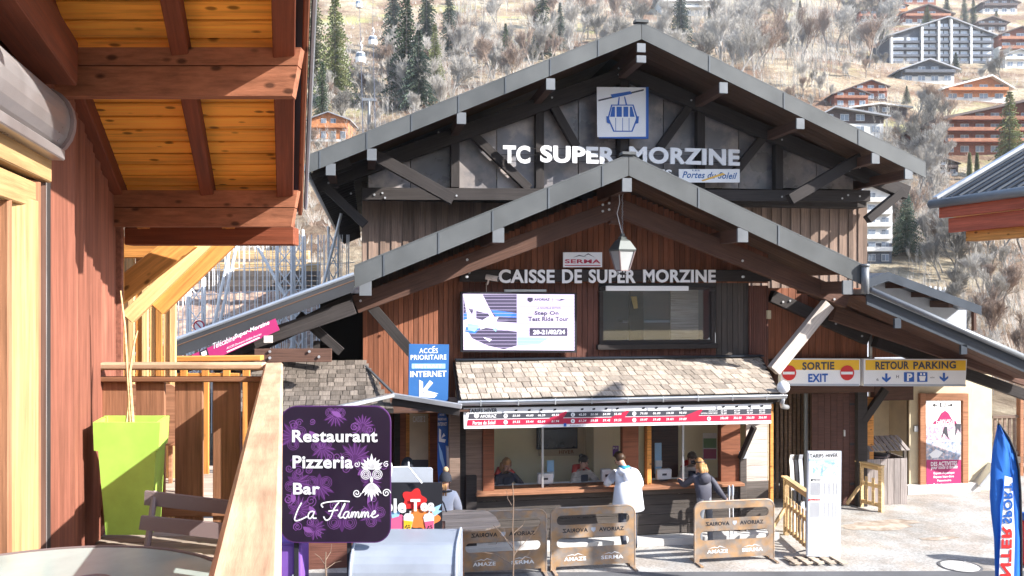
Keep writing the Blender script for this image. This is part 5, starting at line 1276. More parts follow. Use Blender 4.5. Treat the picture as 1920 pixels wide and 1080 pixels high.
def cup(cx, cy, s, tint, fill, a=0):
    R = lambda x, y: (cx+(x*math.cos(a)-y*math.sin(a))*s, cy+(x*math.sin(a)+y*math.cos(a))*s)
    quad_px('cup', BT, BP, [R(-11, -12), R(11, -12), R(8, 16), R(-8, 16)], tint, .014); quad_px('cup_drink', BT, BP, [R(-10, -4), R(10, -4), R(7.5, 15), R(-7.5, 15)], fill, .017)
    quad_px('cup_lid', BT, BP, [R(-12, -12), R(-8, -19), R(0, -21), R(8, -19), R(12, -12)], tint, .016); quad_px('straw', BT, BP, [R(1, -26), R(4, -26), R(3, -14), R(0, -14)], m_letter, .019)
    for i, (x, y) in enumerate(((-4, 10), (0, 12), (4, 10), (-2, 7), (3, 6))):
        pts = [R(x+1.6*math.cos(k*PI/3), y+1.6*math.sin(k*PI/3)) for k in range(6)]; quad_px('tapioca_pearl', BT, BP, pts, m_ink, .020)
cup(765, 980, .85, m_white, m_yel, .12); cup(805, 981, .9, m_white, m_pink, -.1)
o_ = Vector((*BP.pt(765, 1000).xy, 0)); zc = BP.pt(765, 997).z
box('counter', BT, o_+FV*.35+Vector((0, 0, zc/2)), (1.0, .6, zc-.02), m_door, x=RV, bev=.01)
b = MB()
for pts in (((731, 905), (735, 876), (766, 875), (791, 906)), ((735, 876), (733, 868)), ((766, 876), (766, 866))): b.tube([BP.pt(x, y, .05) for x, y in pts], .012, 6)
b.build('white_bracket', BT, m_white)

# pale blue curved tarpaulin cover
CV = thing('covered_freezer', 'long freezer under a rounded pale blue grey cover in front of the drink stand', 'freezer', Vector((*W(wx(760, 11), 11, 0).xy, 0)))
b = MB(); xa, xc = wx(661, 11.2), wx(862, 11.2); ztp = CAMZ-(1003-550)/1600*11.6
pr = [(-.55, 0), (-.55, ztp-.55)]+[(-.15-.40*math.cos(k*PI/2/7)+0, ztp-.5+.5*math.sin(k*PI/2/7)) for k in range(8)]+[(.5, ztp), (.5, 0)]
Q0 = [W(xa, 11.4+y, z) for y, z in pr]; Q1 = [W(xc, 11.4+y, z) for y, z in pr]
b.prism(Q0, Q1[0]-Q0[0]); b.build('cover', CV, m_tarp, fix=True)
for X in (xa+.03, xc-.03):
    b = MB(); b.tube([W(X, 11.385+y, z+.012) for y, z in pr[1:-1]], .018, 6); b.build('cover_seam', CV, m_greyp)
b = MB(); b.tube([W(xa-.03, 10.8, 0), W(xa-.03, 10.8, ztp-.35)], .025, 6); b.build('corner_post', CV, m_slat)

# high wooden table
m_tabw = wood('table_plank', (.55, .42, .32), var=.15); ht_ = 1.1; TBL = thing('high_table', 'high wooden table with clipped corners between the drink stand and barriers', 'table', G(885, 1040+40))
def tp3(px, py): return G(px, py, ht_)
tpts = [(800, 955), (905, 953), (928, 966), (942, 990), (890, 993), (800, 993)]
def clip_slab(y0, y1):
    pass
b = MB()
base = [tp3(*p) for p in tpts]
ys = sorted([p.y for p in base]); y0, y1 = ys[0], ys[-1]
def xat(poly, y):
    xs = []
    for i in range(len(poly)):
        a, c = poly[i], poly[(i+1) % len(poly)]
        if (a.y-y)*(c.y-y) <= 0 and abs(a.y-c.y) > 1e-6: xs.append(a.x+(c.x-a.x)*(y-a.y)/(c.y-a.y))
    return (min(xs), max(xs)) if len(xs) > 1 else None
nb_ = 6
for i in range(nb_):
    ya = y0+(y1-y0)*(i+.03)/nb_; yb = y0+(y1-y0)*(i+.97)/nb_; A_ = xat(base, ya); B_ = xat(base, yb)
    if A_ and B_: prism('table_plank', TBL, [(A_[0], ya, ht_-.03), (A_[1], ya, ht_-.03), (B_[1], yb, ht_-.03), (B_[0], yb, ht_-.03)], (0, 0, .03), m_tabw)
cx_ = sum(p.x for p in base)/6; cy_ = (y0+y1)/2
for sx in (-.55, -.12): box('leg', TBL, (cx_+sx, cy_, (ht_-.03)/2), (.08, .5, ht_-.03), m_slat)
box('foot_rail', TBL, (cx_-.33, cy_, .3), (.4, .06, .06), m_slat)

# steel crowd barriers
BY = 14.4
def make_barrier(px0, px1, label):
    pl = FP(BY); a0 = pl.pt(px0, 1060).x; a1 = pl.pt(px1, 1060).x; wd = 1.5; h = 1.09
    o = thing('crowd_barrier', label, 'barrier', ((a0+a1)/2, BY, 0), 'rusty steel crowd barriers in front of the kiosk')
    lp = Plane(((a0+a1)/2, BY, 0), (1, 0, 0)); w2 = wd/2
    outer = [(-w2, 0), (-w2+.08, 0), (-w2+.09, .08), (w2-.09, .08), (w2-.08, 0), (w2, 0)]+[(w2-.14+.14*math.cos(k*PI/2/6), h-.14+.14*math.sin(k*PI/2/6)) for k in range(7)]+[(-w2+.14-.14*math.sin(k*PI/2/6), h-.14+.14*math.cos(k*PI/2/6)) for k in range(7)]
    s1 = rrect(-w2+.1, h-.30, w2-.1, h-.13, .08); s2 = rrect(-w2+.1, .40, w2-.1, .565, .08)
    plate('panel', o, lp, [outer, s1, s2], .02, m_corten)
    b = MB(); b.tube([lp.at(x, y, -.002) for x, y in [(-w2, 0)]+list(reversed(outer[6:]))[0:]+[(w2, 0)]], .018, 8)
    b.build('rim_tube', o, m_corten)
    for sx in (-1, 1): box('foot', o, ((a0+a1)/2+sx*(w2-.04), BY, .015), (.06, .5, .025), m_corten)
    def L(s, x0, x1, y0, y1, m, mir=False, sh=0): lettering('cutout_letters', o, lp, [(s, x0, y1, x1, y0)], m, off=.013, bold=.025, pix=False, mirror=mir, shear=sh)
    L('AVORIAZ', -.55, -.10, .66, .73, m_ink, True); L('AVORIAZ', .10, .55, .66, .73, m_ink)
    L('AMAZE', -.52, -.13, .17, .235, m_letter); L('SERMA', .14, .54, .17, .235, m_letter)
    for cx in (-.33, .33):
        b = MB(); b.add([lp.at(cx+x, y, .013) for x, y in ((-.18, .25), (-.05, .285), (0, .27), (.05, .30), (.18, .25), (.05, .287), (0, .26), (-.05, .273))], [(0, 1, 7), (1, 2, 6, 7), (2, 3, 5, 6), (3, 4, 5)]); b.build('mountain_mark', o, m_letter)
    b = MB(); b.add([lp.at(x, y, .013) for x, y in ((-.04, .735), (.04, .735), (.04, .69), (0, .65), (-.04, .69))], [(4, 3, 2, 1, 0)]); b.build('shield_mark', o, m_greyp)
    return o
B0 = make_barrier(1030, 1193, 'middle rusty steel barrier behind which the man in the white jacket stands')
def cpx(px): return FP(BY).pt(px, 1060).x
copy_tree(B0, (cpx(1377), BY, 0), 'right hand rusty steel barrier in front of the child in the dark jacket')
copy_tree(B0, (cpx(943), BY-.02, 0), 'left rusty steel barrier partly hidden behind the bare sapling and table')

# small wooden fences
def lattice(label, x0, x1, Yn, Yf, h):
    o = thing('wooden_fence', label, 'fence', ((x0+x1)/2, (Yn+Yf)/2, 0))
    p, q = Vector((x0, Yf, 0)), Vector((x1, Yn, 0)); d = (q-p).normalized(); L = (q-p).length; n_ = Vector((d.y, -d.x, 0))
    for s in (0, L): box('post', o, p+d*s+Vector((0, 0, h/2)), (.09, .09, h), m_pine, x=d)
    for z in (h-.06, h*.55, .14): beam('rail', o, p+Vector((0, 0, z)), q+Vector((0, 0, z)), .05, .08, m_pine)
    n = int(L/.17)
    for i in range(1, n): box('slat', o, p+d*(L*i/n)+n_*.035+Vector((0, 0, h*.35+.06)), (.07, .022, h*.62), m_pine, x=d)
    beam('top_board', o, p+Vector((0, 0, h+.01))-d*.12, q+Vector((0, 0, h+.01))+d*.05, .13, .03, m_pine)
    beam('strut', o, p+Vector((-.4, -.1, .1)), p+Vector((0, 0, h*.5)), .05, .07, m_pine); return o
f0 = G(1474, 1003); f1 = G(1522, 1046)
lattice('raw pine slatted fence running toward the white tariff board', f0.x, f1.x, f1.y, f0.y, 1.13)
g0_, g1_ = G(1614, 950), G(1652, 960)
lattice('short raw pine fence in front of the grey bin shelter', g0_.x, g1_.x, g1_.y, g0_.y, 1.0)
# pallet base
pt = thing('pallet', 'low wooden pallet under the white tariff board', 'pallet', G(1545, 1052))
for i in range(5): 
    p = G(1485+i*22, 1050, .05); box('pallet_board', pt, p, (.12, .42, .02), m_deck)
for i in range(3):
    p = G(1528, 1055-i*6, .02); box('pallet_runner', pt, p, (.95, .06, .035), m_deck)
# TARIFS HIVER board
ty = G(1545, 1046).y-.1; tpn = FP(ty); TF = thing('tariff_board', 'tall white TARIFS HIVER board with blue ski map and price tables', 'notice board', Vector((*tpn.pt(1545, 1046).xy, 0)))
quad_px('frame', TF, tpn, [(1515, 846), (1578, 846), (1576, 1045), (1513, 1043)], m_greyp, -.004, .04)
quad_px('sheet', TF, tpn, [(1517, 849), (1575, 849), (1573, 1042), (1515, 1040)], m_white, .003, .004)
lettering('print', TF, tpn, [('TARIFS HIVER', 1518, 851, 1571, 857)], m_ink, off=.010, bold=.02)
m_map = M_('piste_map', (.28, .48, .75), .5, 0, 0, blotch=.5, bscale=9, bump=0, col2=(.8, .85, .9))
quad_px('map', TF, tpn, [(1526, 861), (1573, 861), (1572, 894), (1524, 894)], m_map, .007); quad_px('map_header', TF, tpn, [(1518, 860), (1573, 860), (1573, 864), (1518, 864)], m_lblue, .009)
quad_px('table_header', TF, tpn, [(1521, 898), (1539, 898), (1538, 902), (1520, 902)], m_ink, .007); quad_px('table_header', TF, tpn, [(1517, 935), (1539, 935), (1538, 939), (1516, 939)], m_red, .007)
lettering('print', TF, tpn, [('AVORIAZ', 1523, 899, 1537, 901)], m_letter, off=.011, bold=.02, res=1)
lettering('print', TF, tpn, [('Portes du Soleil', 1518, 936, 1537, 938.2)], m_letter, off=.011, bold=0, res=1)
b = MB()
for i in range(18):
    y = 905+i*1.7 if i < 14 else 0
    if i < 14:
        for x in (1519, 1545, 1553, 1561, 1567): b.prism([tpn.pt(x, y, .008), tpn.pt(x+(20 if x < 1530 else 4), y, .008), tpn.pt(x+(20 if x < 1530 else 4), y+.7, .008), tpn.pt(x, y+.7, .008)], (0, .001, 0))
for i in range(16):
    y = 942+i*1.8
    for x in (1518, 1544, 1552, 1560, 1566): b.prism([tpn.pt(x, y, .008), tpn.pt(x+(20 if x < 1530 else 4), y, .008), tpn.pt(x+(20 if x < 1530 else 4), y+.7, .008), tpn.pt(x, y+.7, .008)], (0, .001, 0))
b.build('table_lines', TF, M_('print_grey', (.16, .17, .2), .5, 0, 0, bump=0), kind='stuff')
# prop legs
b = MB(); b.tube([tpn.pt(1520, 1030, -.04), Vector((tpn.pt(1520, 1030).x, ty+.5, 0))], .015, 6); b.tube([tpn.pt(1570, 1030, -.04), Vector((tpn.pt(1570, 1030).x, ty+.5, 0))], .015, 6); b.build('prop_leg', TF, m_galv)
# skis and poles leaning
for px, c_, lb in ((1490, m_white, 'white ski leaning behind the raw pine fence'), (1499, m_ink, 'dark ski leaning upright beside the white one behind the fence'), (1507, m_greyp, 'grey ski leaning behind the pine fence nearest the tariff board')):
    o = thing('ski', lb, 'ski', G(px, 1000)); q = G(px, 1000)
    b = MB(); x = q.x; 
    pts = [(0, 0, .03), (0, .02, .3), (0, .10, 1.2), (0, .14, 1.45), (0, .10, 1.55)]
    for (a0, a1, a2), (c0, c1, c2_) in zip(pts, pts[1:]): b.box(((2*x+a0+c0)/2, q.y+(a1+c1)/2, (a2+c2_)/2), (math.hypot(c1-a1, c2_-a2), .08, .012), x=Vector((c0-a0, c1-a1, c2_-a2)), z=(0, -1, .1))
    b.build('ski_blade', o, c_); box('binding', o, (x, q.y+.02, .75), (.07, .06, .22), m_ink)
# bin shelter
m_grayw = wood('grey_weathered_plank', (.27, .235, .22), var=.15)
BSx = G(1663, 946); SH = thing('bin_shelter', 'grey wooden bin shelter with little plank roof beside the brown door', 'bin shelter', BSx)
hw = .50; hh = 1.04
for i in range(6):
    X = BSx.x-hw+(i+.5)*hw*2/6; box('front_plank', SH, (X, BSx.y, hh/2), (hh, hw*2/6-.008, .03), m_grayw, x=(0, 0, 1), z=(0, 1, 0)); box('back_plank', SH, (X, BSx.y+.7, hh/2), (hh, hw*2/6-.008, .03), m_cladg, x=(0, 0, 1), z=(0, 1, 0))
for s in (-1, 1):
    for i in range(5): box('side_plank', SH, (BSx.x+s*hw, BSx.y+.08+i*.14, hh/2), (hh, .132, .03), m_grayw, x=(0, 0, 1), z=(1, 0, 0))
    for y in (.03, .67): box('post', SH, (BSx.x+s*(hw-.04), BSx.y+y, hh+.12), (.06, .06, .26), m_cladg)
for i in range(8):
    X = BSx.x-hw-.02+(i+.5)*(hw*2+.04)/8
    for s in (0, 1):
        beam('roof_plank', SH, (X, BSx.y-.12+s*.94, hh+.20), (X, BSx.y+.35, hh+.46), .10, .02, m_grayw)
bn_ = thing('waste_bin', 'dark waste bin inside the grey wooden shelter', 'bin', (BSx.x, BSx.y+.35, 0)); b = MB(); b.lathe([(.2, 0), (.24, 1.02), (.25, 1.05), (.22, 1.08), (0, 1.1)], (BSx.x, BSx.y+.35, .01), 16); b.build('bin_body', bn_, m_ink); b = MB(); b.lathe([(.245, 1.03), (.26, 1.03), (.26, 1.06), (.245, 1.06)], (BSx.x, BSx.y+.35, .01), 16, ring=True); b.build('bin_rim', bn_, m_taupe)
# sports flag
ft = 9.6; FPn = Plane(W(0, ft, 0), RV)
FL = thing('sports_flag', 'tall blue feather flag with mirrored INTERSPORT lettering in the lower right corner', 'flag', Vector((*FPn.pt(1885, 1080).xy, 0)))
m_flag = M_('flag_cloth', (.015, .13, .50), .55, 0, 0, blotch=.12, bscale=2, bump=.1)
edgeL = [(1871, 797), (1866, 820), (1860, 850), (1857, 890), (1856, 930), (1858, 960), (1864, 1010), (1866, 1080), (1868, 1150)]
edgeR = [(1874, 797), (1890, 820), (1903, 850), (1909, 880), (1912, 920), (1913, 960), (1914, 1010), (1914, 1080), (1915, 1150)]
b = MB(); nx = 5
for j, (a, c) in enumerate(zip(edgeL, edgeR)):
    for i in range(nx+1):
        u = i/nx; x = a[0]+(c[0]-a[0])*u; y = a[1]+(c[1]-a[1])*u; p = FPn.pt(x, y); b.v.append(tuple(p+FV*(.035*math.sin(u*7+j*.8)*math.sin(PI*u))))
for j in range(len(edgeL)-1):
    for i in range(nx): a = j*(nx+1)+i; b.f.append((a, a+nx+1, a+nx+2, a+1)); b.m.append(0)
fl = b.build('cloth', FL, m_flag, smooth=True); sm_ = fl.modifiers.new('thickness', 'SOLIDIFY'); sm_.thickness = .003
b = MB(); b.tube([FPn.pt(x+1, y) for x, y in [(1871, 795)]+edgeR+[(1915, 1300)]], .014, 8); b.build('pole', FL, m_ink, smooth=True)
b = MB(); q = Vector((*FPn.pt(1915, 1100).xy, 0)); b.box(q+Vector((0, 0, .03)), (.5, .5, .05)); b.build('base_plate', FL, m_ink)
quad_px('white_stripe', FL, FPn, [(1884, 892), (1898, 896), (1900, 940), (1903, 1000), (1901, 1080), (1900, 1140), (1872, 1140), (1873, 1080), (1876, 1010), (1882, 940)], m_white, .045, .003)
def vtext(s, y0, y1, m, lean):
    vs, fs = text_mesh(s, .035, 0, 3, 1.05); mnx = min(v[0] for v in vs); mxx = max(v[0] for v in vs); mny = min(v[1] for v in vs); mxy = max(v[1] for v in vs); b = MB(); q = []
    for x, y in vs:
        u = (x-mnx)/(mxx-mnx); v = (y-mny)/(mxy-mny); py = y1+(y0-y1)*u; cx = 1887+(1040-py)*.035 if py > 900 else 1890; hw_ = 10.5-(1080-py)*.014
        q.append(FPn.pt(cx-hw_+2*hw_*v, py, .052))
    b.add(q, fs); b.build('mirrored_letters', FL, m)
vtext('INTER', 985, 1092, m_red, 0); vtext('SPORT', 905, 982, m_blue, 0)
ob = thing('red_blue_bag', 'red and blue bag at the right edge behind the blue flag', 'bag', G(1935, 1075)); q = G(1935, 1060)
box('bag_body', ob, q+Vector((0, 0, .42)), (.46, .26, .82), m_red, bev=.09); box('bag_pocket', ob, q+Vector((0, -.16, .30)), (.36, .12, .40), m_blue, bev=.05); box('bag_lid', ob, q+Vector((0, -.02, .86)), (.42, .26, .14), m_blue, bev=.06)
# overhanging roof corner top right
CRO = thing('corner_roof', 'red timbered eave with white gutter and dark ribbed roof at the right edge', 'roof', C(1840, 400, 11.5))
e0 = C(1757, 376, 12); e1 = C(1985, 345, 10.1); e1.z = e0.z
ed = (e1-e0).normalized(); upd = Vector((-ed.y, ed.x, 0)); 
if upd.dot(RV) < 0: upd = -upd
sl_ = upd*1+Vector((0, 0, .53)); S3 = sl_*4
prism('roof', CRO, [e0, e1+ed*1, e1+ed*1+S3, e0+S3], (0, 0, -.06), m_tile)
Lr = (e1+ed-e0).length
for i in range(int(Lr/.16)):
    p = e0+ed*(.08+i*.16); beam('roof_rib', CRO, p+Vector((0, 0, .02)), p+S3+Vector((0, 0, .02)), .03, .03, m_tile if i % 2 else m_slate, up=sl_.cross(ed))
beam('rake_trim', CRO, e0+Vector((0, 0, .03))-ed*.04, e0+S3+Vector((0, 0, .03))-ed*.04, .08, .06, m_galv)
b = MB(); o2 = -upd*.06+Vector((0, 0, -.05)); b.tube([e0+o2-ed*.05, e1+ed+o2], .065, 10); b.build('gutter', CRO, m_cap, smooth=True)
for s, z, dz, m in ((.02, -.17, .16, m_redeave), (.10, -.36, .20, m_redeave), (.28, -.52, .14, m_orange)):
    a = e0+upd*s+ed*(.02+s*1.1)+Vector((0, 0, z)); c = e1+ed+upd*s+Vector((0, 0, z)); beam('eave_beam', CRO, a, c, .06 if s < .2 else .2, dz, m, up=(0, 0, 1))
prism('eave_soffit', CRO, [e0+upd*.05+Vector((0, 0, -.2)), e1+ed+upd*.05+Vector((0, 0, -.2)), e1+ed+upd*3+Vector((0, 0, -.2)), e0+upd*3+Vector((0, 0, -.2))], (0, 0, -.03), m_orange)
w0 = e0+upd*2.3; w1 = e1+ed+upd*2.3; zt2 = w0.z+.9
for q in (w0+ed*.3, w1-ed*.3): beam('support_post', CRO, Vector((q.x, q.y, 0)), Vector((q.x, q.y, zt2-.3)), .18, .18, m_redeave, up=(1, 0, 0))
# bare sapling
m_sapw = M_('sapling_bark', (.20, .14, .10), .8)
def sapling(label, pts_list, t):
    o = thing('bare_sapling', label, 'sapling', Vector((*C(pts_list[0][0][0], 1000, t).xy, 0)))
    b = MB()
    q = [C(x, y, t) for x, y in pts_list[0]]; g = Vector((q[0].x, q[0].y, 0)); b.tube([g]+q, [.014]+[.011-.007*i/len(q) for i in range(len(q))], 7); b.build('trunk', o, m_sapw)
    b = MB()
    for s in pts_list[1:]: b.tube([C(x, y, t+(.1 if i else 0)) for i, (x, y) in enumerate(s)], [.005-.003*i/len(s) for i in range(len(s))], 5)
    b.build('branch', o, m_sapw)
sapling('thin bare sapling in front of the left barrier', [[(962, 1085), (963, 1030), (961, 990), (963, 940), (961, 905)], [(962, 1030), (940, 1000), (925, 985)], [(962, 1040), (990, 1010), (1005, 995), (1010, 985)], [(963, 1000), (980, 985), (985, 975)], [(962, 1060), (930, 1040), (905, 1035)], [(962, 1060), (985, 1045), (1000, 1030)], [(940, 1000), (930, 1020), (915, 1020)], [(961, 950), (952, 935), (950, 920)], [(963, 1020), (948, 1010), (945, 990)], [(962, 1045), (975, 1025), (978, 1005)]], 11.5)
sapling('dark bare sapling below the restaurant sign', [[(612, 1085), (610, 1060), (611, 1035)], [(610, 1060), (600, 1045), (590, 1038)], [(611, 1050), (620, 1035), (622, 1020)], [(610, 1068), (628, 1055), (640, 1052)]], 10.4)

# ================================================================ PEOPLE
def tapered(b, pts, r): b.tube(pts, r, 6)
def person(label, loc, yaw, J, R, bones, cols, face=True, hair=None, hat=None, scale=1, extra=None):
    """J joints (local, facing +Y), bones (a, b, material index)"""
    names = [k for k in J if k != 'look']; me = bpy.data.meshes.new('body'); me.from_pydata([Vector(J[k]) for k in names], [(names.index(a), names.index(c)) for a, c, m in bones], [])
    ob = bpy.data.objects.new('person_body', me); COL.objects.link(ob)
    sk = ob.modifiers.new('skin', 'SKIN'); sk.branch_smoothing = .4
    for i, k in enumerate(names):
        r = R[k]; r = r if isinstance(r, tuple) else (r, r); me.skin_vertices[0].data[i].radius = r; me.skin_vertices[0].data[i].use_root = (k == 'pelvis')
    ss = ob.modifiers.new('sub', 'SUBSURF'); ss.levels = 2; ss.render_levels = 2
    dg = bpy.context.evaluated_depsgraph_get(); dg.update(); m2 = bpy.data.meshes.new_from_object(ob.evaluated_get(dg)); bpy.data.objects.remove(ob)
    bm = bmesh.new(); bm.from_mesh(m2); bpy.data.meshes.remove(m2)
    def near(p):
        best = None
        for a, c, mi in bones:
            A0, B0 = Vector(J[a]), Vector(J[c]); d = B0-A0; t = max(0, min(1, (p-A0).dot(d)/max(d.length_squared, 1e-9))); q = (p-A0-d*t).length
            if best is None or q < best[0]: best = (q, mi)
        return best[1]
    for f in bm.faces: f.material_index = near(f.calc_center_median()); f.smooth = True
    b = MB()
    hd = Vector(J['head']); top = Vector(J['crown']); upv = (top-hd).normalized(); fw = Vector(J.get('look', (0, 1, 0))); fw = (fw-upv*fw.dot(upv)).normalized(); rt = fw.cross(upv)
    hc = (hd+top)/2
    SKI = 0
    b.cur = SKI
    b.ball(hc+fw*.105-upv*.01, .018, (1, 1.2, 1.5), 6, 5)
    for s in (-1, 1):
        b.ball(hc+rt*s*.088, .026, (.5, .8, 1.2), 6, 5)
    b.cur = 5
    for s in (-1, 1): b.ball(hc+fw*.092+rt*s*.033+upv*.018, .011, (1, .6, .8), 6, 4)
    b.cur = 6; b.ball(hc+fw*.093-upv*.055, .016, (1.5, .5, .45), 6, 4)
    b.cur = SKI
    for s in ('l', 'r'):
        hnd = Vector(J['hand_'+s]); wr = Vector(J['wrist_'+s]); d = (hnd-wr).normalized(); side = d.cross(Vector((0, 0, 1)))
        if side.length < .1: side = Vector((1, 0, 0))
        side.normalize(); dn = side.cross(d)
        if dn.z > 0: dn = -dn
        for k in range(4):
            b0 = hnd+side*(-.028+.019*k); L = (.062, .075, .07, .055)[k]; b.tube([b0-d*.01, b0+d*L*.5+dn*.006, b0+d*L*.85+dn*.026], [.0095, .0085, .006], 6)
        sg = 1 if s == 'l' else -1
        b.tube([wr+d*.03+side*sg*.03, wr+d*.07+side*sg*.055+dn*.01, wr+d*.10+side*sg*.058+dn*.02], [.012, .010, .008], 6)
    vs = [bm.verts.new(v) for v in b.v]
    for f, m in zip(b.f, b.m):
        try: q = bm.faces.new([vs[i] for i in f]); q.material_index = m; q.smooth = True
        except ValueError: pass
    bm.normal_update()
    m3 = bpy.data.meshes.new('person'); bm.to_mesh(m3); bm.free(); setmat(m3, cols)
    root = thing('person', label, 'person', loc)
    M = Matrix.Translation(Vector(loc)) @ Matrix.Rotation(yaw, 4, 'Z') @ Matrix.Scale(scale, 4)
    o = link('body', m3, root, M)
    def kid(name, mb, m, smooth=True):
        me_ = mb.mesh(m, smooth); return link(name, me_, root, M)
    if hair:
        style, m = hair; h = MB(); n, k = 16, 10; b0 = 0
        for i in range(k+1):
            th = PI*i/k
            for j in range(n):
                a = 2*PI*j/n; x, y, z = math.sin(th)*math.cos(a), math.sin(th)*math.sin(a), math.cos(th)
                r = .116*(1+.04*math.sin(5*a+3*th))
                if y > .35 and z < .45: r = .07
                if z < -.35 and style != 'long': r = min(r, .08)
                h.v.append(tuple(hc+(rt*x*.85*r+fw*(y*r-.012)+upv*(z*r*1.12+.022))))
        for i in range(k):
            for j in range(n): a = i*n+j; c = i*n+(j+1) % n; h.f.append((a, a+n, c+n, c)); h.m.append(0)
        if style == 'bun': h.ball(hc-fw*.11+upv*.09, .05)
        if style == 'long':
            for s in (-1, 0, 1): h.tube([hc-fw*.08+rt*s*.05, hc-fw*.11+rt*s*.06-upv*.12, hc-fw*.09+rt*s*.08-upv*.24], [.06, .055, .02], 8)
        kid('hair', h, m)
    if hat:
        m, pom = hat; h = MB()
        n, k = 16, 7
        for i in range(k+1):
            th = PI*.56*i/k
            for j in range(n):
                a = 2*PI*j/n; r = .125
                h.v.append(tuple(hc+rt*math.sin(th)*math.cos(a)*r*.95+fw*(math.sin(th)*math.sin(a)*r-.008)+upv*(math.cos(th)*r*1.25+.025)))
        for i in range(k):
            for j in range(n): a = i*n+j; c = i*n+(j+1) % n; h.f.append((a, a+n, c+n, c)); h.m.append(0)
        kid('hat', h, m)
        if pom: h = MB(); h.ball(hc+upv*.21, .055); kid('pompom', h, pom)
    return root, M, kid, hc, fw, rt, upv
def bones_std(top=1, leg=2, shoe=3, fore=None):
    f = top if fore is None else fore
    return [('pelvis', 'waist', top), ('waist', 'chest', top), ('chest', 'neck', top), ('neck', 'head', 0), ('head', 'crown', 0),
            ('chest', 'sh_l', top), ('sh_l', 'el_l', top), ('el_l', 'wrist_l', f), ('wrist_l', 'hand_l', 0), ('chest', 'sh_r', top), ('sh_r', 'el_r', top), ('el_r', 'wrist_r', f), ('wrist_r', 'hand_r', 0),
            ('pelvis', 'hip_l', leg), ('hip_l', 'knee_l', leg), ('knee_l', 'ank_l', leg), ('ank_l', 'toe_l', shoe), ('pelvis', 'hip_r', leg), ('hip_r', 'knee_r', leg), ('knee_r', 'ank_r', leg), ('ank_r', 'toe_r', shoe)]
def rad(j=1.0, hem=.17):
    return dict(pelvis=(hem*j, .13*j), waist=(.155*j, .125*j), chest=(.17*j, .13*j), neck=.062, head=(.07, .075), crown=(.072, .08), sh_l=.085*j, sh_r=.085*j, el_l=.062*j, el_r=.062*j, wrist_l=.038*j, wrist_r=.038*j, hand_l=.034, hand_r=.034, hip_l=.09, hip_r=.09, knee_l=.065, knee_r=.065, ank_l=.05, ank_r=.05, toe_l=.04, toe_r=.04)
def stand(lean=0, **ov):
    J = dict(pelvis=(0, 0, .95), waist=(0, .02+lean*.2, 1.12), chest=(0, .02+lean*.7, 1.34), neck=(0, .01+lean, 1.50), head=(0, .04+lean*1.1, 1.58), crown=(0, .06+lean*1.15, 1.70),
             sh_l=(-.17, .0+lean*.9, 1.42), el_l=(-.25, .02+lean, 1.14), wrist_l=(-.22, .18+lean, .98), hand_l=(-.2, .24+lean, .95),
             sh_r=(.17, .0+lean*.9, 1.42), el_r=(.25, .02+lean, 1.14), wrist_r=(.22, .18+lean, .98), hand_r=(.2, .24+lean, .95),
             hip_l=(-.09, 0, .88), knee_l=(-.11, .03, .48), ank_l=(-.12, -.02, .09), toe_l=(-.13, .14, .04), hip_r=(.09, 0, .88), knee_r=(.11, .03, .48), ank_r=(.12, -.02, .09), toe_r=(.13, .14, .04))
    J.update(ov); return J
m_jw = M_('white_jacket', (.74, .75, .80), .6, 0, 0, blotch=.06, bscale=6, bump=.35); m_jd = M_('dark_jacket', (.055, .055, .075), .65, 0, 0, blotch=.15, bscale=6, bump=.35)
m_jr = M_('red_jacket', (.62, .02, .025), .6, 0, 0, blotch=.1, bscale=6, bump=.35); m_jean = M_('dark_trousers', (.05, .055, .075), .7, 0, 0, blotch=.2, bscale=8, bump=.3); m_gtrs = M_('grey_trousers', (.17, .18, .20), .7, 0, 0, blotch=.2, bscale=8, bump=.3)
m_hairb = M_('brown_hair', (.05, .025, .012), .5, 0, 0, blotch=.3, bscale=20, bump=.4); m_hairg = M_('blond_hair', (.38, .20, .08), .5, 0, 0, blotch=.3, bscale=20, bump=.4); m_hairk = M_('black_hair', (.015, .012, .01), .4, 0, 0, bump=.3)
m_knit = M_('navy_knit', (.02, .022, .03), .9, 0, 0, bump=.5, bscale=20); m_fur = M_('fur_pompom', (.42, .27, .15), .9, 0, 0, blotch=.3, bscale=30, bump=.8)
m_eye = m_ink; m_lip = M_('lips', (.45, .12, .10), .5, 0, 0, bump=0); m_shoe = M_('dark_boot', (.03, .03, .035), .5); m_teal = M_('teal_cloth', (.03, .28, .42), .6, 0, 0, bump=.2)
def cols(top, leg, shoe=None, fore=None): return [m_skin, top, leg, shoe or m_shoe, fore or top, m_eye, m_lip]
# man in white jacket, leaning on the counter, looking slightly left
ml = Vector((P(1178, 0, 15.2).x, 15.22, .0))
Jm = stand(.16, look=(-.5, 1, -.3), crown=(-.06, .30, 1.68), head=(-.03, .24, 1.565), sh_l=(-.19, .14, 1.42), sh_r=(.20, .10, 1.42), el_l=(-.30, .26, 1.2), wrist_l=(-.22, .46, 1.16), hand_l=(-.18, .53, 1.16), el_r=(.31, .12, 1.15), wrist_r=(.24, .36, 1.14), hand_r=(.19, .44, 1.16), ank_l=(-.10, -.1, .09), toe_l=(-.13, .05, .04), ank_r=(.14, .0, .09))
rt_ = person('man in a white hooded ski jacket leaning on the wooden kiosk counter', ml, .12, Jm, dict(rad(1.18, .235), pelvis=(.225, .17), waist=(.20, .16), chest=(.215, .165), hip_l=.10, hip_r=.10), bones_std(), cols(m_jw, m_jean), hair=('short', m_hairb), scale=1.03)
root, M, kid, hc, fw, rtt, upv = rt_
h = MB(); h.lathe([(.10, 1.30), (.25, 1.20), (.275, 1.0), (.305, .78), (.295, .765), (.20, .80)], (0, .0, -.0), 18, 1, .74); kid('jacket_hem', h, m_jw)
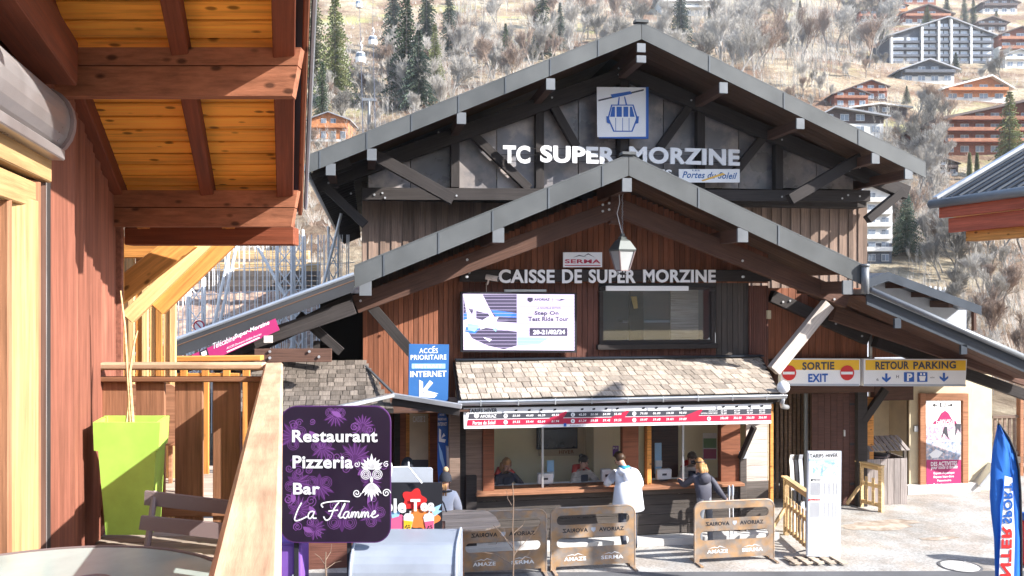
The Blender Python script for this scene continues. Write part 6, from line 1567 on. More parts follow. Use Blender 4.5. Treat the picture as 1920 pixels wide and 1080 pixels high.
h = MB(); h.tube([(-.10, .17, 1.47), (-.12, .02, 1.45), (0, -.04, 1.42), (.12, .02, 1.45), (.10, .17, 1.47)], [.045, .06, .075, .06, .045], 8); h.ball((0, -.04, 1.38), .11, (1.1, .6, 1)); kid('hood', h, m_jw)
h = MB(); h.tube([(-.08, .20, 1.50), (-.02, .10, 1.51), (.08, .14, 1.50)], .035, 8); kid('collar', h, m_teal)
# child in dark jacket with ski poles
cl = Vector((P(1322, 0, 15.2).x, 15.2, 0))
Jc = stand(.18, look=(-.3, 1, 0), el_l=(-.30, .34, 1.22), wrist_l=(-.30, .55, 1.28), hand_l=(-.27, .62, 1.30), el_r=(.33, .0, 1.12), wrist_r=(.50, .08, .96), hand_r=(.56, .1, .92))
root, M, kid, hc, fw, rtt, upv = person('child in a dark hooded jacket leaning on the counter holding white ski poles', cl, .1, Jc, rad(1.12, .20), bones_std(), cols(m_jd, m_gtrs), hair=('long', m_hairg), scale=.93)
h = MB(); h.ball((0, .0, 1.42), .12, (1.15, .6, 1)); h.tube([(-.1, .14, 1.48), (0, .03, 1.47), (.1, .14, 1.48)], .05, 8); kid('hood', h, m_jd)
h = MB(); h.tube([hc+rtt*(.125)*math.cos(a)+fw*.125*math.sin(a)+upv*.06 for a in [k*PI/6 for k in range(13)]], .010, 6); kid('goggle_strap', h, m_ink)
h = MB(); h.box(hc+fw*.12+upv*.07, (.15, .05, .07)); kid('goggles', h, m_ink)
for i, dx in enumerate((0, .09)):
    o = thing('ski_pole', ('white ski pole held nearest the child' if i == 0 else 'second white ski pole just right of the first'), 'ski pole', cl+Vector((.62+dx, .1, 0)))
    b = MB(); p = cl+Vector((.52+dx, .10+dx*.4, 0)); b.tube([p+Vector((.02, 0, 0)), p+Vector((0, 0, 1.15))], .010, 8); b.build('shaft', o, m_white)
    b = MB(); b.lathe([(.022, .95), (.026, 1.08), (.018, 1.14)], p, 10); b.build('grip', o, m_greyp); b = MB(); b.lathe([(.05, .06), (.05, .075), (.015, .09)], p, 12); b.build('basket', o, m_white)
# red jacket person by CAISSE 2
rl_ = Vector((P(765, 0, 15.5).x, 15.5, 0))
person('person in a bright red jacket and black knit hat at the CAISSE 2 door', rl_, 0, stand(.08, look=(.2, 1, 0)), rad(1.2, .2), bones_std(), cols(m_jr, m_jean), hat=(m_knit, None))
# white jacket with pompom hat
wl = Vector((P(834, 0, 14.6).x, 14.6, 0))
root, M, kid, hc, fw, rtt, upv = person('person in a white jacket with navy pompom hat seen from behind', wl, -.2, stand(.05, look=(.2, 1, 0)), rad(1.2, .2), bones_std(), cols(m_jw, m_gtrs), hat=(m_knit, m_fur), scale=.95)
h = MB(); h.tube([(-.13, -.06, 1.46), (0, -.16, 1.3), (.10, -.19, 1.0)], .014, 6); h.tube([(-.12, .02, 1.48), (0, -.09, 1.50), (.12, .02, 1.48)], .022, 8); kid('strap', h, m_ink)
h = MB()
for k in range(4): h.tube([hc+rtt*(-.05+.03*k)-fw*.10-upv*.05, hc+rtt*(-.09+.05*k)-fw*.15-upv*.25], [.022, .012], 6)
kid('hair_strands', h, m_hairg)
# staff behind the glass
sy = 16.5
def seated(lean=.0, **k):
    J = stand(lean, **k); J = {a: Vector(v) for a, v in J.items()}
    for a in ('pelvis', 'waist', 'chest', 'neck', 'head', 'crown', 'sh_l', 'sh_r', 'el_l', 'el_r', 'wrist_l', 'wrist_r', 'hand_l', 'hand_r', 'hip_l', 'hip_r'): J[a] = J[a]-Vector((0, 0, .35))
    J['knee_l'] = Vector((-.12, .42, .52)); J['knee_r'] = Vector((.12, .42, .52)); J['ank_l'] = Vector((-.12, .40, .1)); J['ank_r'] = Vector((.12, .40, .1)); J['toe_l'] = Vector((-.12, .55, .04)); J['toe_r'] = Vector((.12, .55, .04)); return J
m_vest = M_('red_vest', (.5, .05, .04), .6, 0, 0, bump=.2)
def cashier(label, px, hair, top, yaw, **k):
    q = Vector((P(px, 0, sy).x, sy, .18)); r = person(label, q, PI+yaw, seated(.12, el_l=(-.33, .2, 1.2), wrist_l=(-.25, .42, 1.15), hand_l=(-.2, .5, 1.15), **k), rad(1.05, .18), bones_std(fore=4), cols(top, m_jean, fore=m_jd), hair=hair)
    h = MB(); h.tube([(-.17, .10, 1.08), (-.09, .0, 1.17), (.09, .0, 1.17), (.17, .10, 1.08)], [.06, .07, .07, .06], 8); r[2]('shoulder_yoke', h, m_vest)
    h = MB(); h.box((0, .205, .84), (.14, .04, .42)); r[2]('dark_shirt_front', h, m_jd)
    st = thing('office_stool', 'stool under the '+label.split(' working')[0].replace('dark haired ', 'dark haired '), 'stool', q); b = MB(); b.lathe([(.25, -.04), (.25, -.02), (.03, 0), (.03, .40), (.19, .42), (.19, .47)], q, 14); b.build('seat_column', st, m_ink); b = MB(); b.lathe([(.2, .42), (.2, .49)], q, 14); b.build('cushion', st, m_dgrey)
cashier('dark haired cashier in a white and red jacket working at the left window', 1085, ('bun', m_hairk), m_pale, .35)
cashier('cashier in a white and red jacket working behind the right window', 1296, ('short', m_hairb), m_pale, -.3)
cashier('cashier in a grey top working by the leftmost kiosk pane', 944, ('long', m_hairg), m_jd, .2)
# ================================================================ HILLSIDE: trees, chalets, gondolas
def H(px, py, t0=26, t1=880):
    d = ray(px, py); t = t0
    while t < t1:
        p = Vector((0, 0, CAMZ))+d*t
        if hz(p.x, p.y) > p.z: return Vector((p.x, p.y, hz(p.x, p.y))), t
        t += 1.0 if t > 60 else .4
    return None, None
def bark(name, c, **k): return M_(name, c, .85, 0, .18, blotch=.15, bscale=.6, bump=0, spec=.1, **k)
m_twig = [bark('pale_twigs', (.40, .375, .34)), bark('grey_twigs', (.22, .205, .18)), bark('russet_twigs', (.28, .21, .165))]
m_trunk = bark('grey_bark', (.24, .22, .20))
def leafm(name, c, c2): return M_(name, c, .75, 0, .25, blotch=.35, bscale=.5, bump=0, spec=.12, col2=c2)
m_con = [leafm('spruce_needles', (.045, .075, .045), (.09, .12, .06)), leafm('sunlit_spruce', (.17, .20, .09), (.27, .28, .13)), leafm('blue_spruce', (.07, .11, .085), (.13, .16, .11))]  # sunlit_spruce is yellower, with the paleness of sunshine put into its colour
def bare_meshes(seed, spread=.55, ht=10.0, levels=5, dens=1.0):
    rr = random.Random(seed); tr = MB(); cr = MB()
    def seg(b, p, q, r0, r1, n=3):
        d = (q-p).normalized(); u = d.cross(Vector((.3, .2, 1)));  u.normalize(); v = d.cross(u); k = len(b.v)
        for pp, r in ((p, r0), (q, r1)):
            for i in range(n): a = 2*PI*i/n; b.v.append(tuple(pp+(u*math.cos(a)+v*math.sin(a))*r))
        for i in range(n): b.f.append((k+i, k+(i+1) % n, k+n+(i+1) % n, k+n+i)); b.m.append(0)
    def grow(p, d, L, r, lv):
        n = 3 if lv > 1 else 2; q = p
        for i in range(n):
            d2 = (d+Vector((rr.gauss(0, .13), rr.gauss(0, .13), rr.gauss(.05, .08)))).normalized(); q2 = q+d2*(L/n); r2 = r*(1-.28*(i+1)/n)
            seg(tr if lv >= levels-0 else cr, q, q2, r*(1-.28*i/n), r2, 5 if lv >= levels-1 else 3); q = q2; d = d2
            if lv > 0 and (i > 0 or lv < levels):
                for _ in range(rr.choice((1, 1, 2)) if lv > 1 else 2):
                    a = rr.random()*2*PI; u = d.cross(Vector((math.cos(a), math.sin(a), .1))).normalized()
                    nd = (d*(1-spread*.5)+u*spread*rr.uniform(.8, 1.4)+Vector((0, 0, .22))).normalized()
                    grow(q, nd, L*rr.uniform(.55, .78), max(r2*.62, .02), lv-1)
        if lv > 0: grow(q, d, L*.6, max(r2*.8, .016), lv-1)
    grow(Vector((0, 0, -.3)), Vector((0, 0, 1)), ht*.40, ht*.022, levels)
    return tr, cr
BARE = []
for s, sp, ht in ((1, .36, 11), (2, .48, 9), (3, .24, 13), (5, .40, 10), (8, .28, 12)):
    tr, cr = bare_meshes(s, sp, ht, 5 if s != 3 else 5)
    BARE.append((tr.mesh(m_trunk), [cr.mesh(m) for m in m_twig], ht))
def conifer_mesh(seed, ht=16, wd=2.6):
    rr = random.Random(seed); t = MB(); c = MB(); t.tube([(0, 0, -.5), (0, 0, ht*.5), (0, 0, ht)], [.2, .12, .02], 6)
    z = ht*.06
    while z < ht*.985:
        f = z/ht; L0 = wd*(1-f)**.8*(.85+.3*rr.random())+.12; n = 11 if f < .7 else 7
        for k in range(n):
            if rr.random() < .12: continue
            a = 2*PI*(k+rr.random()*.8)/n; L = L0*rr.uniform(.65, 1.15); dx, dy = math.cos(a), math.sin(a); m = max(3, int(L/.32))
            for j in range(m):
                u = (j+.5)/m; x = L*u; zz_ = z+.12*L-L*.42*u*u+rr.gauss(0, .05); wv = .34*(1-u*.5)+.1
                for s in (-1, 1):
                    sx, sy = -dy*s, dx*s; p = Vector((dx*x, dy*x, zz_)); q = p+Vector((dx*.22+sx*wv, dy*.22+sy*wv, -.12-.18*rr.random())); r_ = p+Vector((dx*.36, dy*.36, -.05))
                    c.quad(p, q, r_)
                    if rr.random() < .6: c.quad(p, p+Vector((dx*.1+sx*.15, dy*.1+sy*.15, -.42)), p+Vector((dx*.25, dy*.25, -.1)))
        z += ht*.028
    return t, c
CON = []
for s, ht, wd in ((1, 16, 3.7), (2, 18, 3.1), (3, 14, 4.2), (4, 10, .9)):
    t, c = conifer_mesh(s, ht, wd); CON.append((t.mesh(m_trunk), [c.mesh(m) for m in m_con], ht))
PLACED = []
def place_tree(kind, mats, mi, px, py, hpx, label, cat, name, group, t0=26, squash=1):
    p, t = H(px, py, t0)
    if p is None: return None
    hm = hpx*t/1600; s = hm/mats[2]; a = random.random()*6.28
    o = thing(name, label, cat, p, group)
    M = Matrix.Translation(p) @ Matrix.Rotation(a, 4, 'Z') @ Matrix.Diagonal((s*squash, s*squash, s, 1))
    link('trunk', mats[0], o, M); link('crown', mats[1][mi], o, M)
    PLACED.append((o, px)); return o
# conifers seen one by one
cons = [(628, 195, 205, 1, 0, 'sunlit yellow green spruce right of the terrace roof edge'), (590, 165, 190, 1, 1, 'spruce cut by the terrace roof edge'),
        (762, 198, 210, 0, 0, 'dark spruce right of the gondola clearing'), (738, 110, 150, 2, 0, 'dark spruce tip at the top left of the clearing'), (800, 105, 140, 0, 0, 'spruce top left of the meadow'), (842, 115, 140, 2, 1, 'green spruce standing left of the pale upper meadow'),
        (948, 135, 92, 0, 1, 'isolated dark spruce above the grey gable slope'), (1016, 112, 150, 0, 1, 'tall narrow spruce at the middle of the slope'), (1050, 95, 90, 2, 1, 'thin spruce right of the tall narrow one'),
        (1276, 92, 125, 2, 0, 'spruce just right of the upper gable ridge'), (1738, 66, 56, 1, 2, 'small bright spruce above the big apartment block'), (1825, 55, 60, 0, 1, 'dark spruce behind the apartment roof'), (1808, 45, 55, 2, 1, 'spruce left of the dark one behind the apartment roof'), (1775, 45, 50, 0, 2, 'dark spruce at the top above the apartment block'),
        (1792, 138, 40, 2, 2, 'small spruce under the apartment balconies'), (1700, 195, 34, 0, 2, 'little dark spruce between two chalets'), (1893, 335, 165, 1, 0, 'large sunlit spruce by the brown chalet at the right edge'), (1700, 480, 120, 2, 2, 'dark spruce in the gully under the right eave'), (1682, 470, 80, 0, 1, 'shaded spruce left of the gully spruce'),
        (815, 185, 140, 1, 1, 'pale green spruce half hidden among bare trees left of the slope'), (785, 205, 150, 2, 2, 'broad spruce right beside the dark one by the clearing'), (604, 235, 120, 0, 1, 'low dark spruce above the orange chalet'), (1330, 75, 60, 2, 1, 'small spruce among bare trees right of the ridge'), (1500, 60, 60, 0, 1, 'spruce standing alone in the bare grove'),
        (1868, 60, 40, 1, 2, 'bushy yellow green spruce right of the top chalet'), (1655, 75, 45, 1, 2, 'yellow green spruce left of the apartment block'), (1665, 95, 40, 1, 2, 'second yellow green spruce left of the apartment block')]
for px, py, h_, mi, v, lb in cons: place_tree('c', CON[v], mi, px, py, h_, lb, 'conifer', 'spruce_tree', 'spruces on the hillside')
for px, lb in ((1818, 'left columnar green cypress above the right roof corner'), (1832, 'right columnar green cypress above the right roof corner')):
    place_tree('c', CON[3], 1, px, 338, 52, lb, 'conifer', 'cypress_tree', None, squash=1.1)
# bare trees
rb_ = random.Random(21)
zones = [  # x0, x1, y0, y1, count, hmin, hmax, phrase
    (590, 700, 150, 260, 14, 45, 80, 'left of the grey gable'), (590, 760, 262, 300, 5, 30, 45, 'above the left eave'), (730, 860, 120, 235, 26, 60, 110, 'above the left roof slope'), (860, 1010, 100, 180, 20, 50, 90, 'above the middle of the left roof slope'), (1000, 1190, 30, 125, 30, 50, 85, 'above the gable near the ridge'),
    (850, 1200, 0, 60, 16, 35, 60, 'on the pale upper meadow'), (1240, 1420, 60, 150, 22, 60, 110, 'right of the gable ridge'), (1400, 1660, 40, 135, 30, 50, 105, 'in the grove left of the apartment block'), (1300, 1600, 0, 50, 14, 40, 60, 'along the top of the slope'), (1450, 1560, 160, 230, 8, 30, 55, 'behind the right roof slope'), (1660, 1770, 220, 330, 18, 40, 90, 'between the brown chalet and the grey roof'),
    (1590, 1660, 120, 150, 6, 25, 40, 'above the twin gable chalet'), (1840, 1900, 120, 160, 6, 30, 55, 'right of the apartment block'), (1650, 1760, 330, 480, 16, 60, 120, 'in the gully below the upper eave'), (1700, 1920, 440, 560, 26, 50, 130, 'in the meadow below the right roof corner'), (1760, 1920, 560, 720, 14, 60, 120, 'above the exit wing roof'), (340, 560, 480, 560, 10, 30, 70, 'behind the white lattice masts')]
nt_ = 0
for x0, x1, y0, y1, n, h0, h1, ph in zones:
    for i in range(n):
        px, py = rb_.uniform(x0, x1), rb_.uniform(y0, y1); v = rb_.randrange(5); mi = rb_.choice((0, 0, 1, 2))
        lb = 'bare leafless %s tree %s' % (('pale', 'grey', 'reddish')[mi], ph); nt_ += 1
        place_tree('b', BARE[v], mi, px, py, rb_.uniform(h0, h1), lb, 'bare tree', 'bare_tree', 'bare %s trees %s' % (('pale', 'grey', 'reddish')[mi], ph))
ORD = ['leftmost', 'second', 'third', 'fourth', 'fifth', 'sixth', 'seventh', 'eighth', 'ninth', 'tenth', 'eleventh', 'twelfth', 'thirteenth', 'fourteenth', 'fifteenth', 'sixteenth', 'seventeenth', 'eighteenth', 'nineteenth', 'twentieth']
byl = {}
for o, px in PLACED: byl.setdefault(o['label'], []).append((px, o))
for lb, l in byl.items():
    if len(l) < 2: continue
    l.sort(key=lambda q: q[0])
    for i, (px, o) in enumerate(l):
        w_ = ORD[i] if i < len(ORD) else None
        if i == len(l)-1: o['label'] = 'rightmost '+lb
        elif i == 0: o['label'] = 'leftmost '+lb
        elif w_: o['label'] = lb+', '+w_+' from left'
# upright thicket of young stems
th_b = [MB(), MB()]; rs = random.Random(9)
for i in range(6600):
    x0, x1, y0, y1 = rs.choice(((590, 860, 110, 300), (700, 1000, 90, 240), (850, 1190, 20, 130), (1220, 1560, 10, 190), (1400, 1660, 20, 150), (1640, 1780, 200, 480), (1700, 1930, 430, 740), (1240, 1500, -10, 60), (120, 590, 60, 420), (-300, 590, 20, 300)))
    px, py = rs.uniform(x0, x1), rs.uniform(y0, y1); 
    if noise.noise(Vector((px*.012, py*.02, 5))) < -.18: continue
    p, t = H(px, py, 30)
    if p is None: continue
    h_ = rs.uniform(20, 55)/1600*t*(1 if t > 70 else .8); b = th_b[rs.random() < .5]; r = .00022*t+.01
    lx, ly = rs.gauss(0, .06)*h_, rs.gauss(0, .06)*h_; top = p+Vector((lx, ly, h_))
    b.quad(p-Vector((r, 0, .2)), p+Vector((r, 0, -.2)), top); b.quad(p-Vector((0, r, .2)), p+Vector((0, r, -.2)), top)
    for j in range(9):
        u = rs.uniform(.25, .95); a = rs.random()*6.28; L = h_*(1-u)*.55+.25; q = p.lerp(top, u); e = q+Vector((math.cos(a)*L*.6, math.sin(a)*L*.6, L))
        b.quad(q-Vector((r*.5, 0, 0)), q+Vector((r*.5, 0, r)), e)
for b, m in zip(th_b, (m_twig[0], m_twig[1])):
    o = b.build('sapling_thicket', None, m, kind='stuff'); o['label'] = 'pale thicket of young leafless stems on the slope'
# uncountable scrub on the slope
sc_b = [MB() for _ in range(3)]; rs = random.Random(3)
for i in range(15000):
    t = 40+rs.random()**1.2*520; px = rs.uniform(300, 2050); xc = (px-960)/1600*t; q = W(xc, t, 0)
    if q.y < 32: continue
    dn_ = noise.noise(Vector((q.x*.02, q.y*.02, 11)))
    if dn_ < -.12 and rs.random() < .75: continue
    z = hz(q.x, q.y); k = rs.choice((0, 0, 1, 2)); s = rs.uniform(.5, 1.6)*(1 if t < 250 else 1.6); b = sc_b[k]
    for j in range(9 if t < 200 else 7):
        a = rs.random()*6.28; r = rs.random()*.5*s; base = Vector((q.x+math.cos(a)*r*.4, q.y+math.sin(a)*r*.4, z-.1)); tip = base+Vector((math.cos(a)*s*rs.uniform(.2, .7), math.sin(a)*s*rs.uniform(.2, .7), s*rs.uniform(.6, 1.5))); wv = .03*s+.012*t/60
        b.quad(base, base+Vector((wv, wv*.3, 0)), tip)
for b, m, nm in zip(sc_b, m_twig, ('dry_scrub', 'dry_scrub', 'dry_scrub')): b.build(nm, None, m, kind='stuff')
for o in [o for o in COL.objects if o.name.startswith('dry_scrub')]: o['label'] = 'dry leafless scrub covering the hillside'

# unseen wooded slope behind the viewpoint, added to darken reflections in the glass
ob_ = MB(); n = 60
for j, (r, z) in enumerate(((70, -.06), (120, 8), (220, 45), (380, 120), (440, 150))):
    for i in range(n+1):
        a = PI*1.0+PI*i/n; k = 1+.06*noise.noise(Vector((i*.3, j, 0))); ob_.v.append((r*1.4*k*math.cos(a), r*k*math.sin(a)-8, z*(1+.25*noise.noise(Vector((i*.25, j*.7, 4))))))
for j in range(4):
    for i in range(n): a = j*(n+1)+i; ob_.f.append((a, a+n+1, a+n+2, a+1)); ob_.m.append(0)
ob_.build('unseen_slope', None, M_('wooded_slope', (.07, .075, .05), .95, 0, 0, blotch=.4, bscale=.05, bump=0, col2=(.20, .16, .12)), kind='structure')
# ---------------------------------------------------------------- chalets
m_win = M_('far_window_glass', (.18, .21, .25), .15, 0, .3, bump=0, spec=.7); m_wframe = M_('far_white_frame', (.6, .6, .6), .6, 0, 0, bump=0)
m_cr = [wood('chalet_redbrown', (.24, .085, .05), var=.05, grain=(2, 5, 5)), wood('chalet_dark', (.09, .065, .06), var=.05, grain=(2, 5, 5)), wood('chalet_orange', (.50, .21, .09), var=.05, grain=(2, 5, 5)), M_('chalet_white', (.66, .65, .62), .8, 0, 0), wood('chalet_slate', (.11, .12, .14), var=.05, grain=(2, 5, 5))]
m_balc = wood('balcony_brown', (.33, .15, .09), grain=(2, 5, 5)); m_cursky = M_('curtain_sky_pane', (.62, .65, .70), .25, 0, .15, bump=0, spec=.6)  # pale pane colour stands for curtains and for sky reflected in the glass
m_rf = [M_('far_roof_brown', (.13, .10, .09), .7), M_('far_roof_grey', (.30, .31, .33), .6), M_('far_roof_light', (.66, .64, .60), .6)]
def chalet(label, x0, x1, yb, yt, wall, base, roof, floors=2, cols=3, yaw=0, cat='chalet', pitch=None, name='chalet', balc=True, t0=26, apx=.5, basefrac=.3, depth=None, tt=None):
    p, t = H((x0+x1)/2, yb, t0)
    if tt: t = tt; p = C((x0+x1)/2, yb, t)
    if p is None: return
    wd = (x1-x0)/1600*t; h = (yb-yt)/1600*t; dp = depth or wd*.9
    o = thing(name, label, cat, p)
    R = (RV*math.cos(yaw)+FV*math.sin(yaw)); N = R.cross(Vector((0, 0, 1))); Z = Vector((0, 0, 1)); pl = Plane(p, R)
    ov = wd*.07; w2 = wd/2-ov; rise = pitch if pitch is not None else .36*wd/2; ax = -w2+2*w2*apx
    he = h-rise; rl_ = rise/max(abs(-wd/2-ax), abs(wd/2-ax))
    def at(x, z, y=0): return p+R*x+Z*z-N*y      # y positive goes back
    hb_ = he*basefrac
    zl_ = he+rise*(1-(ax+w2)/(ax+wd/2)) if ax > -w2 else he; zr_ = he+rise*(1-(w2-ax)/(wd/2-ax)) if ax < w2 else he
    prism('base_wall', o, [at(-w2, -4), at(w2, -4), at(w2, hb_), at(-w2, hb_)], -N*dp, m_cr[base])
    prism('wall', o, [at(-w2-.05, hb_, -.04), at(w2+.05, hb_, -.04), at(w2+.05, zr_, -.04), at(ax, h-.1, -.04), at(-w2-.05, zl_, -.04)], -N*(dp+.08), m_cr[wall])
    for s in (-1, 1):
        e = at(s*wd/2, he, -wd*.08); a = at(ax, h, -wd*.08)
        prism('roof', o, [e, a, a-Z*wd*.022, e-Z*wd*.022], -N*(dp+wd*.16), m_rf[roof])
    bw, bh = 2*w2/cols, (h-rise*.55)/floors
    for f in range(floors):
        zf = f*bh
        for c in range(cols):
            xc = -w2+bw*(c+.5); zt_ = zf+bh*.82
            lim = he+rise*(1-abs(xc-ax)/(abs((wd/2 if xc > ax else -wd/2)-ax)+.01))
            if zt_ > lim-.3: continue
            fr_ = box('window', o, at(xc, zf+bh*.52, -.07), (bw*.55, .06, bh*.58), m_wframe, x=R, bev=0)
            for sx in (-1, 1): box('pane', fr_, at(xc+sx*bw*.135, zf+bh*.52, -.11), (bw*.235, .03, bh*.5), m_win, x=R, bev=0)
        if balc and f > 0:
            zz_ = zf+bh*.08; lw = 2*w2*.96
            box('balcony_floor', o, at(0, zz_, -wd*.04), (lw, wd*.08, .12), m_cr[wall], x=R, bev=0); box('balcony_rail', o, at(0, zz_+bh*.17, -wd*.078), (lw, .06, bh*.28), m_balc if wall == 0 else m_cr[wall], x=R, bev=0)
    q = at(ax*.3+w2*.3, h-rise*.2, dp*.5); box('chimney', o, q, (wd*.05, wd*.05, wd*.09), m_cr[3], bev=0)
    return o
def apartment():
    p, t = H(1765, 120); x0, x1 = 1665, 1868; wd = (x1-x0)/1600*t; h = 88/1600*t; R = RV; N = R.cross(Vector((0, 0, 1))); Z = Vector((0, 0, 1)); p = p-R*0
    o = thing('apartment_block', 'large slate grey apartment block with five rows of balconies and white pillars', 'apartment building', p)
    at = lambda x, z, y=0: p+R*x+Z*z-N*y
    w2 = wd*.48; rise = h*.40; he = h-rise; ax = 0.05*wd
    prism('wall', o, [at(-w2, -4), at(w2, -4), at(w2, he*.98), at(ax, h-.3), at(-w2, he*.98)], -N*14, m_cr[4])
    for s in (-1, 1):
        e = at(s*wd/2, he, -1.6); a = at(ax, h, -1.6); prism('roof', o, [e, a, a-Z*.4, e-Z*.4], -N*17, m_rf[1])
    xs = [-w2, -w2+.30*2*w2, -w2+.46*2*w2, -w2+.58*2*w2, -w2+.77*2*w2, w2]
    for x in xs[1:-1]+[xs[0]+.3]:
        zt_ = he+rise*(1-abs(x-ax)/(wd/2))-.6; prism('pillar', o, [at(x-.35, -3, -1.4), at(x+.35, -3, -1.4), at(x+.35, zt_, -1.4), at(x-.35, zt_, -1.4)], -N*1.2, m_cr[3])
    nf = 5; fh = (he+rise*.32)/nf
    for f in range(nf+1):
        for i in range(5):
            a, c = xs[i]+.4, xs[i+1]-.4; xm = (a+c)/2; z = f*fh
            lim = he+rise*(1-abs(xm-ax)/(wd/2))
            if z+fh*.8 > lim: continue
            box('balcony', o, at(xm, z+.32, -1.1), (c-a, .12, fh*.34), m_cr[4], x=R, bev=0); box('balcony_floor', o, at(xm, z+.1, -.5), (c-a, 1.3, .12), m_cr[4], x=R, bev=0)
            nw = 2 if i in (0, 4) else 2
            for k in range(nw):
                xx = a+(c-a)*(k+.5)/nw; w_ = box('window', o, at(xx, z+fh*.62, -.05), ((c-a)/nw*.8, .06, fh*.52), m_wframe, x=R, bev=0)
                box('pane', w_, at(xx, z+fh*.62, -.09), ((c-a)/nw*.72, .03, fh*.44), m_cursky, x=R, bev=0)
apartment()
chalet('dark slate chalet with white ground floor just below the apartment block', 1683, 1797, 156, 111, 4, 3, 1, 2, 4, basefrac=.5)
chalet('front gable of the brown twin gable chalet with tall pale window', 1560, 1632, 203, 165, 0, 0, 0, 2, 3, basefrac=.2)
chalet('rear gable of the brown twin gable chalet', 1597, 1668, 190, 151, 0, 1, 0, 2, 3)
chalet('orange chalet with pale sweeping roof right of the slate chalet', 1762, 1897, 190, 143, 2, 3, 2, 2, 4, apx=.72)
chalet('white walled chalet with long dark roof half hidden by the right roof slope', 1530, 1666, 255, 201, 1, 3, 1, 2, 4, apx=.2, pitch=2.0, basefrac=.62, balc=False)
chalet('wide flat grey roofed garage behind the white walled chalet', 1588, 1708, 214, 194, 1, 1, 2, 1, 4, pitch=1.0, balc=False)
chalet('big brown chalet with long balconies behind the sunlit spruce', 1752, 1950, 292, 190, 0, 0, 0, 4, 6, apx=.9, basefrac=.2)
chalet('red brown chalet at the top left of the chalet cluster', 1606, 1670, 48, 12, 0, 3, 0, 2, 3)
chalet('small orange chalet between the red brown chalets', 1664, 1704, 40, 4, 2, 0, 0, 2, 2)
chalet('wide red brown chalet right above the apartment roof', 1686, 1788, 48, 9, 0, 3, 0, 2, 4)
chalet('red brown chalet at the upper edge behind the small orange one', 1690, 1760, 8, -25, 0, 0, 0, 2, 3)
chalet('dark chalet with white base at the top right', 1838, 1912, 26, -8, 1, 3, 0, 2, 4, basefrac=.45)
chalet('dark chalet with arched windows right of the apartment block', 1826, 1892, 60, 31, 1, 1, 0, 2, 3)
chalet('chalet with white ground floor cut by the right edge', 1866, 1960, 112, 50, 0, 3, 0, 3, 3, basefrac=.55)
chalet('bright white chalet low at the right edge above the brown chalet', 1880, 1945, 128, 92, 3, 3, 1, 2, 3)
chalet('white apartment block at the very top right of the gable ridge', 1232, 1352, 30, -22, 3, 3, 1, 4, 7, pitch=2.0, cat='apartment building', name='apartment_block')
chalet('orange chalet with two balcony rows left of the grey gable', 574, 658, 268, 212, 2, 3, 1, 2, 4, basefrac=.12)
chalet('modern pale building with long white balconies behind the right eave brace', 1590, 1678, 500, 352, 3, 4, 1, 6, 3, pitch=1.0, name='modern_building', cat='building', basefrac=.3)
chalet('brown chalet roof peeping over the right slope below the spruce', 1736, 1800, 330, 296, 1, 3, 0, 2, 3)
# gondolas, cables, pylon
def gondola(px, py, t, label):
    c = C(px, py, t); o = thing('gondola_cabin', label, 'gondola', c, 'gondolas on the far lift line'); s = 1.0
    b = MB(); b.lathe([(.5, -1.1), (.85, -.9), (.95, 0), (.75, .8), (.45, 1.0)], c, 10); b.build('cabin', o, m_white)
    b = MB(); b.lathe([(.93, -.05), (.965, 0), (.80, .68)], c, 10); b.build('window_band', o, m_win)
    b = MB(); b.tube([c+Vector((0, 0, 1)), c+Vector((.3, 0, 1.8)), c+Vector((0, 0, 2.7))], .07, 6); b.build('hanger', o, m_galv)
for px, py, t, lb in ((676, 108, 150, 'lower white gondola cabin in the forest clearing'), (699, 76, 175, 'middle white gondola cabin in the forest clearing'), (673, 8, 230, 'upper white gondola cabin at the top edge')): gondola(px, py, t, lb)
for a, c, lb in (((672, -60, 300), (676, 100, 150), 'left lift cable rising up the clearing'), ((700, -60, 300), (699, 68, 175), 'right lift cable rising up the clearing')):
    o = thing('lift_cable', lb, 'cable', C(*c)); b = MB(); e = C(c[0]+6, 300, 75); b.tube([C(*a), C(*c)+Vector((0, 0, 2.5)), e], .05, 5); b.build('wire', o, m_dgrey)
py_ = thing('lift_pylon', 'pale steel lift pylon standing left of the grey roof slope', 'pylon', H(692, 245)[0]); q, t = H(692, 245)
b = MB(); b.tube([q, q+Vector((0, 0, 60/1600*t))], [.35, .25], 8); b.build('mast', py_, m_cap); b = MB(); b.box(q+Vector((0, 0, 58/1600*t)), (28/1600*t, .5, .5)); b.build('crossarm', py_, m_cap)
# white lattice masts with netting behind the left lean-to
def mast(px, yb, yt, t, label, wpx=22):
    z0 = C(px, yb, t).z; z1 = C(px, yt, t).z; o = thing('lattice_mast', label, 'mast', Vector((*C(px, yb, t).xy, 0)), 'white lattice masts behind the left canopy')
    h = wpx/1600*t/2; c = C(px, yb, t); c.z = 0; b = MB()
    cs = [c+Vector((sx*h, sy*h, 0)) for sx, sy in ((-1, -1), (1, -1), (1, 1), (-1, 1))]
    for q in cs: b.tube([q, q+Vector((0, 0, z1))], .035, 5)
    b.build('leg_tube', o, m_white); b = MB(); z = .2; k = 0
    while z < z1-.5:
        for i in range(4): a, d = cs[i], cs[(i+1) % 4]; b.tube([a+Vector((0, 0, z)), d+Vector((0, 0, z+.6))] if k % 2 else [d+Vector((0, 0, z)), a+Vector((0, 0, z+.6))], .018, 4)
        z += .6; k += 1
    b.build('lattice_brace', o, m_white); return c, z1
mp = []
for px, yt, t, lb, wp in ((368, 520, 26, 'leftmost white lattice mast', 26), (534, 440, 27, 'white lattice mast behind the middle of the canopy', 28), (560, 430, 31, 'thin white lattice mast right of the middle one', 16), (625, 425, 28, 'white lattice mast nearest the station wall', 18)):
    mp.append(mast(px, 640, yt, t, lb, wp))
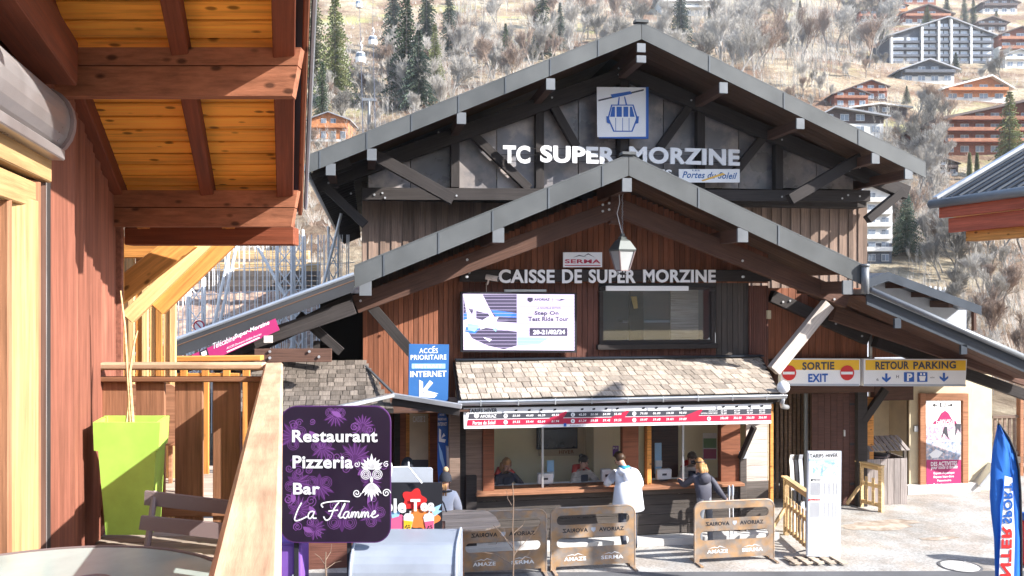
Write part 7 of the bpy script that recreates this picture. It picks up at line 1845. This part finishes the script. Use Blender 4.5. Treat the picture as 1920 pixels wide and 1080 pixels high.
nn = thing('safety_net', 'white vertical cord netting hanging between the lattice masts', 'net', (mp[0][0].x, 26, 0)); b = MB()
for i in range(64):
    px = 336+i*5.1; t = 27.5; p = C(px+random.uniform(-2, 2), 650, t); q = C(px+random.uniform(-6, 6), 440, t); p.z = 0; b.tube([p, q], .014, 3, cap=False)
for y in (500, 545, 590): b.tube([C(335, y+10, 27.5), C(665, y-8, 27.5)], .014, 3)
b.build('cord', nn, m_white, kind='stuff')
for (a, c, lb) in (((395, 640), (440, 420), 'left slanting white stay pole'), ((405, 640), (452, 420), 'second slanting white stay pole close beside the left one'), ((560, 600), (470, 440), 'white stay pole sloping the other way'), ((600, 560), (640, 400), 'right slanting white stay pole')):
    o = thing('stay_pole', lb, 'pole', C(*a, 27)); b = MB(); b.tube([C(*a, 27), C(*c, 27)], .05, 6); b.build('tube', o, m_white)
eb = MB(); rr = random.Random(2); nx, ny = 40, 14
for j in range(ny):
    for i in range(nx): 
        t = 34+j*.9; q = W(wx(300+i*11, t), t, 0); eb.v.append((q.x, q.y, CAMZ-(655-j*9.2+rr.uniform(-4, 4)-550)/1600*t if 0 < j else 0))
for j in range(ny-1):
    for i in range(nx-1): a = j*nx+i; eb.f.append((a, a+1, a+nx+1, a+nx)); eb.m.append(0)
eb.build('earth_bank', None, M_('bare_earth', (.25, .16, .12), .95, 0, 0, blotch=.5, bscale=1.5, bump=.8, col2=(.42, .30, .22)), kind='structure')
# distant low sheds / retaining walls behind the net
for k, (x0, x1, y0, y1, m, lb, t) in enumerate(((420, 580, 470, 486, m_pine, 'upper ochre timber retaining wall behind the netting', 46), (400, 600, 492, 508, m_pine, 'lower ochre timber retaining wall behind the netting', 44), (380, 600, 508, 545, m_cladg, 'dark stone bank behind the netting', 42))):
    a, c = C(x0, y1, t), C(x1, y0, t); o = thing('retaining_wall', lb, 'wall', a)
    n = 4
    for i in range(n): z = a.z+(c.z-a.z)*(i+.5)/n; beam('wall_plank' if k < 2 else 'stone_course', o, Vector((a.x, a.y, z)), Vector((c.x, c.y, z)), .4, (c.z-a.z)/n*.92, m)
lsg = thing('round_no_entry_sign', 'small round sign with red ring and slash left of the magenta sign', 'sign', C(373, 612, 24)); pln = Plane(W(0, 24, 0), RV); a_, b_ = pln.co(pln.pt(373, 611))
ci = lambda r: [(a_+r*math.cos(k*PI/12), b_+r*math.sin(k*PI/12)) for k in range(24)]
plate('disc', lsg, pln, [ci(.13)], .02, m_white); plate('ring', lsg, pln, [ci(.16), ci(.125)], .03, m_crim); quad_px('slash', lsg, pln, [(365, 604), (367, 603), (381, 618), (379, 619)], m_crim, .02); 
b = MB(); b.tube([pln.at(a_, b_-.15), pln.at(a_, 0)], .03, 6); b.build('post', lsg, m_galv)
# little white fence in the meadow
p, t = H(1770, 572); wf_ = thing('meadow_fence', 'small white rail fence in the meadow right of the slate roofed chalet', 'fence', p)
a, c = H(1718, 566)[0], H(1790, 576)[0]
for i in range(9): q = a.lerp(c, i/8); box('post', wf_, Vector((q.x, q.y, hz(q.x, q.y)+.6)), (.12, .12, 1.4), m_white)
for dz in (.5, 1.0): beam('rail', wf_, a+Vector((0, 0, dz)), c+Vector((0, 0, dz)), .06, .12, m_white)

# ---------------------------------------------------------------- air
mh_ = bpy.data.materials.new('air_haze'); mh_.use_nodes = True; n_ = mh_.node_tree; n_.nodes.remove(n_.nodes['Principled BSDF'])
pv = n_.nodes.new('ShaderNodeVolumePrincipled'); pv.inputs['Color'].default_value = (.92, .95, 1, 1); pv.inputs['Density'].default_value = HAZE; pv.inputs['Anisotropy'].default_value = .3
n_.links.new(pv.outputs[0], n_.nodes['Material Output'].inputs['Volume'])
if HAZE > 0:
    b = MB(); b.box((0, 205, 205), (1500, 1410, 440)); hzo = b.build('haze', None, mh_, kind='stuff'); hzo['label'] = 'thin pale air haze over the valley'
